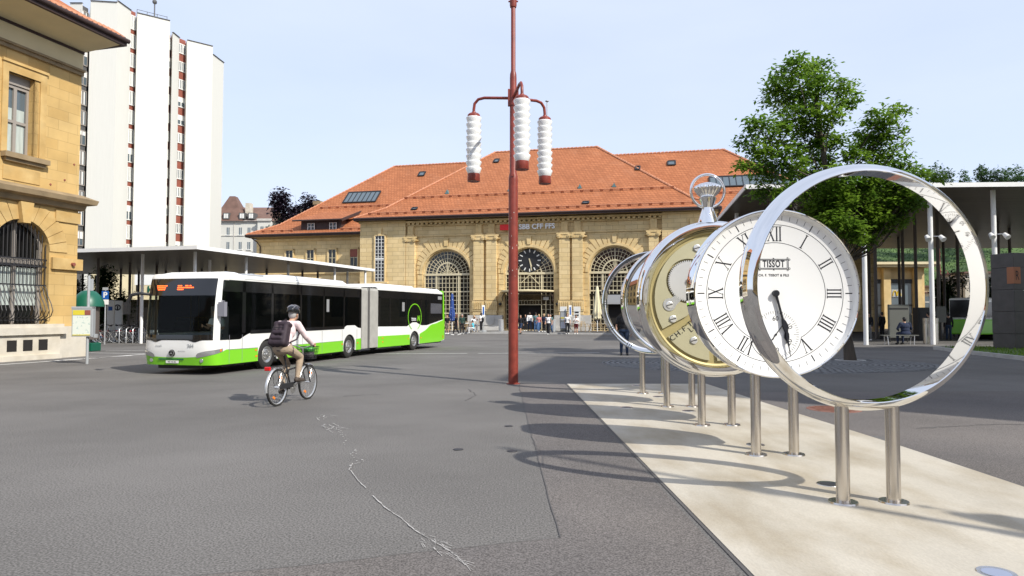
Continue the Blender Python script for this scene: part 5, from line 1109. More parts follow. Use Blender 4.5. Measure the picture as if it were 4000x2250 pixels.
patch(mb, py_(-2.22), pC, .95, 2.62, 0, 6, 6); patch(mb, pD, 1-py_(-2.22), .95, 2.62, 0, 6, 6)
# roof: rounded long edges
prof = [(0, 2.735), (-.03, 2.77), (-.10, 2.80), (-BW/2, 2.83), (-BW+.10, 2.80), (-BW+.03, 2.77), (-BW, 2.735)]
vs = [(x, y, z) for y in (yS, YE) for x, z in prof]; n = len(prof); mb.add(vs, [(i, i+1, n+i+1, n+i) for i in range(n-1)])
top = [FP(i/60, 2.80) for i in range(61)]; mb.add(top, [tuple(range(61))])
body = mb.build('body', 'buswhite', bus, 30)
def gt(y): return .675 if y < -.5 else .67
mb = MB(); G_ = [(yS, .27), (-.505, .27)]; mb.plate([(yS, .27)]+[(-.52, .27), (-.52, .66), (yS, .675)], [], .006, 0, ym(0))
mb.plate([(.54, .27), (4.80, .28), (4.80, .68), (.54, .66)], [], .006, 0, ym(0)); mb.plate([(5.84, .28), (YE, .28), (YE, .72), (5.84, .70)], [], .006, 0, ym(0))
patch(mb, 0, 1, .27, lambda p: .48+.205*min(1, abs(p-.5)/.5*1.05)**2.6, .006, 80, 4)
mb.plate([(yS, .27), (YE, .27), (YE, .68), (yS, .68)], [], -.006, 0, ym(-BW)); mb.build('green_skirt', 'busgreen', bus, 30)
mb = MB(); patch(mb, pC, pD, lambda p: .965-(.06*math.exp(-((p-.31)/.045)**2)+.06*math.exp(-((p-.69)/.045)**2))+.0, 2.655, .004, 70, 14); ws = mb.build('windscreen', 'busscreen', bus, 40)
mb = MB(); patch(mb, pC, pD, 2.18, 2.657, .008, 60, 4); mb.build('black_mask', 'busblack', ws, 40); mb = MB(); patch(mb, pC, pD, lambda p: .962-(.06*math.exp(-((p-.31)/.045)**2)+.06*math.exp(-((p-.69)/.045)**2)), 1.10, .008, 60, 3); mb.build('lower_black_mask', 'busblack', ws, 40)
mb = MB(); mb.plate([(y, z+.0) for y, z in WL]+[(YE, 2.66), (yS, 2.62)], [], .003, 0, ym(0), side=False); patch(mb, 0, py_(-2.24), .95, 2.60, .003, 8, 6); sg = mb.build('side_window', 'busglass', bus, 40)
mb = MB(); mb.plate([(yS, 1.1), (YE, 1.1), (YE, 2.64), (yS, 2.64)], [], -.003, None, ym(-BW)); mb.build('far_side_window', 'busscreen', bus)
mb = MB()
mb.plate([(yS-.28, 2.30), (YE, 2.32), (YE, 2.665), (yS, 2.63)], [], .008, .004, ym(0)); patch(mb, 0, py_(-2.24), 2.3, 2.60, .008, 8, 2)
for y, ww in ((-1.22, .16), (.20, .12), (1.85, .10), (3.35, .10), (4.85, .10), (6.2, .14)): mb.plate([(y-ww/2, 1.13), (y+ww/2, 1.13), (y+ww/2, 2.6), (y-ww/2, 2.6)], [], .008, .004, ym(0)); mb.plate([(y-ww/2, 1.1), (y+ww/2, 1.1), (y+ww/2, 2.6), (y-ww/2, 2.6)], [], -.008, -.004, ym(-BW))
mb.plate([(-.9, 1.09), (4.85, 1.11), (4.85, 1.22), (-.9, 1.2)], [], .009, .004, ym(0)); mb.build('window_pillars', 'busblack', sg, 40)
def wheel(par, x, y, side=1, rim='alu', dish=.09):
    w_ = MB(); w_.lathe([(.24, -.02), (.30, .0), (.385, -.005), (.425, -.04), (.43, -.10), (.43, -.20), (.40, -.25), (.2, -.25)], (0, 0, 0), 'x', 36)
    w0 = w_.build('wheel', 'rubber', par, 40); w0.location = (x, y, .43)
    m = MB(); m.lathe([(0, .02-dish*0), (.05, .025), (.06, .0), (.11, -.01), (.12, -.03), (.17, -.05), (.215, -.02), (.245, -.012), (.255, -.02), (.25, -.08)], (0, 0, 0), 'x', 30)
    for k in range(10): a = 2*PI*k/10; m.cyl((-.02, .14*math.cos(a), .14*math.sin(a)), (.015, .14*math.cos(a), .14*math.sin(a)), .017, n=6)
    m.build('rim', rim, w0, 35); return w0
wheel(bus, -.02, 0); wheel(bus, -.02, 5.32)
for y in (0, 5.32): w_ = wheel(bus, -BW+.02, y); w_.rotation_euler = (0, 0, PI)
mb = MB()
for y in (0, 5.32):
    q = archtop(y, .535, .2)[::-1]; vs = [(x, a, b) for x in (-.02, -.4) for a, b in q]; n = len(q); mb.add(vs, [(i, i+1, n+i+1, n+i) for i in range(n-1)]); mb.box(-.42, -.38, y-.56, y+.56, .1, .98)
mb.box(-BW+.1, -.1, -2.0, YE, .22, .30); mb.box(-BW+.3, -.6, -2.2, -1.4, .15, .3); mb.build('wheel_well', 'plastic', bus)
mb = MB(); mb.box(-BW+.06, -.06, yS, YE, .34, .37); mb.build('floor', 'c_grey', bus)
for i, y in enumerate((.9, 1.7, 2.5, 3.3, 4.6, 5.6)):
    for x in (-.5, -1.85):
        mb = MB(); mb.box(x-.4, x+.3, y, y+.4, .75, .85); mb.box(x-.4, x+.3, y+.36, y+.46, .8, 1.42); s_ = mb.build('seat', 'seatc', bus, bevel=.03)
        mb = MB(); mb.tube([(x-.4, y+.46, 1.3), (x-.4, y+.46, 1.55), (x+.25, y+.46, 1.55), (x+.25, y+.46, 1.3)], .02, 6); mb.build('grab_rail', 'yellow', s_)
mb = MB()
for x, y in ((-.9, -.4), (-1.4, .6), (-.9, 1.6), (-1.4, 3.6), (-.95, 5.2)): mb.cyl((x, y, .36), (x, y, 2.6), .018, n=6)
mb.build('handrail_pole', 'yellow', bus); mb = MB(); mb.box(-1.15, -.15, -2.25, -1.95, .4, 1.15); mb.box(-1.2, -.1, -1.1, -1.05, .4, 1.9); mb.build('dashboard', 'greyp', bus, bevel=.04)
for x0, x1, nm in ((-.40, .0, 'L'), (-BW, -BW+.40, 'R')):
    mb = MB()
    if nm == 'L': patch(mb, py_(-2.14), px_(-.50), lambda p: .475+.16*max(0, (px_(-.5)-p)/(px_(-.5)-py_(-2.14)))**1.2, lambda p: .55+.17*((px_(-.5)-p)/(px_(-.5)-py_(-2.14)))**.45, .014, 14, 5)
    else: a_, b_ = px_(-.5), py_(-2.14); patch(mb, 1-a_, 1-b_, lambda p: .475+.16*max(0, (a_-(1-p))/(a_-b_))**1.2, lambda p: .55+.17*max(0, (a_-(1-p))/(a_-b_))**.45, .014, 14, 5)
    hl = mb.build('headlight', 'lamp', bus, 40)
    mb = MB(); s_ = 1 if nm == 'L' else -1; pp = px_(-.36) if nm == 'L' else 1-px_(-.36); c_ = FP(pp, .40, .01); mb.lathe([(0, -.012), (.05, -.012), (.055, 0)], (c_[0], c_[1], c_[2]), 'y', 16); mb.build('fog_lamp', 'lamp', hl, 40)
    mb = MB(); pp = py_(-2.2) if nm == 'L' else 1-py_(-2.2); patch(mb, pp-.004 if nm == 'L' else pp-.014, pp+.014 if nm == 'L' else pp+.004, .64, .70, .02, 2, 2); mb.build('indicator', 'amber', hl)
def fmap(xc, zc, off=.012):   # writing on the front face
    def f(a, b, d): p = FP(px_(xc), zc, 0); q = FP(px_(xc+a), zc+b, off); return (xc+a, q[1]-d*.2, zc+b)
    return f
def fq(mb, x0, x1, z0, z1, off=.014, n=4): 
    a, b = sorted((px_(x0), px_(x1))); patch(mb, a, b, z0, z1, off, n, 1)
mb = MB(); FY = FP(.5, .6)[1]
mb.lathe([(0, -.035), (.085, -.035), (.095, -.02), (.095, .02)], (-1.25, FP(px_(-1.25), .58)[1], .60), 'y', 28); em = mb.build('emblem', 'busblack', bus, 40)
mb = MB(); yq = FP(px_(-1.25), .58)[1]-.038
for k in range(3): a = PI/2+2*PI*k/3; mb.plate([(-1.25+.075*math.cos(a), .60+.075*math.sin(a)), (-1.25+.014*math.cos(a+1.05), .60+.014*math.sin(a+1.05)), (-1.25+.014*math.cos(a-1.05), .60+.014*math.sin(a-1.05))], [], yq-.004, yq, fm)
o_ = arc(-1.25, .60, .085, 0, 2*PI-.01, 24); q = arc(-1.25, .60, .075, 0, 2*PI-.01, 24)[::-1]; mb.plate(o_+q, [], yq-.003, yq, fm); mb.build('three_point_star', 'alu', em)
def ftext(body_, size, xc, zc, mt, nm, par=bus, sx=1, bold=0): 
    y0 = FP(px_(xc), zc)[1]; sl = (FP(px_(xc+.1), zc)[1]-FP(px_(xc-.1), zc)[1])/.2
    return text_mb(body_, size, lambda a, b, d: (xc+a*1.0, y0-.012+sl*a+d*.3-(.0), zc+b), .006, sx=sx, bold=bold).build(nm, mt, par)
ftext('364', .13, -.66, .80, 'signgrey', 'fleet_number', bold=.004); ftext('transN', .075, -1.68, .80, 'signgrey', 'operator_name'); ftext('BIO ETHANOL', .035, -.93, .66, 'signgrey', 'small_lettering')
mb = MB(); yp = FP(px_(-1.22), .38)[1]-.02; mb.box(-1.46, -1.06, yp-.012, yp, .325, .395); npl = mb.build('number_plate', 'framew', bus); text_mb('NE 146 364', .055, lambda a, b, d: (-1.26+a, yp-.016+d*.3, .36+b), .004).build('plate_text', 'ink', npl)
mb = MB(); yp = FP(.5, .45)[1]-.006; mb.box(-1.7, -.9, yp-.01, yp+.02, .42, .45); mb.build('bumper_slot', 'dgreen', bus)
# destination display rows
mb = MB(); r = random.Random(14)
for gx0, rows in ((-1.93, ((0, .30), (.02, .30), (.05, .28))), (-1.24, ((0, .12), (0, .52), (0, .20)))):
    for k, (a, b) in enumerate(rows):
        x = gx0+a; zz = 2.455-.052*k
        while x < gx0+b:
            l = r.uniform(.02, .055); y = FP(px_(x+l/2), zz)[1]-.014; mb.box(x, x+l, y, y+.004, zz-.016, zz+.012); x += l+.012
for xx, k in ((-1.0, 0), (-.95, 0), (-.86, 0), (-.98, 2), (-.82, 2), (-.76, 2), (-.56, 2)): y = FP(px_(xx), 2.45)[1]-.014; mb.box(xx, xx+.045, y, y+.004, 2.455-.052*k-.016, 2.455-.052*k+.012)
mb.build('destination_display', 'led', bus)
# mirrors
mb = MB(); mb.tube([(.02, -2.12, 2.02), (.06, -2.28, 2.03), (.07, -2.30, 1.98)], .02, 8); mb.box(-.0, .20, -2.36, -2.24, 1.60, 2.0); mb.build('wing_mirror', 'greyp', bus, bevel=.03)
mb = MB(); mb.tube([(-2.25, -2.3, 2.22), (-2.45, -2.48, 2.25), (-2.66, -2.55, 2.20), (-2.76, -2.56, 2.02), (-2.79, -2.56, 1.8)], [.035, .045, .05, .05, .035], 10); mb.obox((-2.79, -2.56, 1.83), ((1, 0, 0), (0, 1, 0), (.05, 0, 1)), (.06, .07, .17)); mb.build('mirror_arm', 'plastic', bus, 40)
def pod(x0, x1, y0, y1, h, xf=None, z=2.78):
    mb = MB(xf=xf); e = .35; 
    P = [(x0, y0, z), (x1, y0, z), (x1, y1, z), (x0, y1, z)]; Q = [(x0+.15, y0+e, z+h), (x1-.08, y0+e, z+h), (x1-.08, y1-e, z+h), (x0+.15, y1-e, z+h)]
    mb.add(P+Q, [(0, 1, 5, 4), (1, 2, 6, 5), (2, 3, 7, 6), (3, 0, 4, 7), (4, 5, 6, 7)]); return mb.build('roof_pod', 'buswhite', bus, bevel=.06)
pod(-1.9, -.03, .55, 5.3, .15); pod(-2.2, -.05, -2.15, -1.05, .09)
mb = MB(); mb.box(-1.8, -.1, -.95, -.1, 2.79, 2.86); mb.build('roof_hatch', 'silver', bus, bevel=.03)
for y, z in ((-.62, .60), (-.60, .42), (4.72, .55), (5.98, .55)): mb = MB(); mb.box(.004, .014, y-.045, y+.045, z-.025, z+.025); mb.build('side_marker', 'amber', bus)
for y in (3.62,): mb = MB(); mb.box(.004, .011, y-.08, y+.1, 1.75, 2.2); mb.build('window_notice', 'silver', sg)
mb = MB()
for y in (-1.86, -1.28, .62, 1.95, 3.25, 4.72, 5.92): mb.plate([(y-.006, .29), (y+.006, .29), (y+.006, 1.08), (y-.006, 1.08)], [], .0085, .002, ym(0))
mb.plate([(-1.9, .672), (-.53, .662), (-.53, .676), (-1.9, .686)], [], .0085, .002, ym(0)); mb.plate([(.55, .655), (4.8, .672), (4.8, .682), (.55, .665)], [], .0085, .002, ym(0)); mb.build('panel_seam', 'greyp', body)
mb = MB(); mb.plate([(-1.2, 2.675), (YE, 2.70), (YE, 2.712), (-1.2, 2.687)], [], .004, 0, ym(0)); mb.build('rain_gutter', 'signgrey', body)
# rear section
def RX(x, y, z): return (.295+x*.997+y*.0757, 11.14-x*.0757+y*.997, z)
ya, yb = -3.43, 3.40
WR2 = [(ya, 1.15), (-.75, 1.12), (-.5, 1.2), (-.2, 1.29), (.2, 1.29), (.5, 1.2), (.8, 1.14), (1.35, 1.14), (3.36, 1.42)]
ro = lambda a, b, d: RX(d, a, b)
mb = MB(); mb.plate([(yb, .37), (2.8, .30)]+archtop(.03, .50)+[(ya, .28)]+WR2+[], [], 0, -.04, ro); mb.plate([(ya, 2.66), (yb-.04, 2.66), (yb-.12, 2.76), (ya, 2.76)], [], 0, -.04, ro); mb.plate([(ya, .28), (yb, .28), (yb, 1.2), (ya, 1.2)], [], -BW, -BW+.04, ro)
mb.add([RX(x, y, z) for y in (ya, yb-.05) for x, z in prof], [(i, i+1, n_+i+1, n_+i) for n_ in [len(prof)] for i in range(n_-1)]); mb.build('rear_body', 'buswhite', bus, 30)
mb = MB(); mb.plate([(ya, .28), (-.47, .28), (-.47, .74), (ya, .75)], [], .006, 0, ro); mb.plate(sm([(.54, .74), (.75, .80), (1.25, .93), (1.8, 1.15), (2.4, 1.22), (3.36, 1.40)], 4)+[(3.42, 1.41), (3.42, .40), (2.8, .30), (.53, .29)], [], .006, 0, ro)
mb.plate([(3.22, 1.39), (3.42, 1.42), (3.36, 2.5), (3.28, 2.86), (3.16, 2.84)], [], .007, -.03, ro)
vs = [RX(x, y, z) for (y, z) in ((3.42, .40), (3.44, 1.3), (3.36, 2.5), (3.28, 2.86)) for x in (0.005, -BW)]; mb.add(vs, [(2*i, 2*i+1, 2*i+3, 2*i+2) for i in range(3)]); mb.build('rear_green_panel', 'busgreen', bus, 30)
mb = MB(); mb.plate(WR2+[(3.22, 1.40), (3.2, 2.67), (ya, 2.67)], [], .003, None, ro); rg = mb.build('rear_side_window', 'busglass', bus); mb = MB(); mb.plate([(ya, 1.15), (yb-.1, 1.2), (yb-.1, 2.66), (ya, 2.66)], [], -BW-.003, None, ro); mb.build('far_side_window', 'busscreen', bus)
mb = MB(); mb.plate([(ya, 2.35), (3.2, 2.35), (3.18, 2.68), (ya, 2.68)], [], .008, .004, ro)
for y, ww in ((-3.3, .2), (-2.35, .1), (-.85, .1), (.75, .12)): mb.plate([(y-ww/2, 1.16), (y+ww/2, 1.16), (y+ww/2, 2.4), (y-ww/2, 2.4)], [], .008, .004, ro)
mb.plate([(1.55, 1.2), (3.2, 1.42), (3.2, 2.66), (1.55, 2.66)], [], .009, -.02, ro); mb.build('window_pillars', 'busblack', rg)
mb = MB()
for k in range(9): mb.box(1.75, 3.05, 0, 0, 1.72+k*.055, 1.735+k*.055) if 0 else mb.plate([(1.75, 1.72+k*.055), (3.05, 1.72+k*.055), (3.05, 1.74+k*.055), (1.75, 1.74+k*.055)], [], .016, .009, ro)
mb.build('air_grille', 'greyp', rg); mb = MB(); mb.plate([(2.6, 2.4), (3.05, 2.4), (3.05, 2.56), (2.6, 2.56)], [], .016, .009, ro); mb.plate([(-1.25, 1.8), (-1.02, 1.8), (-1.02, 2.2), (-1.25, 2.2)], [], .014, .009, ro); mb.build('window_notice', 'silver', rg)
mb = MB(); cc = (.02, 1.53); an = [R(-62)+R(304)*i/60 for i in range(61)]; o_ = [(cc[0]+.70*math.cos(a), cc[1]+.63*math.sin(a)) for a in an]; q = [(cc[0]+.66*math.cos(a), cc[1]+.59*math.sin(a)) for a in an][::-1]; mb.plate(o_+q, [], .016, .010, ro); rn = mb.build('green_ring_mark', 'busgreen', rg)
text_mb('trans', .30, lambda a, b, d: RX(.014+d, cc[0]-.10+a*1.0, 1.45+b), .005, sx=.78).build('operator_name', 'c_white', rn); text_mb('N', .34, lambda a, b, d: RX(.014+d, cc[0]+.40+a+b*.15, 1.46+b), .005, bold=.015).build('operator_initial', 'busgreen', rn)
w_ = wheel(bus, *RX(-.02, .03, 0)[:2]); w_.rotation_euler = (0, 0, -R(4.3)); w_ = wheel(bus, *RX(-BW+.02, .03, 0)[:2]); w_.rotation_euler = (0, 0, PI-R(4.3))
mb = MB(); q = archtop(.03, .52, .2)[::-1]; vs = [RX(x, a, b) for x in (-.02, -.4) for a, b in q]; n = len(q); mb.add(vs, [(i, i+1, n+i+1, n+i) for i in range(n-1)]); m2 = MB(xf=RX); m2.box(-.42, -.38, -.5, .56, .1, .98); m2.box(-BW+.1, -.1, ya, 3.2, .24, .32); mb.v, mb.f, mb.m = m2.v+mb.v, m2.f+[tuple(i+len(m2.v) for i in f) for f in mb.f], m2.m+mb.m; mb.build('wheel_well', 'plastic', bus)
for i, y in enumerate((-2.9, -2.1, -1.2)):
    mb = MB(xf=RX); mb.box(-.9, -.15, y, y+.4, .8, .9); mb.box(-.9, -.15, y+.36, y+.46, .85, 1.5); mb.build('seat', 'seatc', bus, bevel=.03)
for y, z in ((-3.0, .66), (-3.0, .5), (-.62, .56), (.68, .56)): mb = MB(xf=RX); mb.box(.006, .014, y-.045, y+.045, z-.025, z+.025); mb.build('side_marker', 'amber', bus)
mb = MB(xf=RX); mb.box(.0, .012, 3.2, 3.26, .45, .6); mb.build('tail_reflector', 'redl', bus)
pod(-1.9, -.03, -3.35, .35, .19, RX, 2.78); pod(-2.2, -.05, .65, 3.24, .15, RX, 2.78)
# bellows
def sec(f):
    y0 = YE+.0; A = lambda x, z: Vector((x, YE, z)); B = lambda x, z: Vector(RX(x, ya, z)); d = .0; o = []
    rib = .045*(1 if int(round(f*44)) % 2 else 0)
    P_ = [(.02-rib, .30), (.02-rib, 2.62), (-.04, 2.73-rib), (-BW/2, 2.79-rib), (-BW+.04, 2.73-rib), (-BW-.02+rib, 2.62), (-BW-.02+rib, .30)]
    return [tuple(A(x, z).lerp(B(x, z), f)) for x, z in P_]
vs = []; n = 44
for i in range(n+1): vs += sec(i/n)
mb = MB(); mb.add(vs, [(i*7+j, (i+1)*7+j, (i+1)*7+j+1, i*7+j+1) for i in range(n) for j in range(6)]+[(i*7+6, (i+1)*7+6, (i+1)*7, i*7) for i in range(n)]); bl = mb.build('bellows', 'bellow', bus)
mb = MB(); c0 = Vector((.03, YE+.70, 0)); mb.bar((.035, YE+.62, .3), (.035, YE+.62, 2.74), .10, .05); mb.build('centre_frame', 'alu', bl)
# ================= FIGURES =================
PEND = []
def cone(mb, a, ra, b, rb, n=12):
    a = Vector(a); b = Vector(b); d = (b-a); L_ = d.length
    if L_ < 1e-6: d = Vector((0, 0, 1))
    d.normalize(); pts = []; rr = []
    for k in range(5): th = PI/2*(1-k/4); pts.append(a-d*ra*math.sin(th)); rr.append(max(.0006, ra*math.cos(th)))
    for k in range(5): th = PI/2*k/4; pts.append(b+d*rb*math.sin(th)); rr.append(max(.0006, rb*math.cos(th)))
    mb.tube(pts, rr, n)
def ell(mb, c, r): mb.sphere(c, 1, 16, squash=r)
def soft(mb, name, m, par, vox, it=3, label=None):
    o = mb.build(name, m, par)
    q = o.modifiers.new('r', 'REMESH'); q.mode = 'VOXEL'; q.voxel_size = vox; q.use_smooth_shade = True
    s_ = o.modifiers.new('s', 'SMOOTH'); s_.factor = .5; s_.iterations = it; PEND.append(o)
    if label: o['label'] = label
    return o
def flush():
    bpy.context.view_layer.update(); dg = bpy.context.evaluated_depsgraph_get(); res = []
    for o in PEND: res.append((o, bpy.data.meshes.new_from_object(o.evaluated_get(dg))))
    for o, me in res: o.modifiers.clear(); o.data = me
    PEND.clear()
STAND = dict(pel=(0, 0, .95), che=(0, 0, 1.27), nek=(0, .0, 1.46), hed=(0, .02, 1.61), shL=(-.18, 0, 1.40), shR=(.18, 0, 1.40), elL=(-.23, -.02, 1.13), elR=(.23, -.02, 1.13), haL=(-.24, .06, .88), haR=(.24, .06, .88),
  hiL=(-.09, 0, .92), hiR=(.09, 0, .92), knL=(-.10, .02, .50), knR=(.10, .02, .50), anL=(-.11, 0, .09), anR=(.11, 0, .09), toL=(-.12, .17, .035), toR=(.12, .17, .035))
def pose(**k): d = dict(STAND); d.update(k); return d
WALK = pose(knL=(-.09, .17, .52), anL=(-.1, .26, .10), toL=(-.11, .42, .07), knR=(.09, -.02, .50), anR=(.1, -.26, .14), toR=(.1, -.12, .035), haL=(-.24, -.12, .90), elL=(-.23, -.10, 1.14), haR=(.24, .20, .93), elR=(.23, .02, 1.14))
WALK2 = pose(knR=(.09, .17, .52), anR=(.1, .26, .10), toR=(.11, .42, .07), knL=(-.09, -.02, .50), anL=(-.1, -.26, .14), toL=(-.1, -.12, .035), haR=(.24, -.12, .90), elR=(.23, -.10, 1.14), haL=(-.24, .20, .93), elL=(-.23, .02, 1.14))
SIT = pose(pel=(0, 0, .56), che=(0, .04, .88), nek=(0, .06, 1.07), hed=(0, .10, 1.21), shL=(-.19, .04, 1.01), shR=(.19, .04, 1.01), elL=(-.27, .08, .76), elR=(.27, .08, .76), haL=(-.16, .32, .70), haR=(.16, .32, .70), hiL=(-.09, .02, .54), hiR=(.09, .02, .54), knL=(-.13, .43, .54), knR=(.13, .43, .54), anL=(-.13, .42, .10), anR=(.13, .42, .10), toL=(-.13, .58, .035), toR=(.13, .58, .035))
PHONE = pose(elR=(.24, .08, 1.16), haR=(.10, .24, 1.33), elL=(-.24, .06, 1.16), haL=(-.08, .24, 1.28))
BAGARM = pose(haR=(.2, .10, 1.02), elR=(.25, -.03, 1.14))
def hand(mb, w_, el, curl=.5, side=1, s=1):
    w_ = Vector(w_); d = (w_-Vector(el)).normalized(); x = Vector((1, 0, 0)); x = (x-d*x.dot(d)).normalized(); f = d.cross(x)*-1
    if f.y < 0: f = -f
    pal = w_+d*.05; cone(mb, w_, .026, w_+d*.02, .027); 
    for k in (-1, 0, 1): cone(mb, w_+d*.025+x*.0+f*k*.020, .015, w_+d*.085+f*k*.024, .014, 8)
    for k, ln in ((-1.5, .056), (-.5, .07), (.5, .076), (1.5, .068)):
        a = w_+d*.09+f*k*.019; b = a+d*ln*.5-x*side*ln*.18*curl; c_ = b+d*ln*.4-x*side*ln*.5*curl; cone(mb, a, .0095, b, .0088, 8); cone(mb, b, .0088, c_, .0075, 8)
    a = w_+d*.03+f*.035; b = a+d*.035+f*.02-x*side*.01; cone(mb, a, .012, b, .010, 8); cone(mb, b, .010, b+d*.03-x*side*.012, .008, 8)
def person(label, x, y, rz, J=STAND, s=1.0, z=0, top='c_white', legs='c_jean', shoes='shoe_w', hair='hairb', skin='skin', sleeve='short', shorts=False, hairlen=0, vox=.013, fat=1.0, female=False, extra=None, group=None, loose=0.0, skirt=False, hands=True):
    t = thing('person', label, 'person', (x, y, z), rz, group); t.scale = (s, s, s)
    V = {k: Vector(v) for k, v in J.items()}; sw = .92 if female else 1.0; F_ = fat
    mb = MB(); H = V['hed']; 
    ell(mb, (H.x, H.y-.01, H.z+.035), (.076, .096, .092)); ell(mb, (H.x, H.y+.025, H.z-.03), (.062, .070, .085)); cone(mb, (H.x, H.y+.055, H.z-.085), .026, (H.x, H.y+.06, H.z-.08), .026)
    cone(mb, (H.x, H.y+.088, H.z+.02), .008, (H.x, H.y+.106, H.z-.018), .013, 8); cone(mb, (H.x-.02, H.y+.085, H.z-.055), .009, (H.x+.02, H.y+.085, H.z-.055), .009, 8)
    for q in (-1, 1): ell(mb, (H.x+q*.078, H.y-.005, H.z), (.012, .022, .032)); cone(mb, (H.x+q*.032, H.y+.075, H.z+.035), .013, (H.x+q*.012, H.y+.082, H.z+.03), .012, 8)
    cone(mb, V['nek']-Vector((0, .01, .06)), .062*sw, H-Vector((0, .015, .05)), .050)
    def torso(m, g):
        ell(m, V['pel'], (.160*F_+g, .108*F_+g, .12+g)); mid = V['pel'].lerp(V['che'], .5); ell(m, mid, (.135*F_*sw+g, .098*F_+g, .16+g)); ell(m, V['che'], (.155*F_*sw+g, .108*F_+g, .17+g))
        cone(m, V['shL'], .052+g, V['shR'], .052+g); cone(m, V['che'], .11+g, V['nek']-Vector((0, 0, .09)), .07+g)
        if female: [ell(m, V['che']+Vector((q*.07, .08, -.01)), (.055+g, .05+g, .055+g)) for q in (-1, 1)]
    def arm(m, S, g, full=True, upper=True):
        a, b, c_ = V['sh'+S], V['el'+S], V['ha'+S]
        if upper: cone(m, a, .048*F_+g, b, .037+g)
        else: cone(m, a, .048*F_+g, a.lerp(b, .62), .042+g)
        if full: cone(m, b, .037+g, c_, .024+g)
    def leg(m, S, g, frac=1.0):
        a, b, c_ = V['hi'+S], V['kn'+S], V['an'+S]; cone(m, a, .085*F_+g, b, .052+g)
        if frac >= 1: m_ = b.lerp(c_, .3); cone(m, b, .052+g, m_, .053+g); cone(m, m_, .053+g, c_, .032+g+loose)
        elif frac > .5: pass
    torso(mb, 0)
    for S in 'LR':
        arm(mb, S, 0); leg(mb, S, 0); q = -1 if S == 'L' else 1
        cone(mb, V['an'+S]-Vector((0, .02, .03)), .03, V['to'+S], .024)
        if hands: hand(mb, V['ha'+S], V['el'+S], .5, q)
    body_ = soft(mb, 'body', skin, t, vox)
    # hair
    if hair:
        mb = MB(); ell(mb, (H.x, H.y-.022, H.z+.052), (.087, .098, .093)); ell(mb, (H.x, H.y-.055, H.z+.0), (.078, .062, .085+hairlen*.2))
        if hairlen: ell(mb, (H.x, H.y-.07, H.z-.07-hairlen*.3), (.075, .05, .10+hairlen*.4)); [ell(mb, (H.x+q*.07, H.y-.02, H.z-.04), (.028, .055, .09+hairlen*.3)) for q in (-1, 1)]
        soft(mb, 'hair', hair, t, vox, 2)
    g = .014
    mb = MB(); torso(mb, g)
    if sleeve != 'none':
        for S in 'LR': arm(mb, S, g+.004, sleeve == 'long', sleeve == 'long')
    tp = soft(mb, 'shirt', top, t, vox)
    mb = MB(); ell(mb, V['pel']+Vector((0, 0, -.02)), (.165*F_+g+.004, .112*F_+g+.004, .115+g))
    for S in 'LR':
        if shorts: a, b = V['hi'+S], V['kn'+S]; cone(mb, a, .085*F_+g+.006, a.lerp(b, .85), .062+g+.006)
        else: leg(mb, S, g)
    soft(mb, 'shorts' if shorts else 'trousers', legs, t, vox)
    for S in 'LR':
        a, b = V['an'+S], V['to'+S]; mb = MB(); cone(mb, a-Vector((0, .035, .04)), .046, b, .037); cone(mb, a+Vector((0, 0, .0)), .046, a-Vector((0, 0, .04)), .046); soft(mb, 'shoe', shoes, t, vox, 2)
    return t
def pack(label, par, m, c=(0, -.19, 1.18), r=(.15, .09, .21), vox=.012, name='backpack', cat='backpack', straps=True):
    """backpack carried by a person: a thing of its own standing at that person's place"""
    t = thing(name, label, cat, tuple(par.location), par.rotation_euler.z); t.scale = par.scale
    mb = MB(); x, y, z = c; 
    for sx in (-1, 1):
        for sz in (-1, .75): cone(mb, (x+sx*(r[0]-.07), y, z+sz*(r[2]-.08)), .075, (x, y, z+sz*(r[2]-.08)), .08)
    ell(mb, (x, y-.02, z-.03), (r[0], r[1], r[2])); ell(mb, (x, y+.02, z+.03), (r[0]*.9, r[1]*.8, r[2])); soft(mb, 'bag', m, t, vox)
    if straps:
        mb = MB()
        for sx in (-1, 1): mb.tube([(x+sx*.09, y+.05, z+r[2]*.8), (x+sx*.12, y+.19, z+r[2]+.02), (x+sx*.13, y+.30, z+.06), (x+sx*.15, y+.20, z-.14), (x+sx*.13, y+.06, z-r[2]*.8)], .016, 6)
        mb.build('strap', m, t, 50)
    return t
def pp(px, Y): return (px-2000)/2667*Y
def hx(px, Y, z=0): return pp(px, Y), Y
# ---- people near the station ----
Z1 = .12; grp = 'people in front of the station'
def P_(label, px, Y, face, z, **k): return person(label, pp(px, Y), Y, R(face), z=z, group=grp, **k)
P_('person in black tee and khaki shorts half hidden behind the rear end of the bus', 1748, 57.5, 150, .0, J=STAND, s=.93, top='c_black', legs='c_khaki', shorts=True, shoes='shoe_w', hair='hairr')
P_('auburn haired person in black tee and black trousers walking past the blue parasol', 1783, 54.2, 95, 0, J=WALK, s=.97, top='c_black', legs='c_black', shoes='shoe_w', hair='hairr', hairlen=.15, female=True)
P_('person in grey cap and open dark green jacket with bright white sneakers', 1805, 56.8, 190, 0, J=BAGARM, s=.96, top='c_green', legs='c_black', shoes='shoe_w', hair='hairg', sleeve='long')
P_('blond person in a white top seated behind the cafe table', 1851, 60.5, 200, Z1, J=dict(SIT, **dict(haL=(-.1, .2, 1.15), elL=(-.3, .15, .95))), s=1.08, top='c_white', legs='c_jean', hair='hairl', hairlen=.1, female=True)
s5 = P_('seated person in a cyan tee and pale trousers leaning on the cafe table', 1849, 58.6, 85, Z1-.1, J=SIT, s=.86, top='c_cyan', legs='c_white', shoes='shoe_w', hair='hairk')
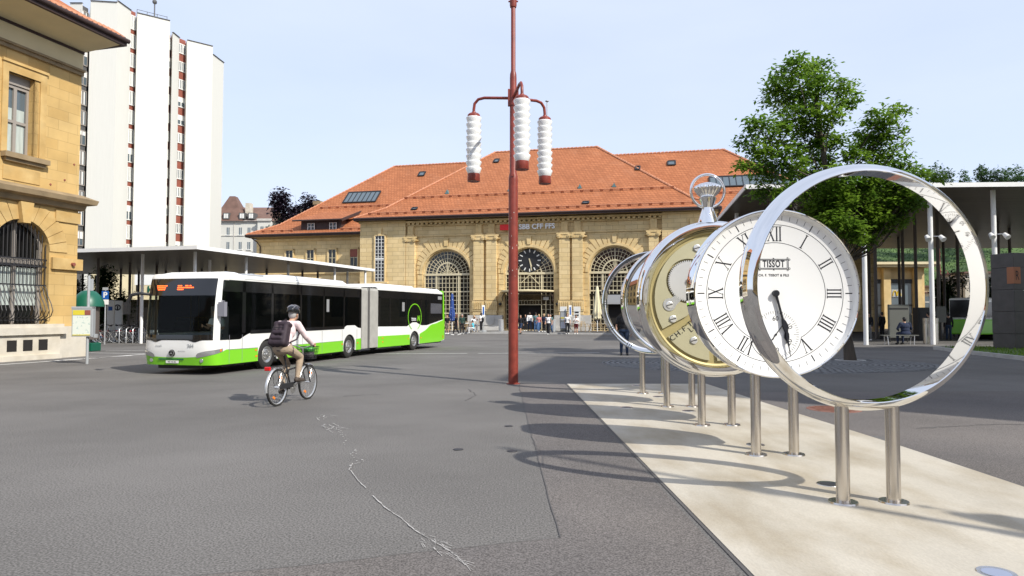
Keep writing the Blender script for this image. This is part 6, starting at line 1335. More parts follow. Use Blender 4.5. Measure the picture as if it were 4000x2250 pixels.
p6 = P_('standing person in white top and black leggings with a dark bag by the parking sign', 1880, 60.3, 60, Z1, J=BAGARM, s=.98, top='c_white', legs='c_black', shoes='shoe_w', hair='hairb', hairlen=.08, female=True)
pack('black shoulder bag on the back of the person in leggings', p6, 'c_black', (0, -.17, 1.1), (.12, .08, .2))
p7 = P_('person in black hoodie and denim shorts just right of the red pole', 2034, 57.5, 150, 0, J=WALK, s=.93, top='c_black', legs='c_jeand', shorts=True, sleeve='long', shoes='shoe_k', hair='hairk')
P_('person in dark clothes with white shoes inside the station doorway', 2053, 63.5, 160, Z1, J=STAND, s=.88, top='c_black', legs='c_black', sleeve='long', shoes='shoe_w', hair='hairb', hairlen=.1, female=True)
P_('tall dark skinned person in white sweater and charcoal trousers leaving the station doors', 2069, 62, 185, Z1, J=WALK, s=1.0, top='c_white', legs='c_jeand', sleeve='long', shoes='shoe_k', hair='hairk', skin='skind')
P_('person in teal shirt seen from behind at the right side of the door', 2093, 61.5, -10, Z1, J=STAND, s=.98, top='c_teal', legs='c_jean', shoes='shoe_k', hair='hairk')
P_('shorter person in rose top and blue jeans in front of the door', 2105, 59, 195, Z1-.02, J=WALK2, s=.90, top='c_rose', legs='c_jean', shoes='shoe_w', hair='hairl', hairlen=.15, female=True)
p12 = P_('person in dark coat carrying bags between the doors and the bin', 2125, 60, 150, Z1, J=BAGARM, s=.92, top='c_navy', legs='c_black', sleeve='long', shoes='shoe_w', hair='hairl', hairlen=.1, female=True)
P_('person in white sleeveless top and wide black trousers walking onto the square', 2142, 55.8, 165, 0, J=WALK, s=.98, top='c_white', legs='c_black', sleeve='none', shoes='shoe_w', hair='hairb', hairlen=.15, female=True, loose=.03)
P_('person in blue jeans mostly hidden behind the walker in black trousers', 2150, 57.6, 160, 0, J=WALK2, s=.97, top='c_teal', legs='c_jean', shoes='shoe_k', hair='hairk')
p15 = P_('slim young person in white tee and dark trousers walking by the ticket machines', 2216, 56.7, 175, 0, J=WALK2, s=.99, top='c_white', legs='c_black', shoes='shoe_w', hair='hairb')
pack('dark backpack with straps on the person in white tee', p15, 'c_navy', (0, -.18, 1.2), (.12, .07, .18))
P_('person in dark red shorts and grey white top holding a phone near the parasol', 2250, 56.8, 170, 0, J=PHONE, s=.92, top='c_white', legs='c_dred', shorts=True, shoes='shoe_w', hair='hairk', hairlen=.1, female=True)
# ---- man behind the farthest watch ring ----
pm = person('bearded man with sunglasses in black V-neck tee and blue jeans behind the farthest ring', pp(2437, 27.9), 27.9, R(172), J=pose(haL=(-.27, .04, .84), elL=(-.29, -.04, 1.10), haR=(.27, .04, .84), elR=(.29, -.04, 1.10), shL=(-.20, 0, 1.41), shR=(.20, 0, 1.41)), s=1.07, top='c_black', legs='c_jeand', shoes='shoe_k', hair='hairk', fat=1.14, vox=.010)
mb = MB(); H = Vector(STAND['hed']); ell(mb, (H.x, H.y+.045, H.z-.075), (.058, .055, .05)); soft(mb, 'beard', 'hairk', pm, .009)
mb = MB(); [ell(mb, (q*.034, H.y+.092, H.z+.022), (.03, .012, .022)) for q in (-1, 1)]; mb.bar((-.08, H.y+.06, H.z+.03), (.08, H.y+.06, H.z+.03), .01, .01); mb.tube([(-.083, H.y, H.z+.03), (-.06, H.y+.09, H.z+.03), (.06, H.y+.09, H.z+.03), (.083, H.y, H.z+.03)], .005, 6); mb.build('sunglasses', 'busblack', pm, 50)
# ---- people beneath the right canopy ----
grp = 'people waiting under the right canopy'
P_('person in dark jacket and light grey trousers leaning in shade left of the white post', 3393, 43.5, 120, 0, J=STAND, s=1.02, top='c_black', legs='c_grey', sleeve='long', shoes='shoe_w', hair='hairk')
P_('person in dark jacket standing before the yellow pier of the kiosk', 3444, 46.5, 20, 0, J=STAND, s=1.04, top='c_black', legs='c_black', sleeve='long', shoes='shoe_k', hair='hairk')
ps = P_('heavy person in navy jacket sitting on the bench, seen from behind', 3535, 37.5, 4, .0, J=dict(SIT, elL=(-.36, .08, .78), elR=(.36, .08, .78), shL=(-.22, .04, 1.01), shR=(.22, .04, 1.01)), s=1.12, top='c_navy', legs='c_navy', sleeve='long', shoes='shoe_k', hair='hairk', fat=1.5)
P_('person in navy top standing half behind the white post near the bin', 3625, 42.5, 20, 0, J=STAND, s=1.03, top='c_navy', legs='c_jeand', sleeve='long', shoes='shoe_k', hair='hairk')
P_('person in dark trousers behind the grey timetable board', 3703, 44, -20, 0, J=STAND, s=1.0, top='c_black', legs='c_jeand', sleeve='long', shoes='shoe_k', hair='hairk')
P_('seated person in dark coat silhouetted against the bright street inside the ring', 3726, 49, 160, .05, J=SIT, s=1.12, top='c_black', legs='c_black', sleeve='long', shoes='shoe_k', hair='hairk')
P_('person in dark red jacket beside the granite pillar', 3898, 41, 60, 0, J=STAND, s=1.0, top='c_dred', legs='c_black', sleeve='long', shoes='shoe_k', hair='hairk')
# ---- bus driver and passengers ----
BA = R(-13.83)
def inbus(label, x, y, face, J, **k):
    wx = -7.48+x*math.cos(BA)-y*math.sin(BA); wy = 20.98+x*math.sin(BA)+y*math.cos(BA); return person(label, wx, wy, BA+R(face), J=J, z=k.pop('z', .37), group='people inside the bus', **k)
inbus('bus driver in white shirt behind the side window', -.62, -1.55, 180, dict(SIT, haL=(-.1, .42, .86), haR=(.18, .42, .84)), top='c_white', legs='c_navy', hair='hairb', z=.55, s=.93)
inbus('passenger in lilac top standing near the middle wheel in the bus', -1.1, 5.0, 170, STAND, top='c_pink', legs='c_navy', sleeve='long', hair='hairk', s=.9)
inbus('passenger in dark clothes seated by the yellow rail in the bus', -.55, 2.7, 180, SIT, top='c_black', legs='c_black', sleeve='long', hair='hairb', s=.93)
inbus('passenger in grey seated near the front of the bus', -1.75, 1.1, 180, SIT, top='c_grey', legs='c_black', sleeve='long', hair='hairg', s=.93)

# ================= BICYCLES =================
def bicycle(label, loc, rz, fm_, group, fancy=True, nspk=14, fend='silver'):
    t = thing('bicycle', label, 'bicycle', loc, rz, group); WR_ = .335; FX = 1.05
    bb = (0, .44, .28); st_ = (0, .30, .58); sd = (0, .20, .93); hd0 = (0, .92, .62); hd1 = (0, .86, .86)
    mb = MB(); T = lambda p, q, r_: mb.cyl(p, q, r_, n=8)
    T(bb, sd, .017); T(bb, hd0, .020); T((0, .28, .62), (0, .90, .68), .016); T(hd0, hd1, .019)
    for s_ in (-1, 1):
        T((s_*.03, .40, .28), (s_*.06, 0, WR_), .010); T((s_*.02, .27, .66), (s_*.06, 0, WR_), .009); mb.tube([(s_*.055, .93, .68), (s_*.055, .97, .55), (s_*.05, FX, WR_)], .012, 8)
    mb.bar((-.055, .93, .68), (.055, .93, .68), .03, .03); fr_ = mb.build('frame', fm_, t, 50)
    for yy in (0, FX):
        mb = MB(); mb.lathe([(WR_-.036, -.019), (WR_-.008, -.018), (WR_, 0), (WR_-.008, .018), (WR_-.036, .019)], (0, 0, 0), 'x', 48, closed=True); wh_ = mb.build('wheel', 'rubber', t, 50); wh_.location = (0, yy, WR_)
        mb = MB(); mb.lathe([(WR_-.05, -.010), (WR_-.034, -.014), (WR_-.034, .014), (WR_-.05, .010)], (0, 0, 0), 'x', 48, closed=True); mb.cyl((-.045, 0, 0), (.045, 0, 0), .020 if yy else .028, n=12)
        for k in range(nspk*2): a = 2*PI*k/(nspk*2); a2 = a+(.5 if k % 2 else -.5); mb.tube([(.03*(1 if k % 4 < 2 else -1), .02*math.cos(a2), .02*math.sin(a2)), (0, (WR_-.03)*math.cos(a), (WR_-.03)*math.sin(a))], .0013 if fancy else .002, 3, cap=False)
        mb.build('rim', 'silver', wh_, 50)
        if fancy:
            for a in (R(60), R(240)): mb = MB(); mb.obox((0, .2*math.cos(a), .2*math.sin(a)), ((1, 0, 0), (0, math.cos(a), math.sin(a)), (0, -math.sin(a), math.cos(a))), (.008, .02, .03)); mb.build('reflector', 'amber', wh_)
        mb = MB(); a0, a1 = (R(60), R(190)) if yy == 0 else (R(55), R(175)); pr = []; vs = []; n = 18
        for k in range(n+1):
            a = a0+(a1-a0)*k/n
            for x_, dr in ((-.028, .015), (-.015, .028), (.015, .028), (.028, .015)): vs.append((x_, yy+(WR_+dr)*math.cos(a), WR_+(WR_+dr)*math.sin(a)))
        mb.add(vs, [(k*4+j, (k+1)*4+j, (k+1)*4+j+1, k*4+j+1) for k in range(n) for j in range(3)]); mb.build('mudguard', fend, t, 60)
    mb = MB(); mb.cyl((0, .205, .90), (0, .185, .98), .013, n=8); mb.build('seat_post', 'alu', t)
    mb = MB(); ell(mb, (0, .10, 1.0), (.10, .09, .028)); cone(mb, (0, .15, 1.0), .035, (0, .30, 1.0), .02); cone(mb, (-.05, .08, .995), .04, (.05, .08, .995), .04); soft(mb, 'saddle', 'plastic', t, .008)
    mb = MB(); mb.cyl(hd1, (0, .85, 1.0), .015, n=8); mb.tube([(-.29, .76, 1.05), (-.24, .82, 1.07), (-.12, .87, 1.04), (0, .86, 1.0), (.12, .87, 1.04), (.24, .82, 1.07), (.29, .76, 1.05)], .012, 8); hb = mb.build('handlebar', 'alu', t, 60)
    for s_ in (-1, 1): mb = MB(); mb.tube([(s_*.30, .74, 1.045), (s_*.24, .83, 1.068)], .018, 8); mb.build('grip', 'plastic', hb)
    mb = MB(); mb.lathe([(.0, -.004), (.09, -.004), (.095, 0), (.09, .004), (0, .004)], (.055, bb[1], bb[2]), 'x', 28); mb.cyl((-.06, bb[1], bb[2]), (.07, bb[1], bb[2]), .022, n=10)
    for s_, dy, dz in ((1, .10, .10), (-1, -.10, -.12)): mb.bar((s_*.085, bb[1], bb[2]), (s_*.09, bb[1]+dy*1.1, bb[2]+dz*1.1), .014, .022); mb.box(min(s_*.09, s_*.18), max(s_*.09, s_*.18), bb[1]+dy*1.1-.035, bb[1]+dy*1.1+.035, bb[2]+dz*1.1-.01, bb[2]+dz*1.1+.01)
    mb.build('crank', 'alu', t)
    mb = MB(); mb.box(.045, .065, 0.02, .44, .30, .40); mb.build('chain_guard', 'plastic', t, bevel=.02)
    mb = MB(); 
    for x_ in (-.05, .05): mb.tube([(x_, .24, .72), (x_, .0, .72), (x_, -.26, .72)], .006, 6); mb.tube([(x_, -.1, .72), (x_*1.2, 0, WR_)], .005, 6)
    mb.tube([(-.05, -.26, .72), (.05, -.26, .72)], .006, 6); rk = mb.build('rack', 'plastic', t, 60)
    mb = MB(); mb.box(-.055, .055, -.33, -.28, .66, .73); mb.build('tail_light', 'redl', t, bevel=.012)
    return t
BR = R(-13.7); BL = (-4.25, 12.42, 0)
b0 = bicycle('silver city bicycle with front basket ridden across the square', BL, BR, 'plastic', None)
bk = thing('bicycle_basket', 'green lined wire basket with a grey bag on the front of the ridden bicycle', 'basket', BL, BR)
mb = MB()
for zz, w_, d_ in ((.80, .13, .10), (.86, .14, .11), (.92, .15, .12), (.98, .16, .125), (1.03, .17, .13)): mb.tube([(-w_, 1.04-d_, zz), (w_, 1.04-d_, zz), (w_, 1.04+d_, zz), (-w_, 1.04+d_, zz)], .005, 5, closed=True)
for k in range(9): f = k/8; [mb.tube([(-.13+.26*f, 1.04+q*.10, .80), (-.17+.34*f, 1.04+q*.13, 1.03)], .003, 4) for q in (-1, 1)]; [mb.tube([(q*.13, .94+.2*f, .80), (q*.17, .91+.26*f, 1.03)], .003, 4) for q in (-1, 1)]
mb.box(-.13, .13, .94, 1.14, .79, .80); mb.build('wire_basket', 'plastic', bk)
mb = MB(); ell(mb, (0, 1.04, .97), (.14, .10, .07)); ell(mb, (.04, 1.02, 1.02), (.07, .06, .03)); soft(mb, 'green_liner', 'gas', bk, .01)
mb = MB(); ell(mb, (.02, 1.04, .87), (.12, .09, .09)); soft(mb, 'grey_bag', 'bagg', bk, .01)
cy = person('cyclist in pale pink shirt, khaki trousers and black helmet riding away', BL[0], BL[1], BR, s=1.0, vox=.009, top='c_pink', legs='c_khaki', shoes='shoe_b', hair='hairg', sleeve='long', hands=False,
  J=dict(pel=(0, .14, 1.06), che=(0, .30, 1.36), nek=(0, .42, 1.53), hed=(.02, .49, 1.655), shL=(-.19, .35, 1.475), shR=(.19, .35, 1.475), elL=(-.27, .50, 1.24), elR=(.27, .50, 1.24), haL=(-.27, .72, 1.10), haR=(.27, .72, 1.10),
  hiL=(-.10, .16, 1.03), hiR=(.10, .16, 1.03), knL=(-.12, .50, .72), knR=(.12, .56, .86), anL=(-.12, .33, .27), anR=(.12, .47, .48), toL=(-.13, .46, .20), toR=(.14, .63, .42)))
cy.name = 'person'
mb = MB()
for s_ in (-1, 1):   # hands wrapped round the grips: palm, four curled fingers, thumb
    w_ = Vector((s_*.27, .72, 1.10)); cone(mb, w_, .027, w_+Vector((0, .05, -.012)), .03)
    for k in range(4):
        x = s_*(.235+.022*k); a = Vector((x, .80-.012*k, 1.10)); b = a+Vector((0, .035, -.008)); c_ = b+Vector((0, .004, -.032)); d_ = c_+Vector((0, -.028, -.012)); cone(mb, a, .010, b, .0095, 8); cone(mb, b, .0095, c_, .009, 8); cone(mb, c_, .009, d_, .008, 8)
    for k in range(3): cone(mb, w_+Vector((0, .03, -.005)), .016, (s_*(.24+.03*k), .795, 1.095), .013, 8)
    cone(mb, w_+Vector((-s_*.02, .03, -.01)), .013, (s_*.215, .79, 1.07), .010, 8); cone(mb, (s_*.215, .79, 1.07), .010, (s_*.225, .815, 1.05), .009, 8)
hd_ = soft(mb, 'hand', 'skin', cy, .006)
mb = MB(); hc = Vector((.02, .475, 1.715)); vs = []; n = 28
for i in range(9):
    th = PI/2*1.16*i/8
    for k in range(n):
        a = 2*PI*k/n; f = 1+.035*math.cos(6*a)*math.sin(th); vs.append((hc.x+.112*f*math.sin(th)*math.cos(a), hc.y+.148*f*math.sin(th)*math.sin(a), hc.z+.115*math.cos(th)-.02*math.sin(th)*math.sin(a)))
mb.add(vs, [(i*n+k, (i+1)*n+k, (i+1)*n+(k+1) % n, i*n+(k+1) % n) for i in range(8) for k in range(n)]); hm = thing('bicycle_helmet', 'glossy black bicycle helmet on the cyclist', 'helmet', BL, BR); mb.build('shell', 'busblack', hm, 60)
mb = MB()
for s_ in (-1, 1):
    mb.tube([(hc.x+s_*.085, hc.y+.02, hc.z-.03), (hc.x+s_*.075, hc.y+.05, hc.z-.12), (hc.x, hc.y+.075, hc.z-.165)], .006, 5)
    for q in (0, .035): mb.tube([(hc.x+s_*(.03+q), hc.y+.13*math.cos(t)*.96, hc.z+.112*math.sin(t)*(1-q*4)+.012) for t in [R(35)+R(110)*k/8 for k in range(9)]], .007, 5)
mb.build('strap', 'greyp', hm, 50)
bp = thing('backpack', 'dark purple black backpack on the cyclist', 'backpack', BL, BR)
mb = MB(); ax = Vector((0, .42, .9)).normalized(); bn = Vector((0, -.9, .42)).normalized(); c0 = Vector((-.02, .16, 1.31))
for x_ in (-.12, .12):
    for t_, r_ in ((-.21, .065), (.16, .05)):
        for d_ in (0, .07): cone(mb, c0+Vector((x_, 0, 0))+ax*t_+bn*d_, r_, c0+Vector((-x_, 0, 0))+ax*t_+bn*d_, r_)
    for d_ in (0, .075): cone(mb, c0+Vector((x_, 0, 0))-ax*.21+bn*d_, .065, c0+Vector((x_*.8, 0, 0))+ax*.16+bn*d_, .05)
    cone(mb, c0+Vector((0, 0, 0))-ax*.2+bn*.03, .09, c0+ax*.17+bn*.02, .08)
cone(mb, c0-ax*.14+bn*.12+Vector((-.08, 0, 0)), .04, c0-ax*.14+bn*.12+Vector((.08, 0, 0)), .04); cone(mb, c0-ax*.03+bn*.115+Vector((-.08, 0, 0)), .04, c0-ax*.03+bn*.115+Vector((.08, 0, 0)), .04); soft(mb, 'bag', 'c_purple', bp, .010)
mb = MB()
for s_ in (-1, 1):
    mb.tube([c0+Vector((s_*.10, 0, 0))+ax*.2-bn*.02, c0+Vector((s_*.13, 0, 0))+ax*.24-bn*.12, (s_*.14, .46, 1.44), (s_*.175, .42, 1.30), (s_*.19, .32, 1.2), c0+Vector((s_*.15, 0, 0))-ax*.2-bn*.02], .016, 6)
mb.tube([c0+Vector((.15, 0, 0))-ax*.2, (.19, .2, 1.05), (.2, .19, .93)], .010, 5); mb.tube([c0+ax*.23+Vector((-.04, 0, 0)), c0+ax*.29, c0+ax*.23+Vector((.04, 0, 0))], .01, 6); mb.build('strap', 'c_purple', bp, 50)
mb = MB(); mb.bar(c0+ax*.05+bn*.155+Vector((-.11, 0, 0)), c0+ax*.05+bn*.155+Vector((.11, 0, 0)), .01, .012); mb.build('zip', 'c_black', bp)
# parked bikes under the left canopy
pk = None
specs = ((378, 40.5, 70, 'blue_dummy', 'blue bicycle parked leftmost in the rack behind the map stand'), (400, 39.5, 120, 'b', 'dark blue bicycle parked behind the parking sign'), (440, 40, 80, 'g', 'grey bicycle parked just right of the parking sign pole'), (462, 41, 55, 'g', 'silver bicycle parked in front of the white info pillar'), (490, 39.5, 100, 'g', 'parked bicycle in the middle of the rack under the canopy'), (512, 41, 75, 'g', 'dark bicycle parked behind its neighbours in the rack'), (532, 39.8, 110, 'g', 'parked bicycle just left of the white canopy post'), (566, 41, 80, 'g', 'parked bicycle between the white canopy post and the bus'))
for i, (px, Y, a, c_, lb) in enumerate(specs):
    b_ = bicycle(lb, (pp(px, Y), Y, 0), R(a), 'blued' if i < 2 else ('silver', 'plastic', 'paint_red')[i % 3], 'bicycles parked under the left canopy', False, 8, ('silver', 'plastic')[i % 2])
for i, px in enumerate((470, 497, 523, 545)):
    t = thing('bike_stand', ('first', 'second', 'third', 'fourth')[i]+' steel hoop stand from the left among the parked bicycles', 'bike stand', (pp(px, 39.3), 39.3, 0), 0, 'hoop stands in the bicycle rack')
    mb = MB(); mb.tube([(-.02, 0, 0), (-.02, 0, .8), (0, .15, .9), (0, .45, .9), (0, .6, .8), (0, .6, 0)], .022, 8); mb.build('hoop', 'silver', t, 60)

# ================= STREET FURNITURE =================
X_ = pp(325, 22.9)
t = thing('bus_stop_board', 'framed yellow topped route map on a grey post beside the stone building', 'bus stop', (-14.34, 22.9, 0), R(12))
mb = MB(); mb.cyl((.12, 0, 0), (.12, 0, 2.95), .045, n=14); mb.build('post', 'signgrey', t, 40)
mb = MB(); mb.box(-.33, .27, -.11, -.05, .92, 1.84); mb.box(.27, .31, -.12, .12, .9, 1.92); mb.box(-.35, .31, -.12, .12, 1.84, 1.92); bd = mb.build('frame', 'signgrey', t, bevel=.008)
mb = MB(); mb.box(-.30, .23, -.118, -.11, .98, 1.62); mb.build('route_map', 'mapw', bd); mb = MB(); mb.box(-.30, .05, -.118, -.11, 1.64, 1.80); mb.box(-.30, .23, -.121, -.112, .96, .99); mb.build('yellow_header', 'mustard', bd)
mb = MB(); mb.box(.06, .23, -.122, -.11, 1.64, 1.80); mb.build('red_sticker', 'redpanel', bd)
mb = MB(); mb.box(.10, .26, -.02, .02, 2.45, 2.85); mb.build('stop_flag', 'signgrey', t, bevel=.01); mb = MB(); mb.box(.32, .42, -.06, .06, .88, 1.0); mb.build('litter_box', 'signgrey', t)
t = thing('parking_sign', 'blue square P sign with white plate on a slim pole', 'sign', (pp(412, 37.8), 37.8, 0), R(8))
mb = MB(); mb.cyl((0, 0, 0), (0, 0, 3.1), .035, n=12); mb.build('pole', 'silver', t, 40)
mb = MB(); mb.box(-.18, .18, -.06, -.04, 2.5, 2.95); bd = mb.build('panel', 'signblue', t); mb = MB(); mb.box(-.18, .18, -.062, -.038, 2.2, 2.48); mb.build('sub_plate', 'framew', t)
text_mb('P', .42, lambda a, b, d: (a, -.065+d*.2, 2.72+b), .01, bold=.012).build('letter_p', 'framew', bd); mb = MB(); mb.box(-.15, .15, -.05, -.04, 3.0, 3.15); mb.build('back_plate', 'signgrey', t)
t = thing('green_booth', 'round topped green booth partly hidden by the stone building corner', 'booth', (pp(345, 31), 31, 0))
mb = MB(); mb.lathe([(.62, 2.0), (.66, 2.02), (.62, 2.25), (.50, 2.5), (.3, 2.7), (0, 2.78)], n=28); mb.build('domed_roof', 'dgreen', t, 50)
mb = MB(); mb.lathe([(.45, .55), (.45, 2.0), (0, 2.0)], n=24); mb.build('column', 'darkpost', t, 40); mb = MB(); mb.box(-.35, .45, -.4, .3, 0, .38); mb.build('base', 'dgreen', t, bevel=.03)
for px, Y, lb, w_ in ((434, 43, 'tall white information pillar with a blue square left of the round sign', .42), (462, 44, 'white pillar with a dark round symbol behind the parked bicycles', .55)):
    t = thing('info_pillar', lb, 'info pillar', (pp(px, Y), Y, 0), R(6)); mb = MB(); mb.box(-w_/2, w_/2, -.08, .08, 0, 2.55); mb.build('panel', 'framew', t, bevel=.02)
    mb = MB()
    if w_ < .5: mb.box(-.12, .12, -.09, -.08, 1.9, 2.15); mb.build('blue_square', 'signblue', t)
    else: mb.lathe([(.13, -.095), (.2, -.095), (.2, -.08)], (0, 0, 2.1), 'y', 24); mb.box(-.04, .04, -.095, -.08, 1.95, 2.2); mb.build('round_symbol', 'ink', t)
# cafe
def umbrella(label, x, y, m, h, w_, z):
    t = thing('closed_parasol', label, 'parasol', (x, y, z)); mb = MB(); mb.cyl((0, 0, 0), (0, 0, h), .04, n=10); mb.build('pole', 'framew', t, 40)
    mb = MB(); n = 32; vs = []; pr = ((.02, h), (.10, h-.12), (w_*.55, h*.68), (w_*.9, h*.46), (w_, h*.40), (w_*.75, h*.36), (w_*.85, h*.30), (w_*.3, h*.27))
    for i, (r_, z_) in enumerate(pr):
        for k in range(n): a = 2*PI*k/n; f = 1+.16*math.cos(8*a)*min(1, i/2); vs.append((r_*f*math.cos(a), r_*f*math.sin(a), z_+.05*math.cos(8*a)*(i > 4)))
    mb.add(vs, [(i*n+k, (i+1)*n+k, (i+1)*n+(k+1) % n, i*n+(k+1) % n) for i in range(len(pr)-1) for k in range(n)]); mb.build('folded_canopy', m, t, 60)
    mb = MB(); mb.box(-.45, .45, -.45, .45, 0, .08); mb.build('base', 'granite', t, bevel=.01); return t
umbrella('tall closed cream parasol in front of the right arched window', pp(2333, 58.5), 58.5, 'umb', 4.0, .36, Z1)
umbrella('closed blue parasol with pale lettering beside the bus rear', pp(1766, 60), 60, 'umbb', 3.4, .26, Z1)
def cafe_table(label, x, y, z, s=.4):
    t = thing('cafe_table', label, 'table', (x, y, z), 0, 'cafe tables before the station'); mb = MB(); mb.lathe([(0, .72), (s, .72), (s, .75), (0, .75)], n=24); mb.build('table_top', 'table', t, 40)
    for k in range(3): a = 2*PI*k/3; mb = MB(); mb.tube([(.03*math.cos(a), .03*math.sin(a), .72), (.05*math.cos(a), .05*math.sin(a), .3), (.3*math.cos(a), .3*math.sin(a), .01)], .018, 6); mb.build('leg', 'black', t, 50)
for px, Y, lb in ((1748, 59, 'cafe table at the left, behind the bus rear'), (1830, 59.3, 'cafe table with white papers before the cyan shirted person'), (2225, 60.5, 'cafe table behind the person with the phone'), (2305, 60, 'cafe table left of the cream parasol'), (2360, 60, 'cafe table right of the cream parasol')): cafe_table(lb, pp(px, Y), Y, Z1)
t = thing('paper_stack', 'white papers lying on the cafe table', 'papers', (pp(1826, 59.3), 59.3, Z1+.75)); mb = MB(); mb.box(-.25, .1, -.15, .15, 0, .05); mb.build('sheets', 'framew', t, bevel=.01)
chn = thing('cafe_chair', 'rattan chair with rounded back nearest the ticket machines', 'chair', (pp(2277, 60), 60, Z1), R(20), 'rattan chairs before the station')
mb = MB(); mb.lathe([(0, .43), (.21, .43), (.22, .45), (0, .46)], n=20); mb.build('seat', 'rattan', chn, 40)
mb = MB(); mb.tube([(-.20, .18, .45), (-.21, .22, .72), (-.12, .24, .90), (0, .25, .94), (.12, .24, .90), (.21, .22, .72), (.20, .18, .45)], .016, 6)
for k in range(5): x = -.14+.07*k; mb.tube([(x, .2, .46), (x, .24, .90-abs(x)*.3)], .008, 4)
for z_ in (.6, .74): mb.tube([(-.2, .21, z_), (.2, .21, z_)], .008, 4)
for s_ in (-1, 1): mb.tube([(s_*.21, .2, .68), (s_*.25, -.02, .66), (s_*.2, -.14, .45)], .013, 5)
mb.build('backrest', 'rattan', chn, 50)
for s_ in (-1, 1):
    for q in (-1, 1): mb = MB(); mb.tube([(s_*.16, q*.14, .43), (s_*.2, q*.18, 0)], .013, 6); mb.build('leg', 'rattan', chn)
for px, Y, a, lb in ((2294, 61, 80, 'rattan chair standing behind the first one'), (2312, 59.5, -60, 'rattan chair left of the parasol base'), (2322, 61.2, 10, 'rattan chair behind the parasol pole'), (2352, 59.5, 120, 'rattan chair right of the parasol base'), (2372, 60.5, -20, 'rightmost rattan chair beside the shop door'), (2240, 61, 200, 'rattan chair behind the person in dark red shorts'), (2262, 61.5, -100, 'rattan chair against the stone pedestal'), (1838, 60.5, 30, 'cafe chair behind the cyan shirted person'), (1856, 58.9, 175, 'cafe chair under the cyan shirted person'), (1815, 60.4, -20, 'cafe chair behind the capped person'), (1758, 60.2, 60, 'cafe chair beside the blue parasol')): dup(chn, (pp(px, Y), Y, Z1), R(a), lb)
def bin_(label, x, y, z, h=.95, r_=.2, m='silver', s=1):
    t = thing('litter_bin', label, 'litter bin', (x, y, z)); mb = MB(); mb.lathe([(r_, 0), (r_, h*.78), (0, h*.78)], n=26); mb.build('drum', m, t, 40)
    mb = MB(); mb.lathe([(r_, h*.78), (r_+.01, h), (r_-.04, h+.03), (0, h+.03)], n=26, a0=PI*.15, a1=PI*1.85-PI*.0); mb.build('hood', m, t, 40); mb = MB(); mb.lathe([(.03, h*.8), (.03, h)], n=8); mb.box(-r_*.7, r_*.7, -.02, .02, h*.78, h*.8); mb.build('ashtray', 'plastic', t); return t
bin_('steel litter bin left of the station door, beside the pedestal', pp(1958, 63), 63, Z1, 1.05, .24); bin_('slim pale litter bin right of the station door', pp(2163, 61.5), 61.5, Z1, 1.05, .2, 'signgrey'); bin_('big steel litter bin behind the white post, right of the bench', pp(3633, 38.3), 38.3, 0, 1.45, .38, 'steel')
for px, lb, a in ((2201, 'grey and white ticket machine on the left, with poster and green notice', 0), (2254, 'white ticket machine on the right, with two dark displays', 1)):
    Y = 61.5; t = thing('ticket_machine', lb, 'ticket machine', (pp(px, Y), Y, Z1), FA); t.scale = (.62, 1, .71)
    mb = MB(); mb.box(-.45, .45, -.18, .18, .0 if a == 0 else .8, 3.15); bd = mb.build('cabinet', 'panelg' if a == 0 else 'framew', t, bevel=.03)
    mb = MB(); mb.box(-.46, .46, -.2, .2, 2.55, 3.16); mb.build('header', 'framew', bd)
    mb = MB()
    if a == 0: mb.box(-.38, .38, -.2, -.18, 1.4, 2.45); mb.build('poster', 'signgrey', bd); mb = MB(); mb.box(-.35, .3, -.215, -.2, 1.65, 1.8); mb.build('notice', 'mustard', bd); mb = MB(); mb.box(-.38, .38, -.21, -.18, .4, 1.25); mb.build('screen', 'blueglass', bd)
    else: mb.box(-.28, .28, -.2, -.18, 2.35, 2.5); mb.box(-.28, .28, -.2, -.18, 2.0, 2.15); mb.build('display', 'ink', bd); mb = MB(); mb.box(-.06, .06, -.05, .05, 0, .8); mb.build('stand', 'signgrey', t)
for px, Y, lb in ((1888, 60.5, 'narrow blue and white pole sign left of the stone pedestal'), (2227, 61, 'thin blue and white pole sign between the ticket machines')):
    t = thing('pole_sign', lb, 'sign', (pp(px, Y), Y, Z1), FA+R(30)); mb = MB(); mb.cyl((0, 0, 0), (0, 0, 2.3), .035, n=8); mb.lathe([(.3, 0), (.3, .15), (0, .17)], n=18); mb.build('pole', 'signgrey', t, 40); mb = MB(); mb.box(-.13, .13, -.03, .03, 1.35, 2.35); bd = mb.build('panel', 'framew', t); mb = MB(); mb.box(-.07, .07, -.035, -.03, 1.5, 2.2); mb.build('blue_field', 'signblue', bd)
# bench, boards, pillar below the right canopy
t = thing('bench', 'grey slatted backless bench under the right canopy', 'bench', (pp(3510, 37.2), 37.2, 0), R(-2))
mb = MB(); [mb.box(-.95, .95, -.2+.1*k, -.115+.1*k, .5, .54) for k in range(4)]; mb.build('seat', 'panelg', t, bevel=.006)
for s_ in (-1, 1): mb = MB(); mb.tube([(s_*.72, -.17, .5), (s_*.68, -.2, 0)], .02, 6); mb.tube([(s_*.72, .17, .5), (s_*.68, .2, 0)], .02, 6); mb.bar((s_*.72, -.18, .47), (s_*.72, .18, .47), .04, .03); mb.build('leg', 'silver', t)
t = thing('info_board', 'large plain grey information board behind the bench', 'board', (pp(3508, 41), 41, 0), 0); mb = MB(); mb.box(-.62, .62, -.06, .06, .25, 2.25); bd = mb.build('panel', 'panelg', t, bevel=.02); mb = MB(); mb.box(-.56, .56, -.07, -.06, 1.95, 2.05); mb.build('header_line', 'black', bd)
mb = MB(); mb.box(-.55, -.5, -.03, .03, 0, .25); mb.box(.5, .55, -.03, .03, 0, .25); mb.build('foot', 'black', t)
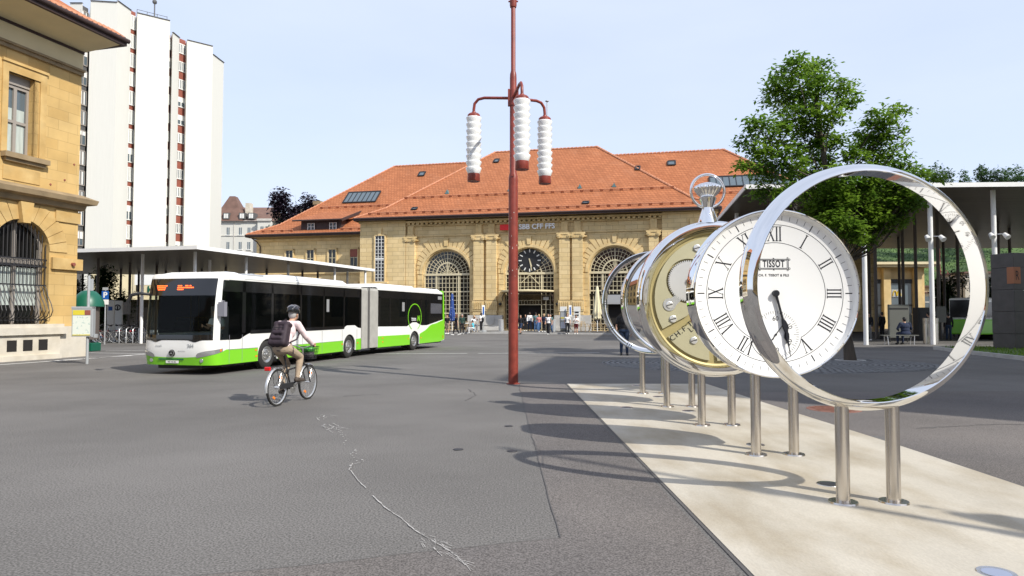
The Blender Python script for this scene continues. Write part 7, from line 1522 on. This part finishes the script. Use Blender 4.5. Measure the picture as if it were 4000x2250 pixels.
t = thing('timetable_board', 'small grey timetable board on a post seen inside the big ring', 'board', (pp(3675, 42.5), 42.5, 0), R(-6)); mb = MB(); mb.box(-.28, .28, -.04, .04, 1.15, 2.15); mb.build('panel', 'panelg', t, bevel=.01); mb = MB(); mb.cyl((0, .05, 0), (0, .05, 2.1), .04, n=8); mb.build('post', 'black', t)
t = thing('black_cabinet', 'black cabinet between the kiosk and the white post', 'cabinet', (pp(3605, 44), 44, 0)); mb = MB(); mb.box(-.5, .45, -.3, .3, 0, 2.1); bd = mb.build('case', 'black', t, bevel=.02); mb = MB(); mb.box(-.4, .35, -.315, -.3, 1.1, 1.9); mb.build('door', 'plastic', bd)
t = thing('granite_pillar', 'dark granite pylon with an orange R panel at the right edge', 'pillar', (pp(3988, 31.5), 31.5, 0), R(14))
mb = MB(); mb.box(-.98, 1.6, -.5, .6, .08, .78); mb.box(-1.0, 1.6, -.52, .6, .79, 1.78); mb.box(-1.0, 1.6, -.52, .6, 1.79, 2.78); mb.box(-1.0, 1.6, -.52, .6, 2.79, 3.78); mb.box(-1.0, 1.6, -.52, .6, 3.79, 4.45); mb.box(-.97, 1.57, -.49, .57, .1, 4.4); pg = mb.build('granite_blocks', 'granite', t, bevel=.012)
mb = MB(); mb.box(-1.012, -.62, -.535, -.2, 3.05, 3.8); op = mb.build('orange_panel', 'orange', pg)
text_mb('R', .6, lambda a, b, d: (-.82+a*.62, -.54+d*.2, 3.4+b), .01).build('letter_r', 'brown', op)
mb = MB(); mb.box(-.5, .6, -.53, -.52, 2.72, 2.76); mb.box(-.45, .5, -.53, -.52, 2.62, 2.65); mb.box(-.3, .35, -.53, -.52, 1.85, 2.1); mb.build('white_marks', 'signgrey', pg)
# green bus standing in the street beyond the right canopy
t = thing('waiting_bus', 'lime green and white bus standing beyond the right canopy', 'bus', (pp(3800, 45), 45, 0), R(-62))
mb = MB(); mb.box(-1.0, 1.0, -1.0, 8, 1.3, 2.75); bd = mb.build('body', 'buswhite', t, bevel=.12); mb = MB(); mb.box(-1.01, 1.01, -1.02, 8.02, .35, 1.35); mb.build('green_skirt', 'busgreen', t, bevel=.08); mb = MB(); mb.box(-.9, .9, -1.02, -.99, 1.45, 2.6); mb.box(-1.02, -1.0, -.7, 7.6, 1.45, 2.45); mb.box(1.0, 1.02, -.7, 7.6, 1.45, 2.45); mb.build('window', 'busblack', bd)
for y in (1, 6): mb = MB(); mb.lathe([(0, -1.02), (.42, -1.02), (.42, 1.02), (0, 1.02)], (0, y, .42), 'x', 24); mb.build('wheel', 'rubber', t, 40)
# street beyond: pale wall and small buildings seen low under the canopy
t = thing('street_wall', 'pale low garden wall beyond the street seen under the right canopy', 'wall', (pp(3720, 72), 72, 0)); mb = MB(); mb.box(-4, 12, 0, .4, 0, 1.6); mb.build('wall', 'limestone', t); mb = MB(); mb.box(-4.1, 12.1, -.05, .45, 1.6, 1.75); mb.build('coping', 'kerb', t)
for i, (px, Y, w_, h, m, lb) in enumerate(((3610, 84, 5, 5.0, 'cream', 'small house with many panes beyond the kiosk'), (3700, 82, 6, 4.2, 'white_far', 'low pale building behind the street tree'), (3880, 80, 6, 6.5, 'limestone', 'building with window grid right of the big ring'))):
    t = thing('far_house', lb, 'house', (pp(px, Y), Y, 0), R(-8)); mb = MB(); mb.box(-w_/2, w_/2, 0, 6, 0, h); mb.build('wall', m, t); mb = MB(); mb.box(-w_/2-.2, w_/2+.2, -.3, 6.3, h, h+.2); mb.build('roof', 'greyroof', t)
    for a in range(3):
        for b in range(int(h/1.9)): mb = MB(); x0 = -w_/2+.5+a*(w_-.6)/3; mb.box(x0, x0+1.1, -.05, -.02, .7+b*1.8, 2.0+b*1.8); wn = mb.build('window', 'glassb', t); mb = MB(); mb.box(x0+.5, x0+.6, -.08, -.05, .7+b*1.8, 2.0+b*1.8); mb.box(x0, x0+1.1, -.078, -.052, 1.3+b*1.8, 1.38+b*1.8); mb.build('frame', 'framew', wn)
t = thing('cafe_scooter', 'low dark pushchair beside the person in denim shorts', 'pushchair', (pp(2022, 57.3), 57.3, 0)); t.name = 'pushchair'
for y in (-.2, .3): mb = MB(); mb.lathe([(.13, -.02), (.16, -.015), (.16, .015), (.13, .02)], (0, y, .16), 'x', 20, closed=True); mb.build('wheel', 'rubber', t)
mb = MB(); mb.tube([(0, -.2, .16), (0, 0, .45), (0, .35, .95)], .02, 6); mb.tube([(0, .3, .16), (0, 0, .45)], .02, 6); mb.build('frame', 'silver', t); mb = MB(); ell(mb, (0, .0, .55), (.16, .25, .12)); mb.build('seat', 'c_navy', t, 60)
flush()
